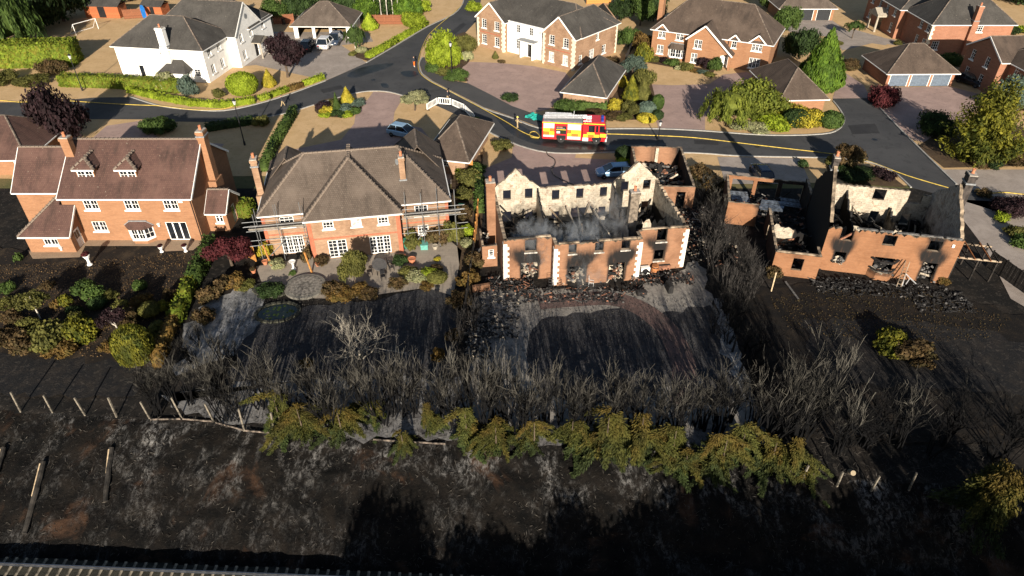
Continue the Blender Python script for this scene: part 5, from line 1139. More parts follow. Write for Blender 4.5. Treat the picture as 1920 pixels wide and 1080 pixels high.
def unit_plant(kind, seed, leaf, n):
    """crown of radius 1 and height 1, base at z = 0"""
    rs = np.random.default_rng(seed); D0 = MATS['leaf_mid']
    if kind == 'ball':
        v = sph(n, rs); v = v[v[:, 2] > -.8]; bump = 1 + .05 * np.sin(v[:, 0] * 5 + seed) * np.sin(v[:, 1] * 6) + rs.normal(0, .03, len(v)); C = v * bump[:, None]
        e = (ICO2[0] * .93) * (1, 1, .5) + (0, 0, .5); C2 = C * (1, 1, .5) + (0, 0, .5)
        return quads_mesh('foliage', C2, v + rs.normal(0, .45, v.shape), leaf, leaf * .7, D0, (e, ICO2[1]), rs)
    if kind == 'cone':
        z = 1 - np.sqrt(rs.random(n)); a = rs.uniform(0, 6.283, n); w = np.where(z < .18, .55 + z * 2.5, 1.0 * (1 - z) / .82) * (1 + .08 * np.sin(a * 7 + z * 9)) + rs.normal(0, .03, n)
        C = np.stack([np.cos(a) * w, np.sin(a) * w, z], 1); N = np.stack([np.cos(a), np.sin(a), np.full(n, .5)], 1)
        ev = ICO2[0].copy(); zz = (ev[:, 2] + 1) / 2; rr = np.where(zz < .18, .5 + zz * 2.2, .88 * (1 - zz) / .82); q = np.linalg.norm(ev[:, :2], axis=1, keepdims=True); ev = np.concatenate([ev[:, :2] / np.maximum(q, .05) * rr[:, None], zz[:, None] * .97], 1)
        return quads_mesh('foliage', C, N + rs.normal(0, .45, N.shape), leaf, leaf * .6, D0, (ev, ICO2[1]), rs)
    if kind in ('lumpy', 'airy'):
        k = 16 if kind == 'lumpy' else 20; cs = []; C = []; N = []; ev = []; ef = []
        for i in range(k):
            d = sph(1, rs)[0]; d[2] = abs(d[2]) * .9 - .15; rad = rs.uniform(.2, .46) if kind == 'lumpy' else rs.uniform(.16, .34); c = d * rs.uniform(.3, .76 if kind == 'lumpy' else .85); cs.append((c, rad))
        tot = sum(r ** 2 for _, r in cs)
        for c, r in cs:
            m = int(n * r * r / tot); v = sph(m, rs); rr = r * rs.uniform(.5 if kind == 'airy' else .68, 1.2, (m, 1)); P = c + v * rr; C.append(P); N.append(v)
            if kind == 'lumpy' or r > .27:
                o = len(ev) and sum(len(x) for x in ev); ev.append(c + ICO1[0] * r * (.66 if kind == 'lumpy' else .4)); ef += [[q + (o or 0) for q in f] for f in ICO1[1]]
        C = np.concatenate(C); N = np.concatenate(N); E = np.concatenate(ev); lo = -.45; hi = 1.05
        S = lambda p: np.stack([p[:, 0], p[:, 1], np.clip((p[:, 2] - lo) / (hi - lo), 0, 1.1)], 1)
        return quads_mesh('foliage', S(C), N + rs.normal(0, .5, N.shape), leaf, leaf * .7, D0, (S(E), ef), rs)
    if kind == 'spray':     # conifer with rising feathery sprays
        C = []; N = []; T = []
        nb = 210
        for i in range(nb):
            z0 = rs.random() ** 1.15 * .82; a = rs.uniform(0, 6.283); L = (1 - z0) ** .75 * rs.uniform(.75, 1.1); up = rs.uniform(.12, .34); m = max(4, int(n / nb * L * 1.5)); t = np.sort(rs.uniform(.12, 1, m))
            x = np.cos(a) * L * t; y = np.sin(a) * L * t; z = z0 + up * t ** 1.6; J = .10 * (1.15 - t)[:, None] + .02
            C.append(np.stack([x, y, z], 1) + rs.normal(0, 1, (m, 3)) * J * (1, 1, .5)); N.append(np.tile((np.cos(a) * .4, np.sin(a) * .4, .9), (m, 1)) + rs.normal(0, .5, (m, 3))); T.append(np.tile((np.cos(a), np.sin(a), .55), (m, 1)) + rs.normal(0, .35, (m, 3)))
        C = np.concatenate(C); ev = ICO1[0] * (.42, .42, .34) + (0, 0, .4)
        return quads_mesh('foliage', C, np.concatenate(N), leaf * 1.5, leaf * .5, D0, (ev, ICO1[1]), rs, np.concatenate(T))
    if kind == 'droop':     # scorched conifer flank: hanging sprays in separate boughs
        C = []; N = []; T = []; nb = 34
        for i in range(nb):
            z0 = rs.uniform(.1, 1); a = rs.uniform(0, 6.283); L = rs.choice((.5, .8, 1.25)) * rs.uniform(.8, 1.15) * (1.15 - .45 * z0); m = int(n / nb); t = rs.uniform(.15, 1, m)
            x = np.cos(a) * L * t; y = np.sin(a) * L * t; z = z0 - .3 * t ** 2 + rs.normal(0, .03, m); w = .1 * (1.15 - t * .6)
            C.append(np.stack([x, y, z], 1) + rs.normal(0, 1, (m, 3)) * w[:, None] * (1, 1, .3)); N.append(rs.normal(0, .6, (m, 3)) + (0, 0, .9)); T.append(np.tile((np.cos(a), np.sin(a), -.5), (m, 1)) + rs.normal(0, .4, (m, 3)))
        C = np.concatenate(C); C[:, 2] = np.clip(C[:, 2], 0, 1.1)
        return quads_mesh('foliage', C, np.concatenate(N), leaf * 1.6, leaf * .5, D0, None, rs, np.concatenate(T))
    if kind == 'bough':     # half-burnt conifer: flat boughs reaching out over the bank (towards -y), bare gaps between
        C = []; N = []; T = []; nb = 15
        for i in range(nb):
            a = -1.571 + rs.normal(0, .95); L = rs.choice((.4, .7, 1.2, 1.7)) * rs.uniform(.8, 1.1); z0 = rs.uniform(.12, 1.); m = int(n / nb * L * .6); t = rs.uniform(.05, 1, m); sd = rs.normal(0, .1, m) * (1.15 - t * .85)
            x = np.cos(a) * L * t - np.sin(a) * sd; y = np.sin(a) * L * t + np.cos(a) * sd + .45; z = z0 - .28 * t ** 2 + rs.normal(0, .018, m)
            C.append(np.stack([x, y, z], 1)); N.append(rs.normal(0, .45, (m, 3)) + (0, -.25, .9)); T.append(np.stack([np.cos(a) - np.sin(a) * sd * 6, np.sin(a) + np.cos(a) * sd * 6, np.full(m, -.45)], 1) + rs.normal(0, .25, (m, 3)))
        C = np.concatenate(C); C[:, 2] = np.clip(C[:, 2], 0, 1.1)
        return quads_mesh('foliage', C, np.concatenate(N), leaf * 1.7, leaf * .45, D0, None, rs, np.concatenate(T))
    if kind == 'weep':
        C = []; N = []; T = []; nb = 60
        for i in range(nb):
            a = rs.uniform(0, 6.283); r0 = rs.uniform(.1, .95); z1 = rs.uniform(.55, 1) * (1 - .35 * r0); m = int(n / nb); t = rs.random(m)
            C.append(np.stack([np.cos(a) * (r0 + .1 * t), np.sin(a) * (r0 + .1 * t), z1 - t * rs.uniform(.25, .5)], 1) + rs.normal(0, .05, (m, 3))); N.append(np.tile((np.cos(a), np.sin(a), .5), (m, 1)) + rs.normal(0, .5, (m, 3))); T.append(np.tile((0, 0, -1.), (m, 1)) + rs.normal(0, .25, (m, 3)))
        C = np.concatenate(C); ev = ICO1[0] * (.6, .6, .33) + (0, 0, .5)
        return quads_mesh('foliage', C, np.concatenate(N), leaf * 1.4, leaf * .45, D0, (ev, ICO1[1]), rs, np.concatenate(T))
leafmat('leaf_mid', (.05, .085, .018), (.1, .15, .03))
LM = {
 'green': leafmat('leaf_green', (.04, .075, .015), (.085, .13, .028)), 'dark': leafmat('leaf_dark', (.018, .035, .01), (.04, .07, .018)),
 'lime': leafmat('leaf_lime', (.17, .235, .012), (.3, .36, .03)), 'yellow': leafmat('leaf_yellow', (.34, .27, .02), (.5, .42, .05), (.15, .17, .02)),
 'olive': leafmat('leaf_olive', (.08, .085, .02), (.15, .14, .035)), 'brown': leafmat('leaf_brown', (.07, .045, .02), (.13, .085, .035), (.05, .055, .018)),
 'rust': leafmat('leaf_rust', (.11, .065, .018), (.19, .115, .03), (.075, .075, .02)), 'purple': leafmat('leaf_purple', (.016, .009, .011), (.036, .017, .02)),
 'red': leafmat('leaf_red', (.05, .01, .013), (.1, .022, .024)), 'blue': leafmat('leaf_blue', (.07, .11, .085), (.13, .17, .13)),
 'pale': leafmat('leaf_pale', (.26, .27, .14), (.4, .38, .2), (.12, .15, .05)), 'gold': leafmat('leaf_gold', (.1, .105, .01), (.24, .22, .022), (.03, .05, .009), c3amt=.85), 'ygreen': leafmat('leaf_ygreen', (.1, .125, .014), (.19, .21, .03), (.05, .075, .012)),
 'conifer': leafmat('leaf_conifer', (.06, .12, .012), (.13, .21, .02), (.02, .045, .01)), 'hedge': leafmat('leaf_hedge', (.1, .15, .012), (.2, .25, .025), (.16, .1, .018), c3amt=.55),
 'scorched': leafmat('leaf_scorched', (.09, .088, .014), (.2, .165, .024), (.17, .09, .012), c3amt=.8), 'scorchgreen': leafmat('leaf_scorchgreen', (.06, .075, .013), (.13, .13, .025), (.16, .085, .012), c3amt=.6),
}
BARK = plain('bark', (.09, .065, .045), .95, var=.3); BIRCH = plain('birch_bark', (.5, .46, .4), .9, var=.3, scale=5.); ASHBARK = plain('ash_grey_bark', (.3, .27, .22), .95, var=.3, scale=2.)
def scorch_top(name, green, gold, top, k):
    """conifer sprays still green low down, singed orange-brown at the top"""
    t = NT(name); isl = t.n('NewGeometry').outputs['Random Per Island']; z = t.n('SeparateXYZ', {0: t.obj()}).outputs[2]
    a = t.math('ADD', z, t.math('MULTIPLY', t.math('SUBTRACT', t.noise(t.obj(), 1.7, 4), .5), 1.3))
    c = t.mix(t.ramp(a, .15, .6), t.mix(isl, green, tuple(x * 1.8 for x in green)), t.mix(isl, gold, tuple(x * 1.6 for x in gold)))
    c = t.mix(t.ramp(a, k, k + .5), c, t.mix(isl, top, tuple(x * 1.5 for x in top)))
    c = t.mix(t.math('MULTIPLY', t.ramp(t.noise(t.pos(), .9, 3), .45, .7), .5), c, tuple(x * .4 for x in green))
    t.col(c); return t.done(.8, .15)
LM['scorched'] = scorch_top('leaf_scorched_top', (.019, .026, .008), (.042, .041, .008), (.064, .044, .009), .5)
LM['scorchgreen'] = scorch_top('leaf_scorched_green', (.022, .032, .009), (.042, .044, .009), (.063, .046, .01), .7)
def crown_mesh(kind, var, det):
    spec = {'S': (.13, 600), 'M': (.075, 2100), 'L': (.045, 6000), 'X': (.03, 15000)}[det]
    return cached(('plant', kind, var, det), lambda: unit_plant(kind, 100 + var * 17 + len(kind), spec[0], spec[1]))
PCOUNT = [0]
def set_mat(o, mat):
    o.material_slots[0].link = 'OBJECT'; o.material_slots[0].material = mat
def plant(kind, pos, r, h, mat, label, name='shrub', cat='shrub', group=None, trunk=None, det=None, z=0., rot=None, bark=None, lift=0., ry=None):
    """trunk = bare stem height; crown radius r, crown height h"""
    if pos[1] > 70: r *= 1.14; h *= 1.1
    PCOUNT[0] += 1; k = PCOUNT[0]; det = det or ('S' if r < .8 else 'M' if r < 2.2 else 'L'); me = crown_mesh(kind, k % 3, det); rot = k * 2.4 if rot is None else rot
    sc = (r, ry or r, h)
    if trunk is None:
        o = inst(name, me, None, (pos[0], pos[1], z + lift), rot, sc); set_mat(o, LM[mat]); return tag(o, label, cat, group)
    t = thing(name, label, cat, (pos[0], pos[1], z), rot, group)
    o = inst('crown', me, t, (0, 0, trunk), 0, sc); set_mat(o, LM[mat])
    def mk():
        m = MB(); rr = random.Random(5); H = 1.
        m.tube([(0, 0, -.02), (.01, .01, .3), (0, .015, .65), (0, 0, 1)], [.06, .045, .04, .03], 7)
        for i in range(6):
            a = i * 1.05 + rr.random(); q = rr.uniform(.2, .4); m.tube([(0, 0, .5 + .06 * i), (math.cos(a) * q * .5, math.sin(a) * q * .5, .72 + .05 * i), (math.cos(a) * q, math.sin(a) * q, .9 + .06 * i)], [.025, .018, .008], 5)
        return m.mesh('trunk', BARK)
    tr = inst('trunk', cached('trunk', mk), t, (0, 0, 0), 0, (max(r, .8), max(r, .8), trunk + h * .45))
    if bark: set_mat(tr, bark)
    return t
def hedge(pts, w, h, mat, label, name='hedge', leaf=.13, dens=30, z=0., group=None, jit=.06, gap=None):
    pts = [Vector(p) for p in pts]; C = []; N = []; ev = []; ef = []
    for a, b in zip(pts, pts[1:]):
        L = (b - a).length; d = (b - a) / L; s = Vector((-d.y, d.x))
        for face, area in (('t', L * w), ('l', L * h), ('r', L * h), ('e', 2 * w * h)):
            n = int(area * dens); u = rng.uniform(0, L, n); v = rng.uniform(0, 1, n)
            wob = .06 * np.sin(u * 2.1) + .05 * np.sin(u * 5.3 + 1)
            if face == 't': X = (v - .5) * w; Z = h + wob + 0 * v; nn = (0, 0, 1)
            elif face == 'e': u = np.where(rng.random(n) < .5, 0, L); X = (v - .5) * w; Z = rng.uniform(0, h, n); nn = (0, 0, .2)
            else:
                sg = 1 if face == 'l' else -1; X = sg * (w / 2 + wob * .8); Z = v * h; nn = (s.x * sg, s.y * sg, .2)
            P = np.stack([a.x + d.x * u + s.x * X, a.y + d.y * u + s.y * X, Z], 1) + rng.normal(0, jit, (n, 3)); C.append(P); N.append(np.tile(nn, (n, 1)) + rng.normal(0, .5, (n, 3)))
        q = w / 2 - .08; o = len(ev); c = [a - s * q, b - s * q, b + s * q, a + s * q]
        for zz in (0, h - .08): ev += [(p.x, p.y, zz) for p in c]
        ef += [[o, o + 1, o + 5, o + 4], [o + 1, o + 2, o + 6, o + 5], [o + 2, o + 3, o + 7, o + 6], [o + 3, o, o + 4, o + 7], [o + 4, o + 5, o + 6, o + 7]]
    C = np.concatenate(C); C[:, 2] = np.maximum(C[:, 2], .02)
    me = quads_mesh('hedge', C, np.concatenate(N), leaf, leaf * .7, LM[mat], (np.array(ev), ef))
    o = inst(name, me, None, (0, 0, z)); return tag(o, label, 'hedge', group)

# ---- burnt and bare woody plants
def bare_mesh(seed, stems, h, spread, depth=4, r0=.05, mat=None, kids=(2, 3), lean=.5, base=.25, n=3, curl=.3, tip=1., stem=1.):
    r = random.Random(seed); m = MB()
    def grow(p, d, L, rad, lev):
        k = 3; pts = [p]; q = p
        for i in range(k):
            d = (d + Vector((r.gauss(0, curl * .4), r.gauss(0, curl * .4), r.gauss(.05, curl * .3)))).normalized(); q = q + d * (L / k); pts.append(q)
        m.tube(pts, [rad * (1 - .45 * i / k) for i in range(k + 1)], n if lev else 5, cap=False)
        if lev >= depth: return
        for i in range(r.randint(*kids)):
            j = r.randint(1 if lev else 2, k); q_ = lean * (1 + (tip - 1) * lev / depth); dd = (d + Vector((r.gauss(0, q_), r.gauss(0, q_), r.gauss(.1, q_ * .7)))).normalized()
            grow(pts[j], dd, L * r.uniform(.55, .85) / (stem if not lev else 1.), rad * .58, lev + 1)
    for s in range(stems):
        a = s * 6.283 / max(stems, 1) + r.random(); b = base * r.random()
        grow(Vector((math.cos(a) * b, math.sin(a) * b, -.1)), Vector((math.cos(a) * spread * r.uniform(.3, 1), math.sin(a) * spread * r.uniform(.3, 1), 1)).normalized(), h * r.uniform(.38, .5) * stem, r0 * r.uniform(.7, 1.2), 0)
    return m.mesh('branches', mat or BURNTWOOD)
def burnt_wood():
    t = NT('burnt_twig'); z = t.n('SeparateXYZ', {0: t.obj()}).outputs[2]; p = t.obj()
    a = t.math('ADD', t.math('MULTIPLY', z, .1), t.math('MULTIPLY', t.noise(p, 1.6, 4), .8))
    t.col(t.mix(t.ramp(a, .72, 1.12), (.005, .005, .0055), (.105, .098, .083))); return t.done(.95, .1)
BURNTWOOD = burnt_wood()
CHARWOOD = plain('charred_twig', (.035, .031, .028), .95, var=.5, scale=2.)

ORD = 'first second third fourth fifth sixth seventh eighth ninth tenth eleventh twelfth thirteenth fourteenth fifteenth sixteenth seventeenth eighteenth nineteenth twentieth twenty-first twenty-second twenty-third'.split()
# ---------------------------------------------------------------- planting: street and front gardens
def tree(kind, pos, r, h, mat, trunk, label, name='tree', **k): return plant(kind, pos, r, h, mat, label, name, 'tree', trunk=trunk, **k)
tree('weep', (-86.28, 118.72), 5.2, 8.5, 'green', 1.0, 'drooping green tree in the top left corner above the tall hedge', 'weeping_tree')
tree('lumpy', (-88.88, 131.26), 6, 11, 'dark', 1.0, 'large dark evergreen tree between the weeping tree and the football goal', 'evergreen_tree')
tree('lumpy', (-87.64, 138.37), 5, 9, 'dark', 1.0, 'dark evergreen tree behind the football goal', 'evergreen_tree')
tree('lumpy', (-101.38, 142.17), 6, 10, 'dark', 1.0, 'dark evergreen tree at the very top left edge', 'evergreen_tree')
tree('lumpy', (-94.67, 158.35), 4, 6, 'dark', 1.0, 'dark tree behind the long wooden shed', 'evergreen_tree')
tree('lumpy', (-81.52, 153.8), 4, 5, 'green', .8, 'green tree behind the small wooden playhouse', 'garden_tree')
tree('lumpy', (-77.92, 160.24), 5, 6, 'green', .8, 'green tree behind the white house chimney', 'garden_tree')
hedge([(-85.52, 112.63), (-72.13, 113.7)], 4.2, 3.6, 'hedge', 'tall thick clipped hedge at the far left, sunlit yellow-green top', 'tall_hedge', .2, 22)
hedge([(-69.26, 103.23), (-62.29, 102.77), (-54.34, 101.4), (-49.94, 100.51)], 1.7, 1.7, 'hedge', 'long clipped hedge with bronze top beside the white house', 'hedge', .13, 32)
plant('airy', (-73.59, 108.51), 2.2, 2.6, 'brown', 'loose brownish shrub at the end of the tall hedge')
plant('airy', (-78.42, 104.39), 2.4, 1.8, 'olive', 'loose olive shrub under the tall hedge, left edge')
plant('airy', (-74.29, 103.69), 2.6, 1.5, 'olive', 'low olive shrub under the middle of the tall hedge')
plant('lumpy', (-52.74, 101.85), 1.9, 2.4, 'pale', 'pale variegated shrub against the white house annexe')
plant('airy', (-48, 99.63), 1.7, 2.8, 'blue', 'blue-grey conifer shrub in front of the white house corner')
plant('ball', (-40.09, 99.41), 1.95, 2.9, 'lime', 'large clipped lime ball on the white house lawn', 'topiary_ball')
plant('lumpy', (-43.39, 98.33), .9, 1.3, 'olive', 'small olive bush beside the large lime ball')
plant('cone', (-37.21, 102.77), .95, 2.5, 'yellow', 'golden cone conifer beside the purple-leaved tree', 'cone_conifer')
hedge([(-57.75, 100.51), (-51.91, 97.48), (-46.33, 95.2), (-41.42, 94.4), (-37.53, 96.23)], 1.0, .8, 'lime', 'lime-green hedge along the road in front of the white house', 'low_hedge', .11, 45)
hedge([(-36.94, 96.85), (-33.89, 100.73)], .9, .75, 'lime', 'short lime hedge section left of the bronze section', 'low_hedge', .11, 45)
hedge([(-33.87, 100.96), (-32.13, 102.77)], .9, .7, 'rust', 'bronze hedge section between the two lime sections', 'low_hedge', .11, 45)
hedge([(-32.1, 103), (-29.75, 106.06)], .9, .8, 'lime', 'lime hedge section ending at the garage drive', 'low_hedge', .11, 45)
tree('airy', (-35.48, 106.78), 3.4, 5.0, 'purple', 1.9, 'purple-leaved tree on the lawn before the open garage', 'purple_tree')
tree('lumpy', (-57.69, 82.93), 3.3, 7.4, 'purple', .3, 'dark purple tree beside the left edge garage roof', 'purple_tree', det='L')
plant('lumpy', (-47.35, 85.98), 2.2, 2.2, 'green', 'rounded green shrub at the roadside above the brick house')
hedge([(-40.92, 86.15), (-35.45, 88.65)], 1.3, .9, 'dark', 'low shaded hedge beside the road near the lamp post', 'low_hedge')
plant('lumpy', (-34.05, 88.11), 1.1, 1.3, 'olive', 'small olive bush by the road next to the narrow hedge')
hedge([(-30.57, 91.84), (-30.3, 81.15), (-29.69, 74.13)], .9, 1.3, 'green', 'narrow green hedge between the brick house and the scaffolded house', 'narrow_hedge')
hedge([(-33.44, 64.86), (-28.02, 64.05)], 1.9, 1.5, 'hedge', 'clipped hedge between the two left houses', 'hedge', .12, 36)
# island bed
IB = 'shrubs in the island bed'
plant('cone', (-23.82, 95.41), .95, 2.4, 'yellow', 'golden yellow cone in the island bed by the road', 'cone_conifer', group=IB)
plant('cone', (-24.72, 92.61), .5, 2.6, 'green', 'slim green cone in the island bed', 'cone_conifer', group=IB, det='M')
plant('lumpy', (-26.22, 92.23), .95, .95, 'yellow', 'low yellow shrub at the left of the island bed', group=IB)
plant('lumpy', (-27.07, 94), 1.2, 1.1, 'purple', 'dark purple shrub at the back left of the island bed', group=IB)
plant('lumpy', (-26.01, 94.8), 1.0, 1.0, 'olive', 'olive shrub at the back of the island bed', group=IB)
plant('lumpy', (-23.81, 93.01), 1.1, 1.0, 'blue', 'blue-grey shrub in the middle of the island bed', group=IB)
plant('lumpy', (-22.43, 95), 1.1, 1.0, 'blue', 'pale green shrub at the right of the island bed', group=IB)
plant('lumpy', (-22.3, 92.23), 1.0, .8, 'green', 'green shrub at the lower right of the island bed', group=IB)
plant('lumpy', (-24.25, 91.07), 1.1, .8, 'dark', 'dark green shrub at the front of the island bed', group=IB)
plant('lumpy', (-23.1, 90.88), .9, .7, 'lime', 'lime shrub at the front of the island bed', group=IB)
plant('lumpy', (-26.12, 91.07), .8, .6, 'lime', 'lime shrub at the front left corner of the island bed', group=IB)
tree('airy', (-13.82, 93.2), 2.0, 1.6, 'pale', 1.2, 'small pale variegated tree on the verge by the driveway mouth', 'variegated_tree')
# around the open garage
tree('weep', (-27.33, 120.77), 1.8, 2.6, 'green', 1.3, 'small tufted tree with pale stems beside the parked cars', 'tufted_tree', bark=BIRCH)
plant('ball', (-26.04, 119.3), .9, .8, 'pale', 'pale yellow cushion shrub under the tufted tree')
plant('lumpy', (-27.2, 117.57), .8, .7, 'olive', 'small olive shrub at the drive edge under the tufted tree')
plant('cone', (-26.85, 132.98), 1.4, 2.8, 'lime', 'rounded lime conifer at the garage corner', 'conifer')
hedge([(-24.4, 116.17), (-20.67, 125.36), (-16.47, 136.18)], 1.1, .85, 'lime', 'lime-green hedge along the road up to the verge', 'low_hedge', .12, 40)
plant('lumpy', (-18.96, 135.45), 2.4, 3.0, 'lime', 'bright green bush at the end of the lime hedge')
plant('lumpy', (-18.48, 145.34), 2.2, 2.6, 'lime', 'bright green bush behind the fence by the verge')
TL = 'dark trees behind the garage fence'
for p, r_, h_, m_, lb in (((-45.7, 138.37), 2.8, 4, 'green', 'green tree behind the fence beside the white house'), ((-42.3, 140.63), 2.8, 4.5, 'dark', 'dark tree behind the open garage roof, left'),
     ((-32.55, 142.17), 2.8, 5, 'dark', 'dark tree behind the open garage roof, right'), ((-28.42, 139.87), 2.6, 4, 'conifer', 'green conifer behind the fence left of the birches'),
     ((-20.53, 139.87), 2.8, 4.4, 'conifer', 'green conifer behind the fence right of the birches'), ((-40.07, 149.47), 4, 6, 'dark', 'tall dark tree at the top edge behind the garage'), ((-25.31, 143.74), 3.4, 5, 'dark', 'tall dark tree at the top edge behind the birches')):
    tree('lumpy', p, r_, h_, m_, .6, lb, 'hedgerow_tree', group=TL)
for i, p in enumerate([(-26.72, 139.12), (-25.63, 139.5), (-24.42, 139.12), (-23.32, 139.5), (-22.22, 139.12)]):
    tree('airy', p, 1.5, 3.4, 'green', 4.5, ORD[i] + ' from the left of the pale-trunked birches behind the brown fence', 'birch_tree', group='birches behind the fence', bark=BIRCH)
# corner of the bend
tree('lumpy', (-11.33, 111.06), 3.1, 5.6, 'lime', .3, 'big lime-yellow tree inside the road bend', 'lime_tree', det='L')
plant('lumpy', (-8.22, 121.07), 2.1, 2.6, 'olive', 'grey-olive shrub right of the lime-yellow tree')
plant('lumpy', (-7.43, 114.79), 1.0, 1.7, 'pale', 'pale yellow upright shrub beside the grey-olive shrub')
plant('lumpy', (-12.5, 109.52), 1.5, 1.2, 'green', 'green shrub at the foot of the lime-yellow tree')
plant('lumpy', (-10.95, 108.51), 1.3, 1.0, 'olive', 'olive shrub at the kerb below the lime-yellow tree')
plant('lumpy', (-8.57, 106.06), 2.2, 1.4, 'green', 'broad low green shrub behind the lamp post')
plant('cone', (-2.8, 115.89), .5, 1.2, 'olive', 'tiny cone shrub on the lawn of the quoined house', 'cone_conifer')
plant('lumpy', (-1.78, 113.97), .7, .5, 'brown', 'small brown shrub on the lawn of the quoined house')
plant('lumpy', (-0.16, 97.06), 1.2, 1.1, 'dark', 'dark shrub with purple tips beside the pink drive')
plant('lumpy', (-7.64, 146.15), 1.8, 2.0, 'lime', 'lime shrub at the left gable of the quoined house')
# mixed border beside the hipped garage
plant('lumpy', (7.56, 92.61), 1.6, 2.2, 'green', 'bright green bush in front of the hipped garage', det='L')
hedge([(9.31, 93.8), (13.39, 93.4)], 1.2, 1.1, 'green', 'clipped green hedge along the hipped garage wall')
tree('airy', (18.84, 105.58), 2.2, 3.2, 'blue', .8, 'silver-green tree behind the hipped garage', 'silver_tree')
plant('lumpy', (20.22, 103.69), 2.0, 2.6, 'olive', 'yellow-olive shrub beside the silver-green tree')
plant('lumpy', (16.64, 102.77), 1.1, 1.8, 'yellow', 'yellow-green shrub at the hipped garage corner')
plant('cone', (17.34, 96.65), 1.15, 3.6, 'gold', 'golden column conifer in the mixed border', 'conifer', det='L')
plant('cone', (19.13, 97.06), 1.15, 3.3, 'olive', 'green column conifer beside the golden one', 'conifer', det='L')
plant('lumpy', (14.81, 93.8), 1.1, 1.6, 'yellow', 'bright yellow variegated shrub in the mixed border')
plant('lumpy', (16.6, 91.84), 1.3, 2.0, 'olive', 'olive conifer in front of the golden column', det='L')
plant('ball', (18.87, 91.46), 1.1, 1.7, 'blue', 'blue-green clipped ball in the mixed border', 'topiary_ball')
plant('ball', (20.69, 93.4), .75, 2.0, 'green', 'green clipped dome at the end of the mixed border', 'topiary_ball')
plant('ball', (18.51, 89.2), 1.15, .95, 'yellow', 'low yellow cushion at the roadside end of the mixed border', 'cushion_shrub')
plant('ball', (20.1, 89.94), .7, 1.2, 'dark', 'dark green ball beside the yellow cushion', 'topiary_ball')
plant('lumpy', (14.09, 90.32), 1.3, .8, 'brown', 'low brownish shrub at the kerb of the mixed border')
plant('lumpy', (15.52, 89.94), 1.2, .7, 'olive', 'low olive shrub at the kerb of the mixed border')
plant('lumpy', (12.02, 91.84), 1.5, .6, 'brown', 'brown ground shrub behind the fire engine')
tree('lumpy', (22.57, 120.18), 1.9, 3.0, 'rust', .5, 'orange-tinted tree beside the dormered house', 'garden_tree')
tree('lumpy', (20.54, 122.27), 2.0, 3.2, 'green', .4, 'green tree between the quoined and dormered houses', 'garden_tree')
tree('lumpy', (22.03, 113.7), 1.6, 3.0, 'gold', .3, 'yellow-green tree at the fence of the dormered house', 'garden_tree')
tree('airy', (24.6, 135.45), 2.6, 5, 'green', 1.0, 'tall green tree left of the brick chimney', 'garden_tree')
tree('lumpy', (21.39, 138.37), 2.4, 4, 'dark', .6, 'dark tree behind the side lawn of the quoined house', 'garden_tree')
tree('lumpy', (27.65, 138.37), 2.6, 5, 'dark', .6, 'dark tree beside the brick chimney stack', 'garden_tree')
tree('lumpy', (23.75, 144.14), 2.6, 4, 'lime', .6, 'bright bush-like tree at the top behind the quoined house', 'garden_tree')
tree('lumpy', (30.19, 150.32), 3.0, 5, 'dark', .6, 'dark tree behind the brick chimney at the top', 'garden_tree')
plant('lumpy', (16.43, 113.7), 1.5, 1.1, 'brown', 'brown shrub on the side lawn of the quoined house')
# front of the dormered house
for px_, r_, h_, m_, lb in (((23.85, 114.51), 1.0, .9, 'olive', 'olive shrub at the left corner of the dormered house'), ((25.24, 114.24), .9, .8, 'purple', 'small purple shrub under the bay of the dormered house'), ((26.32, 112.9), 1.3, 1.0, 'green', 'green shrub under the bay of the dormered house'),
     ((28.4, 110.54), 1.2, 1.2, 'olive', 'olive round shrub left of the purple bush'), ((31.35, 111.32), 1.3, 1.9, 'purple', 'dark purple bush beside the porch of the dormered house'), ((32.68, 110.28), 1.4, 2.1, 'green', 'dark green dome bush beside the porch'),
     ((29.51, 109.27), .7, .5, 'rust', 'small orange shrub before the purple bush'), ((30.64, 108.51), .9, .6, 'blue', 'small grey-green shrub before the dark green dome'), ((31.46, 107.27), .9, .6, 'olive', 'low olive shrub at the lawn edge by the porch'), ((27.1, 110.54), .7, .6, 'pale', 'small pale shrub at the lawn edge')):
    plant('lumpy', px_, r_, h_, m_, lb)
tree('weep', (29.34, 88.47), 3.4, 3.8, 'ygreen', .8, 'spreading olive-green tree by the road east of the drive', 'spreading_tree', det='L')
tree('lumpy', (33.96, 90.32), 3.8, 4.6, 'ygreen', .8, 'large yellow-green tree left of the side garage', 'spreading_tree', det='L')
plant('lumpy', (35.29, 87.39), 2.4, 2.0, 'lime', 'lime shrub under the large yellow-green tree')
plant('lumpy', (39.41, 88.47), 3.0, 2.4, 'yellow', 'bright yellow variegated shrub along the side garage wall', det='L')
plant('ball', (38.44, 87.75), 1.6, 2.0, 'dark', 'dark green dome before the yellow variegated shrub', 'topiary_ball')
plant('ball', (42.96, 87.21), 1.35, 2.0, 'green', 'green clipped ball at the side road corner', 'topiary_ball')
plant('airy', (31.78, 85.98), 2.6, 1.2, 'pale', 'dry pale ornamental grass clump at the kerb', 'grass_clump')
tree('cone', (46.39, 101.4), 3.1, 8.2, 'conifer', .2, 'tall bright green conifer beside the side garage', 'tall_conifer', det='L')
tree('lumpy', (48.25, 115.34), 2.8, 5.2, 'dark', .8, 'dark green tree behind the side garage roof', 'garden_tree')
tree('lumpy', (50.93, 131.26), 2.4, 4.5, 'green', .5, 'green tree by the left door of the far triple garage', 'garden_tree')
tree('lumpy', (53.04, 148.21), 3.0, 4.5, 'green', .6, 'green tree at the top left of the far triple garage', 'garden_tree')
tree('lumpy', (49.09, 158.35), 4.0, 5, 'green', .6, 'leafy tree behind the dormered house roof', 'garden_tree')
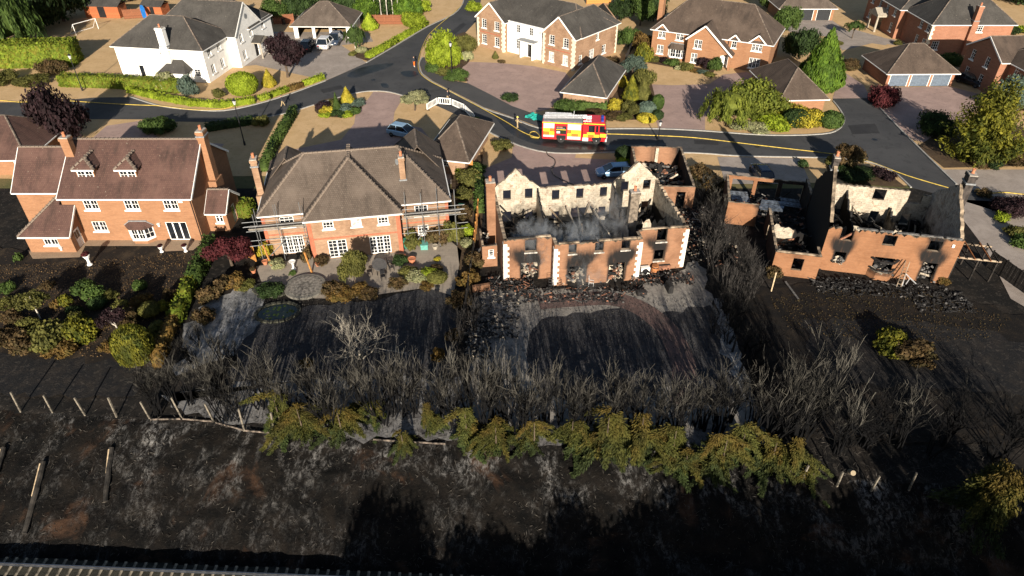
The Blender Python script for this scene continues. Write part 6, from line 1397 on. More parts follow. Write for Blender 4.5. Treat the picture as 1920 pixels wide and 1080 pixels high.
tree('weep', (62.02, 127.28), 1.6, 1.4, 'green', 1.6, 'small palm-like tree on the dry lawn by the portico', 'palm_tree')
plant('lumpy', (54.48, 111.06), 2.0, 1.5, 'brown', 'brown dry shrub on the verge beside the shaded drive')
plant('lumpy', (53.75, 95.41), 2.0, 3.2, 'red', 'dark red-leaved bush at the corner of the triple garage', det='L')
plant('lumpy', (57.94, 123.49), .8, .8, 'olive', 'small olive shrub on the white gravel')
plant('lumpy', (68.58, 123.49), .8, .8, 'olive', 'small shrub beside the stone portico')
plant('lumpy', (72.84, 113.7), 2.0, 1.8, 'green', 'rounded green bush behind the triple garage')
tree('spray', (57.06, 77.3), 4.4, 8.0, 'gold', .3, 'big golden feathery conifer at the right by the paved drive', 'golden_conifer', det='X', ry=4.6)
plant('lumpy', (56.05, 84.95), 2.4, 3.0, 'dark', 'dark shrub at the left foot of the golden conifer', det='L')
tree('airy', (70.83, 92.61), 3.0, 4.0, 'blue', 1.0, 'pale grey-green tree at the right edge behind the golden conifer', 'pale_tree')
plant('lumpy', (58.19, 74.97), .95, 1.2, 'dark', 'small dark green ball by the paved drive', 'topiary_ball')
plant('lumpy', (57.08, 75.54), 1.3, .9, 'brown', 'brownish shrub under the golden conifer')
plant('lumpy', (62.34, 77.3), 2.6, 1.6, 'brown', 'dry brown shrub right of the golden conifer')
tree('lumpy', (107.3, 156.96), 5, 5, 'lime', .5, 'bright green tree at the top right corner', 'garden_tree')
tree('lumpy', (109.03, 150.32), 5, 7, 'dark', .5, 'dark tree at the extreme top right', 'garden_tree')
plant('lumpy', (95.07, 131.26), 1.6, 1.4, 'lime', 'lime bush beside the porticoed house, right edge')
plant('lumpy', (92.47, 130.58), 1.8, 1.3, 'dark', 'dark bush beside the porticoed house')
plant('airy', (53.28, 68.33), 1.0, .9, 'brown', 'small withered shrub beyond the charred chimney')
for p, r_, h_, m_, lb in (((54.04, 64.28), 2.2, 2.4, 'purple', 'dull purple shrub right of the paved drive'), ((52.17, 62.93), .9, 1.0, 'lime', 'small lime shrub at the edge of the paved drive'), ((51.76, 59.94), 1.2, 1.2, 'olive', 'olive shrub at the right edge of the picture'), ((51.54, 57.91), 1.4, 1.2, 'green', 'green shrub cut by the right edge')):
    plant('lumpy', p, r_, h_, m_, lb)
# fronts of the burnt houses
tree('airy', (40.4, 74.69), 2.0, 2.4, 'brown', .9, 'brownish small tree in front of the gutted house', 'garden_tree')
plant('lumpy', (39.03, 75.83), 1.0, 1.6, 'olive', 'olive shrub beside the left gable of the gutted house')
plant('lumpy', (40.5, 73.02), 2.2, 1.2, 'dark', 'dark shrub in the front bed of the gutted house')
plant('lumpy', (43.56, 72.48), 1.4, 1.2, 'purple', 'purple shrub at the tip of the front bed')
plant('lumpy', (35.29, 75.54), .7, .8, 'dark', 'small dark ball shrub by the garage drive', 'topiary_ball')
plant('ball', (13.81, 77), 1.0, 1.7, 'dark', 'dark round bush beside the burnt garage', 'topiary_ball')
tree('weep', (13.31, 75.11), .8, .8, 'lime', .5, 'small bright green plant in a pot by the burnt garage', 'potted_plant')
plant('airy', (-1.36, 80.35), 1.4, 1.5, 'olive', 'thin olive shrub on the lawn by the road kerb')
plant('airy', (22.66, 73.02), 1.6, 1.4, 'brown', 'singed brown shrub right of the burnt garage')
plant('airy', (23.04, 70.1), 1.8, 1.4, 'rust', 'singed rust shrub between the burnt garages')
hedge([(-6.73, 77.3), (-5.22, 87.75)], 1.6, 1.4, 'green', 'clipped green hedge along the corner garage', 'hedge', .13, 30)
plant('lumpy', (-4.65, 71.01), 1.7, 1.7, 'olive', 'olive shrub between the scaffolded house and the roofless house')
plant('lumpy', (-5.81, 72.75), 1.0, 1.2, 'lime', 'bright green shrub by the corner garage doorway')
plant('lumpy', (-4.16, 74.13), 1.2, 1.0, 'green', 'green shrub beside the neighbouring drive')
hedge([(-3.72, 71.01), (-3.58, 64.28)], .9, 1.1, 'green', 'short green hedge beside the burnt chimney', 'hedge', .12, 34)
plant('lumpy', (-5.27, 67.59), 1.2, 1.6, 'olive', 'olive bush at the right end of the scaffolding')
plant('airy', (-5.38, 63.38), 1.3, 1.8, 'brown', 'brown bush at the scaffold corner')
plant('lumpy', (-4.85, 59.94), 1.0, 1.2, 'lime', 'yellow-green shrub along the right garden fence')
plant('lumpy', (-4.41, 57.91), .9, 1.0, 'pale', 'pale flowering shrub along the right garden fence')
plant('airy', (-3.86, 54.14), 1.3, 1.8, 'brown', 'dry brown shrub by the right garden fence')
plant('airy', (-3.96, 51.09), 1.3, 1.8, 'rust', 'rust-coloured shrub by the right garden fence')
plant('airy', (-4.77, 48.27), 1.2, 1.4, 'brown', 'scorched shrub at the corner of the black lawn')
plant('airy', (-4.81, 43.19), .9, 1.3, 'brown', 'scorched shrub on the edge of the black lawn, lower right')
plant('airy', (-5.84, 41.09), .8, 1.1, 'rust', 'small rusty shrub at the end of the black lawn')

# ---- back garden of the brick house
for kind, p, r_, h_, m_, tr, lb, nm in (
    ('airy', (-41.03, 46.15), 1.35, 1.5, 'olive', 1.5, 'round-headed tree on a white stem in the scorched garden', 'standard_tree'),
    ('airy', (-32.8, 43.6), 1.4, 1.5, 'purple', 1.6, 'dull purple tree on a pale leaning stem', 'standard_tree'),
    ('lumpy', (-37.99, 48.82), 1.4, 1.6, 'green', .5, 'green tiered conifer in the scorched garden', 'conifer')):
    plant(kind, p, r_, h_, m_, lb, nm, 'tree', trunk=tr, bark=BIRCH if tr > 1 else None)
for kind, p, r_, h_, m_, lb in (
    ('lumpy', (-48.26, 55.23), .55, .8, 'green', 'small green pot shrub at the patio corner of the brick house'),
    ('lumpy', (-46.35, 50.27), .9, 1.0, 'green', 'green shrub at the left edge of the scorched garden'),
    ('airy', (-44.89, 47.88), 1.1, 1.1, 'olive', 'thin olive shrub at the left edge of the scorched garden'),
    ('airy', (-42.1, 43.19), 1.5, 1.3, 'brown', 'bare brown shrub at the left edge'),
    ('airy', (-40.16, 42.52), 1.6, 1.4, 'brown', 'withered brown shrub left of the large bush'),
    ('lumpy', (-40.47, 47.88), .6, .8, 'rust', 'small orange shrub behind the large bush'),
    ('lumpy', (-39.69, 48.12), .65, 1.2, 'gold', 'yellow-green shrub behind the large bush'),
    ('lumpy', (-38.36, 46.75), .8, 1.0, 'dark', 'dark shrub in shade behind the large bush'),
    ('lumpy', (-37.91, 42.85), 2.0, 2.2, 'olive', 'large olive-brown bush in the middle of the scorched garden'),
    ('lumpy', (-35.68, 43.53), 1.5, 2.6, 'gold', 'tall olive-gold conifer bush beside the large bush'),
    ('lumpy', (-38.3, 42.19), .8, 1.1, 'gold', 'yellow-green bush at the lower left of the large bush'),
    ('lumpy', (-36.72, 41.86), 1.4, 1.3, 'rust', 'golden-brown bush at the foot of the large bush'),
    ('lumpy', (-34.23, 50.68), .8, 1.0, 'green', 'bright green bush at the back of the right group'),
    ('lumpy', (-33.02, 48.12), 1.0, 1.3, 'rust', 'red-brown round bush in the right group'),
    ('lumpy', (-34.69, 47.5), .8, 1.0, 'olive', 'olive bush at the left of the right group'),
    ('ball', (-31.63, 46.75), .9, 1.2, 'olive', 'clipped olive dome in the right group'),
    ('airy', (-30.66, 47.12), .8, 1.3, 'gold', 'loose yellowish bush beside the boundary hedge'),
    ('airy', (-32.89, 46.01), 1.0, 1.4, 'brown', 'dark brown bush in the middle of the right group'),
    ('ball', (-36.81, 47.88), .8, .9, 'dark', 'low dark dome between the two groups')):
    plant(kind, p, r_, h_, m_, lb)
for kind, p, r_, h_, m_, lb in (('airy', (-34.97, 44.57), 1.1, 1.2, 'brown', 'brown shrub filling the gap before the purple standard tree'), ('airy', (-41.08, 44.92), 1.2, 1.2, 'olive', 'olive shrub between the white-stemmed tree and the large bush'), ('airy', (-33.16, 42.19), .9, .8, 'rust', 'low golden shrub beside the egg-shaped conifer'), ('airy', (-29.83, 44.22), 1.0, 1.2, 'olive', 'olive shrub squeezed against the burnt boundary hedge'), ('airy', (-32.64, 44.43), 1.0, 1.3, 'brown', 'brown shrub behind the egg-shaped conifer'),
     ('lumpy', (-37.08, 45.14), 1.1, 1.4, 'olive', 'olive shrub in the middle of the left planting'), ('airy', (-43.08, 46.01), 1.2, 1.0, 'brown', 'thin brown shrub near the left picture edge'), ('airy', (-36.42, 49.06), .9, .9, 'olive', 'low olive shrub behind the purple standard tree'), ('airy', (-42.85, 50.68), .8, .7, 'brown', 'low brown shrub behind the white-stemmed tree'), ('airy', (-30.63, 49.06), .9, 1.2, 'brown', 'brown shrub beside the orange hedge stretch')): plant(kind, p, r_, h_, m_, lb)
plant('ball', (-30.01, 40.7), 1.5, 3.5, 'gold', 'large egg-shaped clipped golden conifer at the garden end', 'topiary_egg', 'shrub', det='L')
hedge([(-30.06, 57.42), (-29.66, 53.69), (-29.45, 50.68)], 1.0, 1.5, 'green', 'green upper stretch of the boundary hedge between the gardens')
hedge([(-29.47, 50.6), (-29.06, 47.5), (-28.89, 45.28)], .9, 1.4, 'hedge', 'orange scorched middle stretch of the boundary hedge')
hedge([(-28.91, 45.21), (-28.6, 42.52), (-28.23, 39.96)], .7, 1.2, 'rust', 'brown burnt lower stretch of the boundary hedge')
plant('airy', (-27.2, 48.9), 1.2, 1.6, 'brown', 'dry brown shrub on the scaffold side of the boundary hedge')
plant('airy', (-26.72, 45.86), 1.2, 1.6, 'brown', 'withered shrub right of the boundary hedge, lower down')
# ---- back garden of the scaffolded house
tree('airy', (-27.09, 54.41), 2.6, 2.6, 'red', .6, 'dark red maple between the two left houses', 'maple_tree', det='L')
for kind, p, r_, h_, m_, lb in (
    ('airy', (-25.75, 51.09), 1.3, 1.3, 'rust', 'orange-brown shrub below the red maple'), ('lumpy', (-24.63, 50.68), 1.0, .8, 'olive', 'low olive shrub above the ash bed'), ('airy', (-26.46, 50.27), 1.4, 1.5, 'brown', 'brown shrub beside the ash bed'),
    ('lumpy', (-22.08, 50.02), 1.45, 1.0, 'dark', 'dark leafy clump in the upper pond'), ('airy', (-24.13, 55.79), 1.0, 1.8, 'yellow', 'yellow-leaved shrub against the left scaffolding'), ('lumpy', (-22.63, 54.14), .9, .8, 'pale', 'pale yellow potted shrub on the patio'),
    ('lumpy', (-20.84, 52.8), .4, .5, 'green', 'tiny green plant on the patio'), ('airy', (-19.76, 55.05), .7, 1.9, 'brown', 'climbing plant on a post left of the french doors'), ('airy', (-18.41, 54.59), .8, 1.2, 'brown', 'potted brown shrub by the middle french doors'),
    ('airy', (-16.36, 50.02), 1.3, 1.2, 'brown', 'brown shrub right of the round patio'), ('lumpy', (-15.5, 49.38), 1.3, .9, 'rust', 'golden-brown shrub below the round patio'), ('airy', (-14.01, 49.7), 1.2, 1.3, 'rust', 'orange shrub under the tall patio tree'),
    ('lumpy', (-13.09, 49.46), 1.2, .8, 'brown', 'low dark brown shrub by the lawn edge'), ('lumpy', (-10.9, 54.87), .9, .9, 'dark', 'green shrub by the right corner of the middle wing'), ('airy', (-10.04, 57.33), 1.1, 2.4, 'olive', 'olive climber left of the small window'),
    ('airy', (-7.47, 58.41), 1.5, 2.4, 'brown', 'dark olive bush right of the small window'), ('airy', (-6.1, 58.91), 1.2, 2.6, 'olive', 'tall olive shrub inside the right scaffolding'), ('lumpy', (-9.71, 52.8), 1.0, .9, 'olive', 'olive shrub in the right patio bed'),
    ('lumpy', (-8.79, 52.2), 1.3, 1.0, 'pale', 'pale green spreading shrub in the right patio bed'), ('lumpy', (-7.92, 52.54), .9, 1.1, 'lime', 'yellow-green shrub in the right patio bed'), ('ball', (-7, 51.85), .95, .8, 'olive', 'round olive shrub in the right patio bed'),
    ('lumpy', (-7.25, 53.6), .8, .7, 'brown', 'grey-brown shrub in the right patio bed'), ('lumpy', (-7.3, 55.23), .4, .4, 'yellow', 'small yellow pot plant on the patio'), ('lumpy', (-7.9, 50.84), .8, .5, 'rust', 'low rusty shrub at the lawn edge of the right bed'),
    ('airy', (-10.65, 51.09), 1.0, .8, 'brown', 'wispy grey-brown shrub near the patio table')):
    plant(kind, p, r_, h_, m_, lb)
tree('airy', (-14.35, 50.51), 1.5, 3.6, 'olive', .9, 'tall olive tree on the patio before the french doors', 'patio_tree', det='L')
tree('airy', (-14.11, 53.07), .95, 1.2, 'brown', 1.4, 'dark round-headed small tree right of the tall patio tree', 'patio_tree')
plant('airy', (-16.41, 40.14), .6, .9, 'rust', 'small rusty bush at the end of the black lawn, left')
# ---- second ruin's garden
plant('airy', (31.27, 42.19), 1.8, 1.7, 'gold', 'half-scorched yellowish shrub on the dark lawn of the gutted house')
plant('airy', (32.33, 41.34), 2.0, 1.7, 'brown', 'dark scorched shrub on the lawn of the gutted house')
plant('airy', (24.55, 52.37), .9, 1.6, 'brown', 'yellow-brown shrub at the corner of the low wing')
plant('airy', (40.16, 51.68), .9, .9, 'rust', 'reddish burnt shrub at the right corner of the gutted house')

# ---- burnt hedge trees: countless twigs, but each clump is one plant
BT = [bare_mesh(40 + i, 10, 4.3, .1, 3, .068, None, (2, 4), .22, .5, tip=1.9, curl=.3, stem=1.7) for i in range(7)]
WT = [bare_mesh(60 + i, 5, 4.0, .4, 4, .065, None, (2, 3), .42, .4, curl=.4, tip=1.6) for i in range(4)]
def burnt(name, meshes, pos, h, label, group, k=[0], mat=None, sc=None):
    k[0] += 1; t = thing(name, label, 'burnt tree', (pos[0], pos[1], -.05), k[0] * 1.7, group)
    o = inst('branches', meshes[k[0] % len(meshes)], t, (0, 0, 0), 0, sc or (min(h, 1.) * rng.uniform(.85, 1.2), min(h, 1.) * rng.uniform(.85, 1.2), h))
    if mat: set_mat(o, mat)
    return t
def row(a, b, n, h, label, group, jit=.5, meshes=None, mat=None):
    d = Vector((b[0] - a[0], b[1] - a[1])) / n; up = abs(d.y) > abs(d.x)
    for i in range(n):
        j = rng.uniform(-.35, .35); k = rng.normal(0, jit); s = d.normalized(); p = Vector(a) + d * (i + .5 + j) + Vector((-s.y, s.x)) * k
        burnt('burnt_hedge_tree', meshes or BT, (p.x, p.y), h * rng.uniform(.7, 1.12), ORD[i] + (' from the top of the ' if up else ' from the left of the ') + label, group, mat=mat)
row((-27.33, 35.79), (-19.42, 35.35), 8, .85, 'charred bushes behind the concrete fence posts', 'burnt bushes behind the brick house', .7)
row((-18.94, 35.09), (-3.9, 34.3), 17, .92, 'charred hedge trees behind the scaffolded house', 'burnt hedge behind the scaffolded house')
row((-3.5, 34.2), (16.12, 33.38), 22, 1.02, 'charred hedge trees behind the roofless house', 'burnt hedge behind the roofless house')
row((16.45, 33.18), (27.72, 31.91), 12, 1.25, 'tall charred trees behind the gutted house', 'burnt trees behind the gutted house', .8, WT + BT)
row((28.05, 31.81), (37.56, 32.05), 7, 1.3, 'pale-twigged burnt trees at the dark right edge', 'burnt trees at the right end', .8, WT)
row((18.81, 49.06), (18.7, 34.3), 16, .85, 'grey burnt shrubs along the pale ash path', 'burnt shrubs between the ruins', .9, WT)
row((20.1, 59.94), (21.52, 46.75), 15, .7, 'charred shrubs between the two ruined houses', 'burnt shrubs beside the ruins', .9, BT, CHARWOOD)
row((-27.14, 42.52), (-21.91, 39.34), 5, .5, 'low charred shrubs below the ash bed', 'burnt shrubs by the ash bed', .8, BT)
row((-4.08, 46.01), (-3.76, 35.9), 6, .5, 'charred shrubs left of the courtyard', 'burnt shrubs left of the courtyard', .4, BT, CHARWOOD)
row((22.04, 69.72), (21.71, 62.06), 4, .6, 'charred shrubs behind the burnt garage corner', 'burnt shrubs behind the garage', .6, BT)
dt = thing('bare_tree', 'pale grey bare tree standing alone on the black lawn', 'bare tree', (*(-12.28, 41.09), 0), 0)
bt_ = link(bpy.data.objects.new('branches', bare_mesh(91, 6, 3.7, 1.1, 5, .05, ASHBARK, (2, 3), .5, .12, 4, .22)), dt); bt_.scale = (1.4, 1.4, .95)
m = MB(); m.tube([(0, 0, -.1), (.02, .02, .35), (0, 0, .8)], [.17, .14, .12], 8); m.build('trunk', ASHBARK, dt)
# ---- half-green conifers left standing on the bank side of the hedge
GC = 'half-scorched conifers along the top of the bank'
lab = ['scorched conifer remnant with orange-green sprays, leftmost of the row', 'scorched green-gold conifer second from the left end of the row', 'low scorched conifer third from the left end of the row', 'scorched conifer with orange crest left of the single hanging bough',
       'green hanging bough of a scorched conifer reaching far down the bank', 'small scorched conifer right of the hanging bough', 'tall scorched conifer below the middle of the burnt hedge', 'orange-topped scorched conifer right of the tall one',
       'small scorched conifer between two bare gaps', 'broad golden scorched conifer in the centre of the row', 'tall orange-gold conifer right of the broad golden one', 'scorched conifer with long green skirts', 'orange scorched conifer above the bare soil patch', 'green-skirted conifer with a bough hanging down the bank',
       'scorched conifer with mixed gold and green sprays', 'grey-green scorched conifer towards the right of the row', 'sparse green conifer at the right end of the continuous row', 'thin scorched conifer among the pale fence posts', 'small green conifer tuft below the fence post']
spots = [(-16.69, 33.79), (-14.54, 33.18), (-12.18, 32.88), (-10.25, 32.69), (-8.01, 31.58), (-6.05, 32.49), (-3, 31.91), (-1.12, 31.72), (1.5, 31.81), (3.73, 31.58), (6.26, 30.87), (8.45, 30.78), (10.43, 30.51), (11.91, 29.74), (13.9, 30.51), (15.68, 30.32), (17.42, 30.05), (18.77, 29.74), (20.49, 28.01)]
rad = [1.25, 1.3, 1.2, 1.1, .8, .9, 1.3, 1.2, 1.0, 1.2, 1.6, 1.4, 1.3, 1.0, 1.5, 1.2, 1.3, 1.0, .9]; hts = [2.6, 2.4, 2.0, 1.9, 1.7, 1.8, 2.9, 2.0, 2.2, 2.3, 3.3, 3.2, 2.6, 1.8, 2.8, 2.4, 2.4, 2.2, 1.4]
for i, p in enumerate(spots):
    t = thing('scorched_conifer', lab[i], 'conifer', (p[0] + rng.normal(0, .3), p[1] + .3 + rng.normal(0, .35), bank_z(p[0], p[1]) - .1), rng.normal(0, .3), GC)
    o = inst('crown', crown_mesh('bough', i % 6, 'X'), t, (0, 0, .1), 0, (rad[i] * 1.7 * rng.uniform(.8, 1.3) * (-1) ** i, rad[i] * 1.2 * rng.uniform(.75, 1.4), hts[i] * rng.uniform(.8, 1.3))); set_mat(o, LM['scorched' if i % 3 else 'scorchgreen'])
    o = inst('lower_boughs', crown_mesh('droop', (i + 1) % 3, 'L'), t, (rng.normal(0, .4), .35, 0), i, (rad[i] * 1.15, rad[i] * .95, hts[i] * rng.uniform(.55, .85))); set_mat(o, LM['scorchgreen' if i % 2 else 'scorched'])
    m = MB(); m.tube([(0, 0, -.2), (.03, 0, hts[i] * .5), (0, .04, hts[i] * 1.1)], [.07, .05, .02], 6); m.build('trunk', BARK, t)
t = thing('scorched_conifer', 'separate large gold-green conifer at the far right of the bank', 'conifer', (*(30.31, 26.78), -.4), 0, GC)
o = inst('crown', crown_mesh('droop', 1, 'X'), t, (0, 0, 0), .4, (2.7, 2.3, 4.2)); set_mat(o, LM['scorched'])
m = MB(); m.tube([(0, 0, -.2), (.03, 0, 2), (0, .04, 4.2)], [.1, .07, .02], 6); m.build('trunk', BARK, t)
# ---- trees beyond the railway, behind the viewpoint, whose long shadows lie on the bank and the right-hand gardens
BR = 'trees on the far side of the railway'
for i, (x, y, r_, h_) in enumerate(((-44, 8, 3.0, 6.0), (-36, 9, 2.6, 5.6), (-13, 8, 2.0, 6.0), (-7.6, 7, 2.6, 10.2), (-4.6, 6, 2.2, 9.4), (-.5, 8, 3.2, 8.8), (2.5, 7, 3.0, 8.0), (6, 8, 3.4, 9.4), (10, 8, 3.4, 10.2), (14, 9, 3.6, 11), (19.5, 7, 3.6, 11.5), (24, 7, 3.8, 12), (28.5, 8, 4, 12.4), (33, 6, 4, 12), (38.5, 8, 4, 11.6), (44, 7, 4, 12), (50, 8, 4, 12), (57, 8, 4, 12))):
    tree('lumpy', (x, y), r_, h_ * .82, 'green', h_ * .2, 'leafy tree on the far side of the railway', 'lineside_tree', group=BR, z=-2.6, det='L')

# ---- charred stubble and twigs on the bank and along the burnt hedge: nobody could count them
def stubble(name, n, fx, fy, zf, lng, mat, label):
    x = rng.uniform(*fx, n); y = np.array([rng.uniform(bank_edge(q) + fy[0], bank_edge(q) + fy[1]) for q in x]); z = np.array([zf(p, q) for p, q in zip(x, y)])
    C = np.stack([x, y, z + .05], 1); N = rng.normal(size=(n, 3)); T = rng.normal(size=(n, 3)) * (1, 1, .7)
    o = inst(name, quads_mesh(name, C, N, lng, .014, mat, None, None, T)); o['kind'] = 'stuff'; o['label'] = label; o['category'] = 'stubble'
STUB = leafmat('charred_stubble', (.006, .006, .006), (.09, .08, .068), trans=0.)
stubble('burnt_stubble', 9000, (-40, 40), (-9.0, .5), bank_z, .16, STUB, 'charred stubble and twigs scattered over the bank')
stubble('burnt_twigs', 5000, (-24, 34), (.3, 4.5), lambda p, q: 0., .2, STUB, 'fallen charred twigs under the burnt hedge')

def litter(n, poly, z, size, mat, label, name='leaf_litter'):
    P = np.array(poly); lo, hi = P.min(0), P.max(0); Q = rng.uniform(lo, hi, (n * 3, 2)); ins = np.zeros(len(Q), bool); j = len(P) - 1
    for i in range(len(P)):
        ca = (P[i, 1] > Q[:, 1]) != (P[j, 1] > Q[:, 1]); xx = (P[j, 0] - P[i, 0]) * (Q[:, 1] - P[i, 1]) / (P[j, 1] - P[i, 1] + 1e-9) + P[i, 0]; ins ^= ca & (Q[:, 0] < xx); j = i
    Q = Q[ins][:n]; C = np.column_stack([Q, np.full(len(Q), z) + rng.random(len(Q)) * .06])
    o = inst(name, quads_mesh(name, C, rng.normal(0, .5, (len(Q), 3)) + (0, -.2, 1), size, size * .6, mat)); o['kind'] = 'stuff'; o['label'] = label; o['category'] = 'leaf litter'
litter(7000, [(-51.42, 54.14), (-41.6, 55.05), (-30.31, 56.94), (-28.89, 45.28), (-28.75, 40.58), (-39.34, 41.86), (-45.44, 43.19)], .03, .06, leafmat('litter_brown', (.02, .014, .01), (.2, .12, .05), trans=0.), 'singed brown leaves lying on the scorched garden of the brick house')
litter(2200, [(23.15, 49.06), (29.55, 50.68), (38.99, 49.86), (43.54, 46.01), (39.65, 43.19), (28.51, 43.19), (23.62, 44.57)], .03, .06, LM['brown'], 'singed leaves on the dark garden of the gutted house')
litter(6000, [(-3.86, 49.06), (18.33, 49.06), (17.59, 35.9), (1.57, 34.82), (-3.66, 37)], .04, .05, STUB, 'cinders scattered over the courtyard garden', 'cinders')
litter(4000, [(-25.08, 49.06), (-5.31, 49.06), (-4.63, 39.34), (-22.23, 39.04)], .04, .05, STUB, 'cinders scattered over the black lawn', 'cinders')

# ---------------------------------------------------------------- scaffolding
def scaffold(label, xs, ys, lifts, top, x_l, x_r, boards, board_y):
    s = thing('scaffolding', label, 'scaffolding', (-19.35, 55.2, 0), R(10))
    rr = random.Random(len(label))
    for x in xs:
        for y in ys:
            m = MB(); m.tube([(x, y, 0), (x + rr.uniform(-.05, .05), y, top + rr.uniform(-.5, .6))], .03, 6); m.build('standard', STEEL, s)
            m = MB(); m.box(x - .08, x + .08, y - .08, y + .08, .045, .06); m.build('base_plate', DARKMETAL, s)
    for z in lifts:
        for y in ys:
            m = MB(); m.tube([(x_l - rr.uniform(.1, .9), y + .05, z), (x_r + rr.uniform(.1, .9), y + .05, z + rr.uniform(-.03, .03))], .03, 6); m.build('ledger', STEEL, s)
        for x in xs:
            m = MB(); m.tube([(x + .06, ys[0] - .3, z + .07), (x + .06, ys[-1] + .2, z + .07)], .03, 6); m.build('transom', STEEL, s)
    for zz in (boards + .5, boards + 1.0):
        m = MB(); m.tube([(x_l - .4, ys[0] - .05, zz), (x_r + .4, ys[0] - .05, zz)], .03, 6); m.build('guard_rail', STEEL, s)
    for i in range(4):
        y = board_y + i * .24; m = MB(); m.box(x_l, x_r, y, y + .22, boards, boards + .04); m.build('board', plain('grey_scaffold_board', (.17, .155, .135), .9, var=.25), s)
    m = MB(); m.box(x_l, x_r, ys[0] + .06, ys[0] + .1, boards + .05, boards + .2); m.build('toe_board', plain('grey_toe_board', (.2, .18, .15), .9, var=.25), s)
    m = MB(); m.tube([(xs[0], ys[0] - .06, .1), (xs[1], ys[0] - .06, lifts[0])], .04, 6); m.build('brace', STEEL, s)
scaffold('steel scaffolding around the left end of the grey-roofed house', (-4.75, -2.7, -.35), (.45, 1.4), (1.95, 3.55), 5.7, -5.4, -.1, 3.62, .5)
scaffold('steel scaffolding around the right end of the grey-roofed house', (9.3, 10.9, 12.4, 14.1), (.3, 1.35), (1.9, 3.55), 5.9, 9.1, 14.6, 3.62, .38)

# ---------------------------------------------------------------- fire engine
RED = plain('fire_engine_red', (.55, .015, .02), .3, var=.05, spec=.5); HIVIZ = plain('hi_vis_yellow', (.75, .55, .03), .4, var=.04); ORANGE = plain('hi_vis_orange', (.75, .14, .02), .4, var=.04)
SILVER = plain('silver_panel', (.55, .57, .58), .35, .2, var=.06); ALU = plain('ladder_aluminium', (.62, .63, .65), .3, .6, var=.08); BLUEL = plain('blue_beacon', (.02, .05, .35), .2)
CARGLASS = plain('car_glass', (.01, .014, .018), .05, var=.2, spec=.8)
fe = thing('fire_engine', 'red and yellow chequered fire engine with ladders parked on the road', 'fire engine', (*(3.88, 82.6), .012), R(-7))
m = MB(); m.box(.0, 5.1, 0, 2.45, .55, 2.75); m.box(.05, 8.0, .25, 2.2, .35, .55); m.build('body', RED, fe)
cabp = [(5.2, .5), (8.05, .5), (8.25, 1.0), (8.2, 1.5), (7.95, 2.85), (7.75, 2.98), (5.2, 2.98)]
m = MB(); n = len(cabp)
for y in (0, 2.45): m.face([(x, y, z) for x, z in (cabp if y == 0 else cabp[::-1])])
for a, b in zip(cabp, cabp[1:] + cabp[:1]): m.face([(a[0], 0, a[1]), (a[0], 2.45, a[1]), (b[0], 2.45, b[1]), (b[0], 0, b[1])])
m.build('cab', RED, fe)
def panel(nm, x0, x1, z0, z1, mat, y=-.02, th=.02):
    m = MB(); m.box(x0, x1, y, y + th - .003, z0, z1); return m.build(nm, mat, fe)
panel('locker_door', .15, 1.55, .75, 2.6, SILVER); panel('locker_door', 3.25, 4.95, .55, 2.6, SILVER)
m = MB(); m.box(1.75, 3.1, -.01, .0, 1.2, 2.3); m.build('open_locker', BLACK, fe)
for i, (a, b, c, d, mt) in enumerate(((1.85, 2.9, 1.95, 2.05, STEEL), (1.85, 2.3, 1.3, 1.6, SILVER), (2.4, 2.75, 1.3, 1.7, LM['dark']), (1.8, 3.05, 1.78, 1.84, HIVIZ), (1.85, 2.6, 2.1, 2.2, TERRA))): panel('equipment', a, b, c, d, mt, -.05, .05)
for a, b, c, d, mt in ((.15, .95, 1.02, 1.5, ORANGE), (.95, 1.55, 1.5, 1.95, ORANGE), (.15, .95, 1.5, 1.95, HIVIZ), (.95, 1.55, 1.02, 1.5, HIVIZ), (3.25, 3.75, 1.35, 1.85, ORANGE), (3.75, 4.65, .95, 1.35, ORANGE), (3.75, 4.65, 1.35, 1.85, HIVIZ), (3.25, 3.75, .95, 1.35, HIVIZ), (4.65, 4.95, .95, 1.85, HIVIZ),
                       (.02, 5.08, 2.62, 2.74, HIVIZ), (5.3, 5.85, .95, 1.35, HIVIZ), (5.85, 6.65, .95, 1.3, ORANGE), (6.65, 7.3, 1.0, 1.35, HIVIZ), (5.75, 6.7, 1.32, 1.62, HIVIZ), (7.4, 8.15, 1.05, 1.5, HIVIZ), (5.25, 7.9, 2.72, 2.82, HIVIZ)):
    panel('reflective_panel', a, b, c, d, mt, -.04, .02)
panel('step', 5.2, 5.95, .42, .9, SILVER, -.06, .06)
for a, b in ((5.9, 6.7), (6.85, 7.15), (7.3, 7.95)): panel('side_window', a, b, 1.66, 2.55, CARGLASS)
m = MB(); m.face([(8.23, .12, 1.55), (8.23, 2.33, 1.55), (8.0, 2.28, 2.75), (8.0, .17, 2.75)]); m.build('windscreen', CARGLASS, fe)
m = MB(); m.box(8.1, 8.32, .0, 2.45, .42, .8); m.build('bumper', SILVER, fe)
for y in (.15, 2.0): m = MB(); m.box(8.27, 8.34, y, y + .3, .85, 1.05); m.build('headlight', WHITE, fe)
for y in (.35, 1.4): m = MB(); m.box(7.45, 7.75, y, y + .7, 2.985, 3.15); m.build('light_bar', BLUEL, fe)
m = MB(); m.box(.1, 5.1, .12, 2.33, 2.752, 2.8); m.build('roof_deck', LEAD, fe)
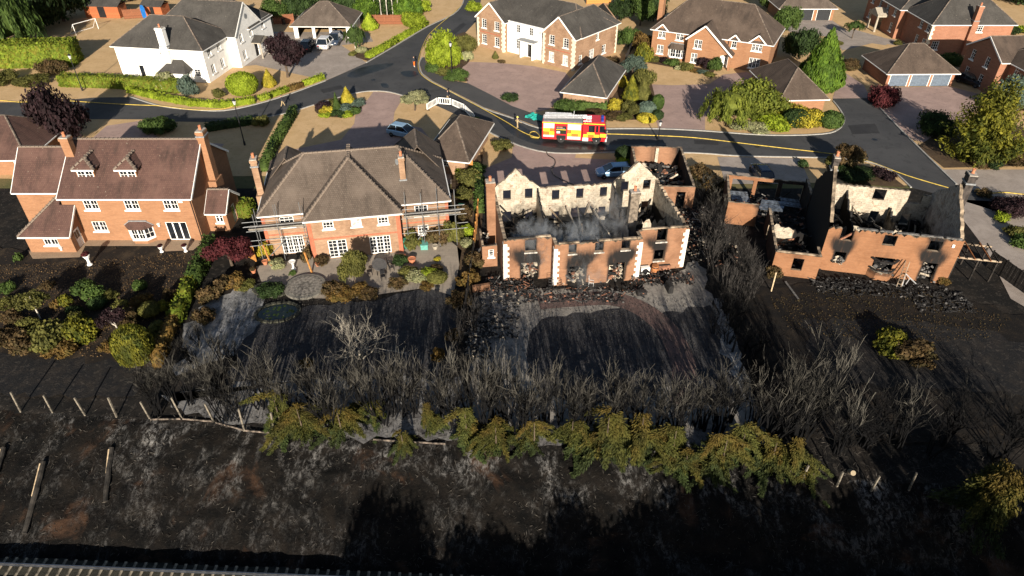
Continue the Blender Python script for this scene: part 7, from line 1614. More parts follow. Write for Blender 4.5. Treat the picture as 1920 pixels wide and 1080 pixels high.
def ladder(par, p, q, w, mat, rung=.32, nm='ladder'):
    p, q = Vector(p), Vector(q); d = (q - p); L = d.length; d /= L; sd = d.cross(Vector((0, 0, 1)))
    if sd.length < .1: sd = Vector((1, 0, 0))
    sd.normalize(); m = MB()
    for s in (-1, 1): m.beam(p + sd * s * w / 2, q + sd * s * w / 2, .06, .1)
    for i in range(1, int(L / rung)): c = p + d * i * rung; m.beam(c - sd * w / 2, c + sd * w / 2, .035, .035)
    return m.build(nm, mat, par)
ladder(fe, (.05, .85, 3.05), (6.2, 1.15, 3.2), .55, ALU); ladder(fe, (.05, .85, 3.2), (5.6, 1.12, 3.34), .45, ALU); ladder(fe, (.2, 1.95, 3.0), (3.9, 1.95, 3.05), .5, ALU); ladder(fe, (.2, 1.95, 3.14), (3.6, 1.95, 3.18), .4, ALU)
m = MB(); m.tube([(3.9, 2.25, 2.8), (3.9, 2.25, 3.5)], .04); m.build('ladder_gantry', SILVER, fe)
def wheel(par, x, y, r, w, side):
    m = MB(); m.lathe([(r * .62, -w / 2), (r * .93, -w / 2), (r, -w * .35), (r, w * .35), (r * .93, w / 2), (r * .62, w / 2)], 18); t = m.build('wheel', RUBBER, par, False); t.location = (x, y, r); t.rotation_euler = (R(90), 0, 0)
    m = MB(); m.lathe([(r * .6, -w * .44), (r * .5, -w * .5), (r * .2, -w * .44), (r * .1, -w * .52)], 12); 
    m.lathe([(r * .6, w * .44), (r * .5, w * .5), (r * .2, w * .44), (r * .1, w * .52)], 12); m.build('rim', SILVER, t); return t
for x in (2.45, 7.0):
    for y in (.14, 2.31): wheel(fe, x, y, .5, .3, 1)
for x in (2.45, 7.0): m = MB(); m.box(x - .62, x + .62, -.03, .02, .55, 1.05); m.build('wheel_arch', BLACK, fe)
m = MB(); m.box(8.0, 8.25, -.35, -.1, 1.7, 2.2); m.build('mirror', BLACK, fe)
m = MB(); m.box(-.04, -.01, .2, 2.25, .7, 2.6); m.build('rear_shutter', HIVIZ, fe)

# ---------------------------------------------------------------- cars
def loft(m, secs, mi=0, cap=True):
    for A, B in zip(secs, secs[1:]):
        for i in range(len(A)): j = (i + 1) % len(A); m.face([A[i], A[j], B[j], B[i]], mi)
    if cap: m.face(secs[0][::-1], mi); m.face(secs[-1], mi)
def car(label, pos, ang, paint, L=4.3, W=1.8, H=1.48, suv=0., group=None):
    c = thing('parked_car', label, 'car', (*pos, .02), ang, group); k = L / 4.3
    st = [(0, .42, .78, .62), (.06, .3, .92, .8), (.5, .24, .98, .89), (1.4, .22, 1.0, .9), (2.6, .22, .97, .9), (3.3, .22, .93, .88), (3.9, .25, .82, .84), (4.22, .3, .7, .74), (4.3, .38, .6, .58)]
    m = MB(); S = []
    for x, zb, zt, hw in st:
        zt += suv * .12; hw *= W / 1.8
        S.append([(x * k, -hw * .86, zb), (x * k, hw * .86, zb), (x * k, hw, zb + .15), (x * k, hw, zt - .15), (x * k, hw * .93, zt - .03), (x * k, hw * .6, zt), (x * k, -hw * .6, zt), (x * k, -hw * .93, zt - .03), (x * k, -hw, zt - .15), (x * k, -hw, zb + .15)])
    loft(m, S); m.build('body', paint, c, True)
    zb = .93 + suv * .12; b = [(.22, zb), (3.35, zb - .02)]; t = [(.62, H - .03), (1.0, H), (2.0, H), (2.45, H - .04)]; hw, ht = W / 2 * .9, W / 2 * .7
    P = lambda x, y, z: (x * k, y, z); m = MB()
    lo = [P(.2, -hw, zb), P(3.4, -hw, zb - .03), P(3.4, hw, zb - .03), P(.2, hw, zb)]; up = [P(.65, -ht, H - .03), P(2.45, -ht, H - .03), P(2.45, ht, H - .03), P(.65, ht, H - .03)]
    for i in range(4): j = (i + 1) % 4; m.face([lo[i], lo[j], up[j], up[i]])
    m.build('window_glass', CARGLASS, c)
    m = MB(); r0 = [(.6, -ht - .02), (2.5, -ht - .02), (2.5, ht + .02), (.6, ht + .02)]
    ft = [P(.8, -ht * .8, H + .03), P(2.2, -ht * .8, H + .03), P(2.2, ht * .8, H + .03), P(.8, ht * .8, H + .03)]; bt = [P(x, y, H - .045) for x, y in r0]
    for i in range(4): j = (i + 1) % 4; m.face([bt[i], bt[j], ft[j], ft[i]])
    m.face(ft)
    for s in (-1, 1):
        for (x0, z0), (x1, z1) in (((.2, zb), (.62, H - .04)), ((1.55, zb), (1.5, H - .04)), ((3.4, zb - .03), (2.48, H - .04))):
            m.beam(P(x0, s * (hw + .005), z0), P(x1, s * (ht + .012), z1), .07, .05)
    m.build('roof', paint, c)
    for x in (.82, 3.5):
        for y in (-W / 2 + .1, W / 2 - .1): wheel(c, x * k, y, .32 + suv * .03, .22, 1)
    for y in (-.62, .4):
        y *= W / 1.8; m = MB(); m.box(4.14 * k, 4.25 * k, y, y + .24, .58 + suv * .06, .72 + suv * .06); m.build('headlight', WHITE, c); m = MB(); m.box(-.02, .08, y, y + .24, .68 + suv * .1, .84 + suv * .1); m.build('tail_light', RED, c)
    for s in (-1, 1): m = MB(); m.box(2.75 * k, 2.95 * k, s * (W / 2 + .02) - .08, s * (W / 2 + .02) + .08, .95 + suv * .1, 1.07 + suv * .1); m.build('mirror', paint, c)
    m = MB(); m.box(4.29 * k, 4.315 * k, -.26, .26, .4, .5); m.build('number_plate', WHITE, c); m = MB(); m.box(-.03, -.003, -.26, .26, .5, .6); m.build('number_plate', HIVIZ, c)
    return c
def paintm(n, c): 
    p = plain(n, c, .25, .3, var=.04, spec=.6); return p
car('black car parked nose-in at the left bay of the white garage', (-35.8, 118.43), R(88), paintm('black_car_paint', (.015, .015, .018)), 5.2, 2.1, 1.7)
car('white car parked nose-in before the middle bay of the white garage', (-33.01, 119.89), R(86), paintm('white_car_paint', (.75, .75, .75)), 5.2, 2.2, 1.85, .6)
car('dark blue-grey car facing out before the right bay of the white garage', (-31.54, 127.28), R(-92), paintm('grey_blue_car_paint', (.06, .08, .12)), 5.3, 2.15, 1.7)
car('light blue hatchback on the drive behind the scaffolded house', (-16.26, 85.29), R(-24), paintm('light_blue_car_paint', (.26, .39, .52)), 4.3, 1.85, 1.6, .2)
car('pale blue car half hidden behind the roofless house', (14.28, 73.29), R(186), paintm('pale_blue_car_paint', (.18, .31, .46)), 4.4)
car('dark blue car on the drive behind the burnt-out garage', (29.47, 70.62), R(92), paintm('dark_blue_car_paint', (.012, .02, .05)), 4.3)
car('black car parked in shade beside the triple garage', (69.66, 105.58), R(-62), paintm('black_car_paint', (.015, .015, .018)), 4.5)

# ---------------------------------------------------------------- people
SKIN = plain('skin', (.45, .28, .2), .6); TAN = plain('tan_fire_kit', (.36, .27, .15), .9); NAVY = plain('navy_cloth', (.02, .022, .03), .9); HELM = plain('helmet_yellow', (.6, .55, .12), .4)
def person(label, pos, rz, top, legs, helmet, stride=.25, arms=.2, boots=BLACK):
    p = thing('person', label, 'person', (*pos, .02), rz)
    J = [(0, 0, .95), (0, .01, 1.2), (0, .02, 1.42), (0, .02, 1.53), (.01, .02, 1.68), (.02, .02, 1.78),
         (0, .1, .9), (stride * .55, .11, .5), (stride, .11, .08), (stride + .16, .11, .05), (0, -.1, .9), (-stride * .3, -.11, .5), (-stride, -.11, .1), (-stride + .14, -.11, .05),
         (0, .2, 1.4), (-arms * .5, .26, 1.15), (arms * .3, .27, .95), (arms * .5, .27, .86), (0, -.2, 1.4), (arms * .5, -.26, 1.15), (arms * 1.4, -.25, .98), (arms * 1.7, -.24, .9)]
    E_ = [(0, 1), (1, 2), (2, 3), (3, 4), (4, 5), (0, 6), (6, 7), (7, 8), (8, 9), (0, 10), (10, 11), (11, 12), (12, 13), (2, 14), (14, 15), (15, 16), (16, 17), (2, 18), (18, 19), (19, 20), (20, 21)]
    rad = [.15, .15, .16, .06, .1, .08, .1, .075, .055, .045, .1, .075, .055, .045, .075, .055, .042, .04, .075, .055, .042, .04]
    me = bpy.data.meshes.new('body'); me.from_pydata(J, E_, []); o = bpy.data.objects.new('body', me); link(o, p)
    sk = o.modifiers.new('s', 'SKIN'); me.skin_vertices  # radii per joint
    for i, q in enumerate(rad): me.skin_vertices[0].data[i].radius = (q, q * .85)
    me.skin_vertices[0].data[0].use_root = True
    sb = o.modifiers.new('d', 'SUBSURF'); sb.levels = 1; sb.render_levels = 1
    dg = bpy.context.evaluated_depsgraph_get(); nm = bpy.data.meshes.new_from_object(o.evaluated_get(dg)); o.modifiers.clear(); o.data = nm; nm.materials.clear()
    for q in (top, legs, SKIN, boots): nm.materials.append(q)
    for f in nm.polygons:
        c = f.center; f.material_index = 2 if c.z > 1.5 or (abs(c.y) > .2 and c.z < .93 and c.z > .7) else 0 if c.z > .92 else 3 if c.z < .2 else 1; f.use_smooth = True
    m = MB(); m.lathe([(.135, 1.72), (.13, 1.78), (.1, 1.84), (.04, 1.87)], 10, 0, (.015, .02, 0)); 
    if helmet is HELM: m.lathe([(.17, 1.71), (.17, 1.73), (.12, 1.74)], 10, 0, (.03, .02, 0))
    m.build('helmet' if helmet is HELM else 'hair', helmet, p, True)
    return p
person('person in dark top and pale trousers walking on the left road', (-32.91, 94.4), R(10), NAVY, TAN, BLACK, .3, .25)
person('person in black top and bright orange trousers standing near the road junction', (-16.01, 111.58), R(60), NAVY, ORANGE, BLACK, .1, .1, WHITE)
person('person in dark top and tan trousers beside the white barriers', (-9.36, 96.44), R(-40), NAVY, TAN, BLACK, .12, .3)
person('firefighter in tan kit standing beside the yellow hose left of the engine', (0.72, 86.51), R(20), TAN, TAN, HELM, .15, .35)

# ---------------------------------------------------------------- street furniture
def lamp(label, pos, h):
    t = thing('street_lamp', label, 'street lamp', (*pos, 0), 0)
    m = MB(); m.tube([(0, 0, 0), (0, 0, h * .3), (0, 0, h)], [.09, .07, .055], 8); m.lathe([(.14, 0), (.14, .5), (.09, .6)], 8); m.build('post', BLACK, t, False)
    m = MB(); m.lathe([(.12, h), (.22, h + .45), (.22, h + .5)], 6); m.build('lantern_glass', plain('lamp_glass', (.5, .5, .48), .2), t); m = MB(); m.lathe([(.27, h + .5), (.24, h + .56), (.06, h + .75), (.02, h + .85)], 6); m.build('lantern_cap', BLACK, t)
lamp('tall black street lamp inside the road bend before the lime tree', (-9.38, 105.58), 5.2); lamp('black street lamp by the shaded low hedge on the left road', (-34.41, 81.63), 5.4); lamp('black street lamp beside the east drive entrance', (19.07, 83.1), 2.0); lamp('black street lamp beside the long clipped hedge, far left', (-65.07, 100.96), 4.8)
for i, (a, b) in enumerate(zip([(-12.13, 93.01), (-10.67, 95.41), (-8.62, 94.8), (-6.65, 92.61), (-5.21, 89.2)], [(-10.75, 95.41), (-8.71, 95), (-6.74, 92.81), (-5.3, 89.57), (-4.86, 87.75)])):
    lab = ['leftmost white plastic barrier of the curved row, shaded', 'white slatted barrier second from the left of the curved row', 'white barrier in the middle of the curved row', 'white barrier second from the right of the curved row', 'rightmost white barrier with a red light'][i]
    a, b = Vector(a), Vector(b); L = (b - a).length; ang = math.atan2(b.y - a.y, b.x - a.x); t = thing('road_barrier', lab, 'barrier', (a.x, a.y, .02), ang, 'white barriers by the corner garage')
    m = MB(); m.box(.05, L - .05, -.03, .03, .92, 1.05); m.box(.05, L - .05, -.03, .03, .12, .24); m.box(.05, .15, -.03, .03, .24, .92); m.box(L - .15, L - .05, -.03, .03, .24, .92); m.build('frame', WHITE, t)
    n = max(2, int(L / .3)); me = cached('bslat', lambda: box_mesh('slat', (-.04, .04, -.02, .02, .24, .92), WHITE))
    for k in range(1, n): inst('slat', me, t, (L * k / n, 0, 0))
    for x in (.2, L - .3): m = MB(); m.box(x, x + .1, -.3, .3, 0, .1); m.build('foot', BLACK, t)
    if i == 4: m = MB(); m.box(L - .25, L - .05, -.06, .06, 1.05, 1.2); m.build('warning_light', RED, t)
tp = thing('tarpaulin', 'turquoise tarpaulin lying on the footway behind the fire engine', 'tarpaulin', (*(2.6, 90.7), .1), R(-30))
m = MB(); nx, ny = 8, 6; rr = random.Random(8); Zt = [[abs(rr.gauss(.12, .12)) for _ in range(ny + 1)] for _ in range(nx + 1)]
for i in range(nx):
    for j in range(ny): m.face([((i + a) * .36 - .4, (j + b) * .32 - 1, Zt[i + a][j + b]) for a, b in ((0, 0), (1, 0), (1, 1), (0, 1))])
m.build('sheet', plain('turquoise_plastic', (.02, .3, .25), .45, var=.1), tp)
g = thing('football_goal', 'white framed garden football goal on the dry lawn, top left', 'football goal', (*(-80.55, 129.25), 0), R(62))
m = MB(); m.tube([(0, 0, 0), (0, 0, 1.9)], .06); m.build('post', WHITE, g); m = MB(); m.tube([(4.6, 0, 0), (4.6, 0, 1.9)], .06); m.build('post', WHITE, g); m = MB(); m.tube([(0, 0, 1.9), (4.6, 0, 1.9)], .06); m.build('crossbar', WHITE, g)
m = MB(); m.tube([(0, 1.6, .05), (4.6, 1.6, .05)], .04); m.tube([(0, 0, 1.9), (0, 1.6, .05)], .03); m.tube([(4.6, 0, 1.9), (4.6, 1.6, .05)], .03); m.build('rear_frame', WHITE, g)
o = MB(); o.prism([(0, .0), (.35, .25), (.4, 1.5), (.4, 2.4), (.2, 3.2), (-.2, 3.2), (-.4, 2.4), (-.4, 1.5), (-.35, .25)], 0, .15); pb = o.build('paddleboard', plain('blue_board', (.02, .14, .42), .35)); pb.location = (*(-71.57, 138.37), .5); pb.rotation_euler = (R(35), 0, R(28)); tag(pb, 'blue paddleboard leaning beside the small playhouse', 'paddleboard')
la = thing('ladder', 'grey ladder leaning on the dark tree left of the long shed', 'ladder', (*(-84.94, 142.17), 0), R(10)); ladder(la, (0, 0, 0), (.0, 1.2, 4.6), .45, ALU, nm='rails')
def bin_(label, pos, mat, rz=0):
    b = thing('wheelie_bin', label, 'bin', (*pos, .02), rz); m = MB(); m.lathe([(.27, .06), (.36, .95)], 4); m.build('body', mat, b); m = MB(); m.box(-.33, .33, -.3, .34, .96, 1.03); m.build('lid', mat, b)
    for y in (-.2, .2): m = MB(); m.lathe([(.1, -.03), (.1, .03)], 10); w = m.build('wheel', RUBBER, b); w.location = (-.25, y, .1); w.rotation_euler = (R(90), 0, 0)
bin_('black wheelie bin by the brown fence beside the white house', (-43.96, 136.18), BLACK); bin_('green wheelie bin at the back of the scaffolded house, right of the middle wing', (-10.53, 57.33), plain('bin_green', (.05, .22, .15), .5), R(10)); bin_('dark green bin at the right scaffolding beside the hedge', (-5.43, 64.28), plain('bin_dark_green', (.02, .12, .06), .5))
# timber fences: posts and boards
def fence(label, a, b, h, mat, panel_w=1.8, name='garden_fence', boards=True, z=0.):
    a, b = Vector(a), Vector(b); L = (b - a).length; t = thing(name, label, 'fence', (a.x, a.y, z), math.atan2(b.y - a.y, b.x - a.x)); n = max(1, round(L / panel_w)); pw = L / n
    pm = box_mesh('post', (-.06, .06, -.06, .06, 0, h + .08), mat); nb = 8; bm = box_mesh('board', (.008, pw / nb - .008, -.012, .012, .05, h), mat)
    for i in range(n + 1): inst('post', pm, t, (i * pw, 0, 0))
    for i in range(n * nb): inst('board', bm, t, (i * pw / nb, -.03 + random.uniform(-.008, .008), random.uniform(-.02, .02)))
    for z_ in (.3, h - .25): m = MB(); m.box(0, L, .02, .07, z_, z_ + .08); m.build('rail', mat, t)
FENCEBROWN = plain('brown_fence_wood', (.2, .075, .035), .9, var=.25); CHARFENCE = plain('charred_fence_wood', (.022, .018, .015), .95, var=.5); RAWFENCE = plain('raw_orange_timber', (.45, .2, .05), .85, var=.2)
fence('red-brown board fence right of the open garage', (-27.8, 136.18), (-19.56, 136.18), 1.8, FENCEBROWN); fence('red-brown board fence between the white house and the open garage', (-45.91, 136.18), (-42.19, 136.9), 1.8, FENCEBROWN)
fence('red-brown board fence between the two sheds, top left', (-76.43, 139.87), (-73.18, 140.63), 1.8, FENCEBROWN); fence('orange board fence at the top centre behind the quoined house', (15.73, 151.18), (20.89, 152.05), 1.6, RAWFENCE)
fence('dark fence between the quoined house garage and the dormered house', (18.83, 113.7), (22.22, 124.73), 1.5, CHARFENCE)
fence('bright orange-stained fence panel behind the corner garage', (-6.3, 74.69), (-4.75, 74.41), 1.3, RAWFENCE); fence('orange timber fence panels along the right side of the scaffolded garden', (-3.78, 56.94), (-3.66, 64.86), 1.4, RAWFENCE, 1.6); fence('charred fence left of the roofless house', (-4.18, 44.57), (-3.74, 56.17), 1.5, CHARFENCE)
fence('orange fence panel between the maple and the left scaffolding', (-26.24, 55.98), (-24.96, 55.05), 1.6, RAWFENCE, 1.2); fence('dark charred fence along the drive right of the gutted house', (45.77, 54.14), (47.71, 46.01), 1.8, CHARFENCE); fence('pale slatted gate beside the triple garage', (71.36, 108.01), (73.69, 109.01), 1.5, PALEWOOD, 1.2)
pg = thing('pergola', 'charred timber pergola frame at the right end of the gutted house', 'pergola', (*(41.16, 52.37), 0), R(-12))
for x in (0, 1.8, 3.4):
    for y in (0, 2.6): m = MB(); m.box(x - .06, x + .06, y - .06, y + .06, 0, 2.2); m.build('post', CHARFENCE, pg)
for y in (0, 2.6): m = MB(); m.box(-.3, 3.7, y - .04, y + .04, 2.2, 2.36); m.build('beam', SCORCHTIMBER, pg)
for i in range(6): m = MB(); m.box(i * .66, i * .66 + .06, -.3, 2.9, 2.37, 2.48); m.build('rafter', CHARFENCE if i % 2 else WOOD, pg)

# ---------------------------------------------------------------- garden things
def pot(label, pos, r, h, flower=None, mat=None, tall=0):
    t = thing('plant_pot', label, 'plant pot', (*pos, .05), 0); m = MB(); m.lathe([(r * .65, tall), (r * .95, tall + h * .8), (r * 1.05, tall + h * .85), (r * 1.05, tall + h), (r * .9, tall + h), (r * .85, tall + h * .9)], 12); m.build('pot', mat or TERRA, t, False)
    if tall: m = MB(); m.lathe([(r * .8, 0), (r * .75, .08), (r * .45, .12), (r * .4, tall - .1), (r * .6, tall)], 12); m.build('pedestal', WHITE, t, True)
    if flower: o = inst('plant', crown_mesh('lumpy', 1, 'S'), t, (0, 0, tall + h * .8), 0, (r * 1.3, r * 1.3, r * 1.5)); set_mat(o, LM[flower])
pot('tall white pedestal urn with red flowers at the lawn edge of the brick house', (-40.81, 54.41), .32, .35, 'red', WHITE, .75); pot('white urn with red flowers left of the french window steps', (-34.77, 56.65), .24, .3, 'red', WHITE, .35); pot('white urn with red flowers right of the french window steps', (-32.42, 56.74), .24, .3, 'red', WHITE, .35)
pot('terracotta pot at the left scaffold foot', (-23.86, 54.5), .28, .4); pot('terracotta pot beside the middle french doors', (-18.74, 54.23), .22, .35); pot('large terracotta pot below the patio table', (-9.69, 54.77), .38, .5); pot('pale terracotta pot right of the small window', (-7.68, 57.23), .3, .4, None, STONE); pot('terracotta pot by the wing corner', (-10.63, 55.61), .22, .3); pot('small dark pot at the end of the patio path', (-6.84, 50.02), .22, .3, None, BLACK); pot('black planter at the right rim of the round patio', (-17.05, 50.02), .3, .45, None, BLACK); pot('terracotta pot holding the small green plant by the burnt garage', (13.27, 74.83), .55, .55); pot('brick-coloured pot under the red maple', (-24.56, 53.07), .26, .35, 'brown')
bb = thing('bird_bath', 'white stone bird bath standing on the patio', 'bird bath', (*(-20.92, 53.69), .04), 0); m = MB(); m.lathe([(.22, 0), (.22, .08), (.1, .14), (.09, .7), (.14, .78)], 12); m.build('pedestal', WHITE, bb, True); m = MB(); m.lathe([(.12, .78), (.3, .86), (.32, .92), (.27, .92), (.1, .88)], 14); m.build('basin', WHITE, bb, True)
rp_ = thing('round_patio', 'raised circular stone patio at the edge of the black lawn', 'patio', (*(-19.06, 50.68), .03), 0)
m = MB(); m.lathe([(1.9, 0), (1.9, .22), (1.55, .24)], 36); m.build('rim', plain('patio_rim_stone', (.15, .14, .12), .95), rp_)
rings = [(.0, .35, 1), (.37, .75, 8), (.77, 1.15, 14), (1.17, 1.53, 20)]
for r0, r1, n in rings:
    def mk():
        mm = MB(); st = 2 * math.pi / n; k = 4 if n > 1 else 20; g_ = .01
        if n == 1: mm.lathe([(r1, .24), (r1, .27)], 20)
        else:
            P = [(r1 * math.cos(q * (st - .03) / k), r1 * math.sin(q * (st - .03) / k)) for q in range(k + 1)] + [(r0 * math.cos(q * (st - .03) / k), r0 * math.sin(q * (st - .03) / k)) for q in range(k, -1, -1)]; mm.prism(P, .23, .27)
        return mm.mesh('paving_stone', plain('patio_flag', (.17, .155, .135), .95, var=.3))
    me = mk()
    for i in range(n): inst('paving_stone', me, rp_, (0, 0, 0), i * 2 * math.pi / n)
def pond(label, c, rx, ry, rot):
    t = thing('pond', label, 'pond', (*c, .03), rot); P = [(rx * math.cos(a * .2618), ry * math.sin(a * .2618)) for a in range(24)]
    m = MB(); m.face([(x, y, .06) for x, y in P]); m.build('water', plain('pond_water', (.008, .012, .006), .06, var=.3, spec=.6), t)
    sm = [box_mesh('rim_stone', (-.2, .2, -.14, .14, 0, .16), plain('rim_stone', (.05, .05, .035), .95, var=.6))]
    for i, (x, y) in enumerate(P): inst('rim_stone', sm[0], t, (x * 1.06, y * 1.06, 0), math.atan2(y / ry, x / rx) + 1.57, (1, 1, random.uniform(.7, 1.2)))
    lily = MB(); lily.lathe([(.13, 0), (.12, .01)], 8); lm = lily.mesh('lily_pad', LM['dark'])
    for i in range(22): a, q = random.uniform(0, 6.28), math.sqrt(random.random()) * .8; inst('lily_pad', lm, t, (rx * q * math.cos(a), ry * q * math.sin(a), .065), a, random.uniform(.6, 1.3))
pond('dark oval pond with lily pads below the round patio', (-20.6, 46.97), 1.75, 1.25, R(10)); pond('small upper pond full of plants beside the round patio', (-22.19, 50.27), 1.5, .9, R(-15))
tb = thing('patio_table', 'oval grey garden table on the patio of the scaffolded house', 'table', (*(-12.59, 53.42), .03), R(20)); m = MB(); m.prism([(.7 * math.cos(a * .349), 1.1 * math.sin(a * .349)) for a in range(18)], .7, .75); m.build('top', plain('weathered_table', (.1, .1, .1), .7), tb)
for x, y in ((-.4, -.7), (.4, -.7), (-.4, .7), (.4, .7)): m = MB(); m.tube([(x, y, 0), (x, y, .7)], .03); m.build('leg', DARKMETAL, tb)
for i, (x, y, rz, lb) in enumerate(((-1.05, -.3, 90, 'left of the oval patio table'), (1.05, -.3, -90, 'right of the oval patio table'), (0, -1.5, 180, 'in front of the oval patio table'), (1.05, .6, -90, 'right rear of the oval patio table'))):
    c0 = (-12.59, 53.42); a = R(20); ch = thing('garden_chair', 'dark metal garden chair ' + lb, 'chair', (c0[0] + x * math.cos(a) - y * math.sin(a), c0[1] + x * math.sin(a) + y * math.cos(a), .03), a + R(rz), 'chairs round the patio table')
    m = MB(); m.box(-.22, .22, -.22, .22, .42, .46); m.build('seat', DARKMETAL, ch); m = MB(); m.box(-.22, .22, -.24, -.2, .5, .9); m.build('backrest', DARKMETAL, ch)
    for xx in (-.2, .2):
        for yy in (-.2, .2): m = MB(); m.tube([(xx, yy, 0), (xx, yy, .42)], .02); m.build('leg', DARKMETAL, ch)
for p, lb in (((-19.03, 53.07), 'leaning orange timber post supporting the climber by the french doors'), ((-23.24, 54.32), 'orange timber post inside the left scaffolding')):
    m = MB(); m.beam((0, 0, 0), (-.35, .1, 2.3), .12, .12); o = m.build('timber_post', RAWFENCE); o.location = (*p, 0); tag(o, lb, 'post')
m = MB(); m.box(-.7, .7, -.35, .35, 0, .5); m.prism([(-.75, -.4), (.75, -.4), (.75, .4), (-.75, .4)], .5, .56); o = m.build('storage_box', plain('teal_plastic', (.1, .3, .26), .5)); o.location = (*(-8.8, 57.72), .03); o.rotation_euler.z = R(95); tag(o, 'teal garden storage box inside the right scaffolding', 'storage box')
# logs on the bank, fence posts and their fallen boards
def log(label, a, b, r):
    za, zb = bank_z(*a) + r * .8, bank_z(*b) + r * .8; t = thing('charred_log', label, 'log', (0, 0, 0)); A, B = Vector((*a, za)), Vector((*b, zb)); d = B - A
    m = MB(); m.tube([A + d * k / 5 + Vector((random.gauss(0, .03), random.gauss(0, .02), 0)) for k in range(6)], [r, r * 1.05, r, r * .95, r * .9, r * .8], 9); m.build('trunk', plain('charred_bark', (.028, .024, .02), .95, var=.6, scale=1.5), t, False)
    m = MB(); e = d.normalized(); m.tube([A + e * .2 + Vector((-r * .5, 0, r * .55)), A + d * .5 + Vector((-r * .55, 0, r * .5))], [r * .5, r * .35], 6); m.build('bare_wood', PALEWOOD, t)
log('charred log with pale burnt-off wood lying down the bank at the left', (-32.98, 31.32), (-32.24, 26.64), .2); log('straight charred log lying down the bank right of the pale one', (-28.5, 32.27), (-27.62, 28.64), .19); log('charred log cut by the left edge of the picture', (-36.31, 32.39), (-35.7, 29.43), .19)
pm = cached('cpost', lambda: box_mesh('fence_post', (-.055, .055, -.055, .055, -.1, 1.75), plain('weathered_post', (.16, .14, .11), .95, var=.4)))
for q_, p in enumerate([(-36.54, 35.35), (-34.1, 35.25), (-31.56, 34.98), (-29.16, 34.82), (-26.65, 34.67), (-24.34, 34.77), (-21.86, 34.4), (-19.37, 33.58), (-17.04, 33.23)]):
    o = inst('fence_post', pm, None, (*p, -.1), random.uniform(-.3, .3), (1, 1, random.uniform(1.0, 1.25))); o.rotation_euler.x = random.uniform(-.05, .05); o.rotation_euler.y = random.uniform(-.08, .08); tag(o, ORD[q_] + ' from the left of the pale fence posts along the bank top', 'post', 'fence posts on the left stretch')
for q_, p in enumerate([(19.49, 29.21), (21.67, 28.73), (23.78, 28.35), (26.32, 28.43)]):
    o = inst('fence_post', pm, None, (*p, -.15), random.uniform(-.3, .3), (1, 1, random.uniform(.8, 1))); o.rotation_euler.y = random.uniform(-.08, .08); tag(o, ORD[q_] + ' from the left of the pale fence posts among the right burnt trees', 'post', 'fence posts on the right stretch')
for a, b, lb in (((-26.51, 34.51), (-24.34, 34.56), 'pale gravel board between posts, left of the curved run'), ((-24.18, 34.56), (-21.82, 34.3), 'pale gravel board between the sixth and seventh posts'), ((-21.63, 34.2), (-19.38, 33.48), 'pale gravel board curving between posts seven and eight'), ((-19.21, 33.43), (-15.84, 33.03), 'pale gravel board ending at the first conifer remnant'), ((-9.85, 32.59), (-4.71, 32.2), 'long pale board lying below the burnt hedge')):
    m = MB(); m.beam((*a, -.02), (*b, -.02), .05, .14); o = m.build('gravel_board', plain('pale_gravel_board', (.14, .112, .09), .95, var=.5)); tag(o, lb, 'board')
hp = thing('manhole_ring', 'dark metal ring lying in the shaded ditch below the bank', 'ring', (*(-7.55, 25.99), -2.7), 0); m = MB(); m.tube([(.33 * math.cos(a * .314), .33 * math.sin(a * .314), .05) for a in range(21)], .035, 6); m.build('hoop', STEEL, hp)
m = MB(); m.lathe([(.18, 0), (.18, .5), (.16, .51)], 12); o = m.build('cut_stump', plain('dull_cut_wood', (.3, .24, .16), .9), None, True); o.location = (*(22.87, 29.78), 0); o.rotation_euler.x = R(50); tag(o, 'pale freshly cut log end among the burnt trees', 'log')
# debris along the ruined back walls
rubble('rubble', [(-.6, 12.4, 49.0, 50.6, 0, .35), (-2.5, 2, 50, 52, 0, .5), (11, 17, 51, 53, 0, .4), (1, 10, 48.4, 49.6, 0, .1)], 1900, .05, .22, [CHAR, CHAR, CHAR, CHAR, ASHM, CHAR, BRICKBIT], 71, None, 'charred rubble strewn along the back of the roofless house')
rubble('rubble', [(-3.6, .6, 43.5, 49.8, 0, .3), (-3.8, -1.8, 41, 46, 0, .2)], 1300, .05, .26, [CHAR, CHAR, ASHM, ASHM, CHAR, PALEBIT], 72, None, 'burnt shed remains and ash left of the courtyard')
rubble('rubble', [(29, 40, 49.2, 51.4, 0, .3), (28, 33, 50, 52.2, 0, .3), (36, 41, 47, 50, 0, .12)], 1100, .05, .24, [CHAR, CHAR, CHAR, CHAR, CHAR, ASHM, CHAR], 73, None, 'charred rubble along the back of the gutted house')
rubble('rubble', [(17.5, 22.5, 54, 63, 0, .3), (18, 21, 58, 65, 0, .5)], 1300, .05, .26, [CHAR, CHAR, ASHM, PALEBIT, BRICKBIT, CHAR], 74, None, 'rubble in the strip between the two ruins')
rubble('rubble', [(-26, 22, 33.5, 37, -.1, .2), (-40, 20, 27, 34, -2.2, .3)], 10, .05, .1, [CHAR], 75, None, 'scraps on the bank') if False else None
l2 = thing('ladder', 'toothed quoin beside the open bay, built as a scorched ladder shape', 'ladder', (*(35.76, 51.35), 0), R(-12)); ladder(l2, (.1, -.55, 0), (.4, .45, 2.3), .34, SCORCHTIMBER, nm='rails')  # ladder shape stands in for toothed quoin bricks
l3 = thing('metal_frame', 'bent white metal frame lying on the rubble of the gutted house', 'metal frame', (*(35.95, 50.68), .25), R(20)); m = MB(); m.beam((0, 0, 0), (1.1, .9, .5), .07, .07); m.beam((1.1, .9, .5), (1.3, -.3, .1), .07, .07); m.beam((.4, 0, .1), (1.2, .4, .3), .06, .06); m.build('bars', SILVER, l3)
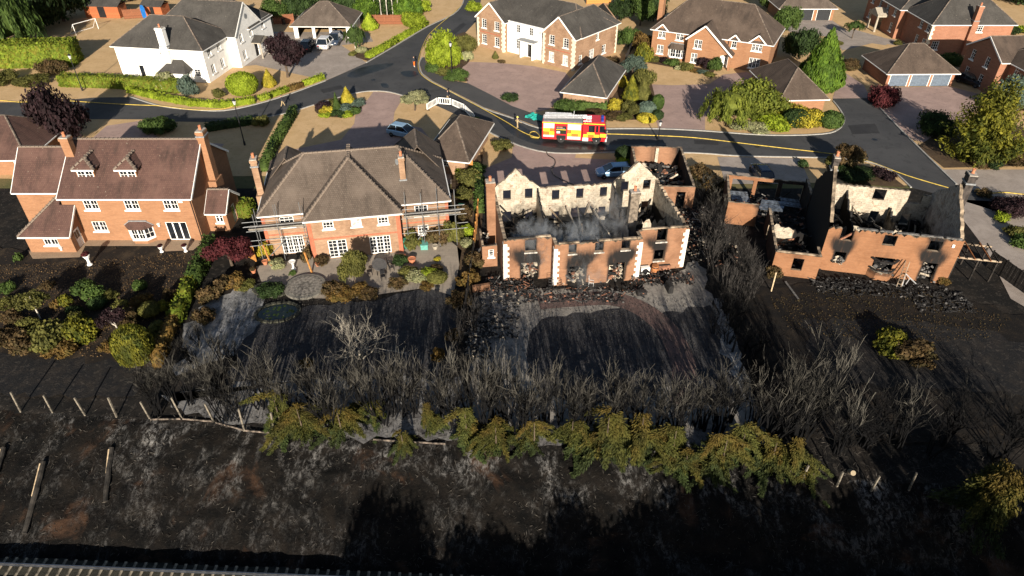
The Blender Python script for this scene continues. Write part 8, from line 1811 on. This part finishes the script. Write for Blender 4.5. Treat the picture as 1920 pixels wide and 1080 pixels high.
pl = thing('plank', 'pale plank lying on the burnt ground below the low wing', 'plank', (0, 0, 0)); a, b = (25.49, 51.52), (25.8, 48.9); m = MB(); m.beam((*a, .12), (*b, .1), .18, .06); m.build('board', ASHM, pl)
ps = thing('washing_post', 'orange timber post standing at the corner of the low wing', 'post', (*(23.79, 50.18), 0)); m = MB(); m.beam((0, 0, 0), (.05, .15, 2.0), .1, .1); m.build('post', PALEWOOD, ps)
for i, (p, lb) in enumerate((((3.6, 50.68), 'burnt metal chair frame left of the middle wing of the roofless house'), ((4.51, 50.27), 'burnt metal chair frame below the white quoins of the middle wing'), ((7.32, 51.01), 'metal airer frame standing against the middle wing'))):
    t = thing('chair_frame', lb, 'chair frame', (*p, .05), i * .7); m = MB()
    for x in (-.22, .22):
        m.tube([(x, -.22, 0), (x, -.22, .45), (x, .2, .45), (x, .25, 1.0)], .02, 5); m.tube([(x, .2, 0), (x, .2, .45)], .02, 5)
    for z, y in ((.45, -.22), (.45, .2), (1.0, .25), (.75, .23)): m.tube([(-.22, y, z), (.22, y, z)], .02, 5)
    m.build('frame', DARKMETAL if i < 2 else SILVER, t)
for p, s, lb in (((11.77, 49.7), (.9, .5, .35), 'charred box lying on the courtyard near the barrel'), ((14.4, 50.27), (.45, 1.0, .8), 'upright charred slab standing on the courtyard'), ((14.32, 53.69), (1.6, .4, .5), 'dark red brick planter under the right window of the roofless house')):
    m = MB(); m.box(-s[0] / 2, s[0] / 2, -s[1] / 2, s[1] / 2, 0, s[2]); m.box(-s[0] / 2 + .05, s[0] / 2 - .05, -s[1] / 2 + .05, s[1] / 2 - .05, s[2], s[2] + .05, 1); o = m.build('planter' if 'planter' in lb else 'charred_box', [BRICKBIT if 'planter' in lb else CHAR, CHAR]); o.location = (*p, .03); o.rotation_euler.z = R(8); tag(o, lb, 'planter' if 'planter' in lb else 'box')
for p, h, lb in (((18.05, 41.86), 1.6, 'charred post standing on the ash path, upper'), ((17.87, 39.04), 1.5, 'charred post standing on the ash path, lower'), ((17.21, 44.92), .3, 'charred stump lying on the courtyard edge')):
    m = MB(); m.tube([(0, 0, 0), (.05, 0, h)], [.1, .07], 7); o = m.build('charred_post', CHAR); o.location = (*p, 0); tag(o, lb, 'post')
wl_ = MB(); wl_.beam((*(-3.61, 50.02), .35), (*(-2.06, 50.43), .35), .3, .7); o = wl_.build('low_wall', BRICK_BURNT); tag(o, 'low brick wall stub at the top left of the courtyard', 'wall')
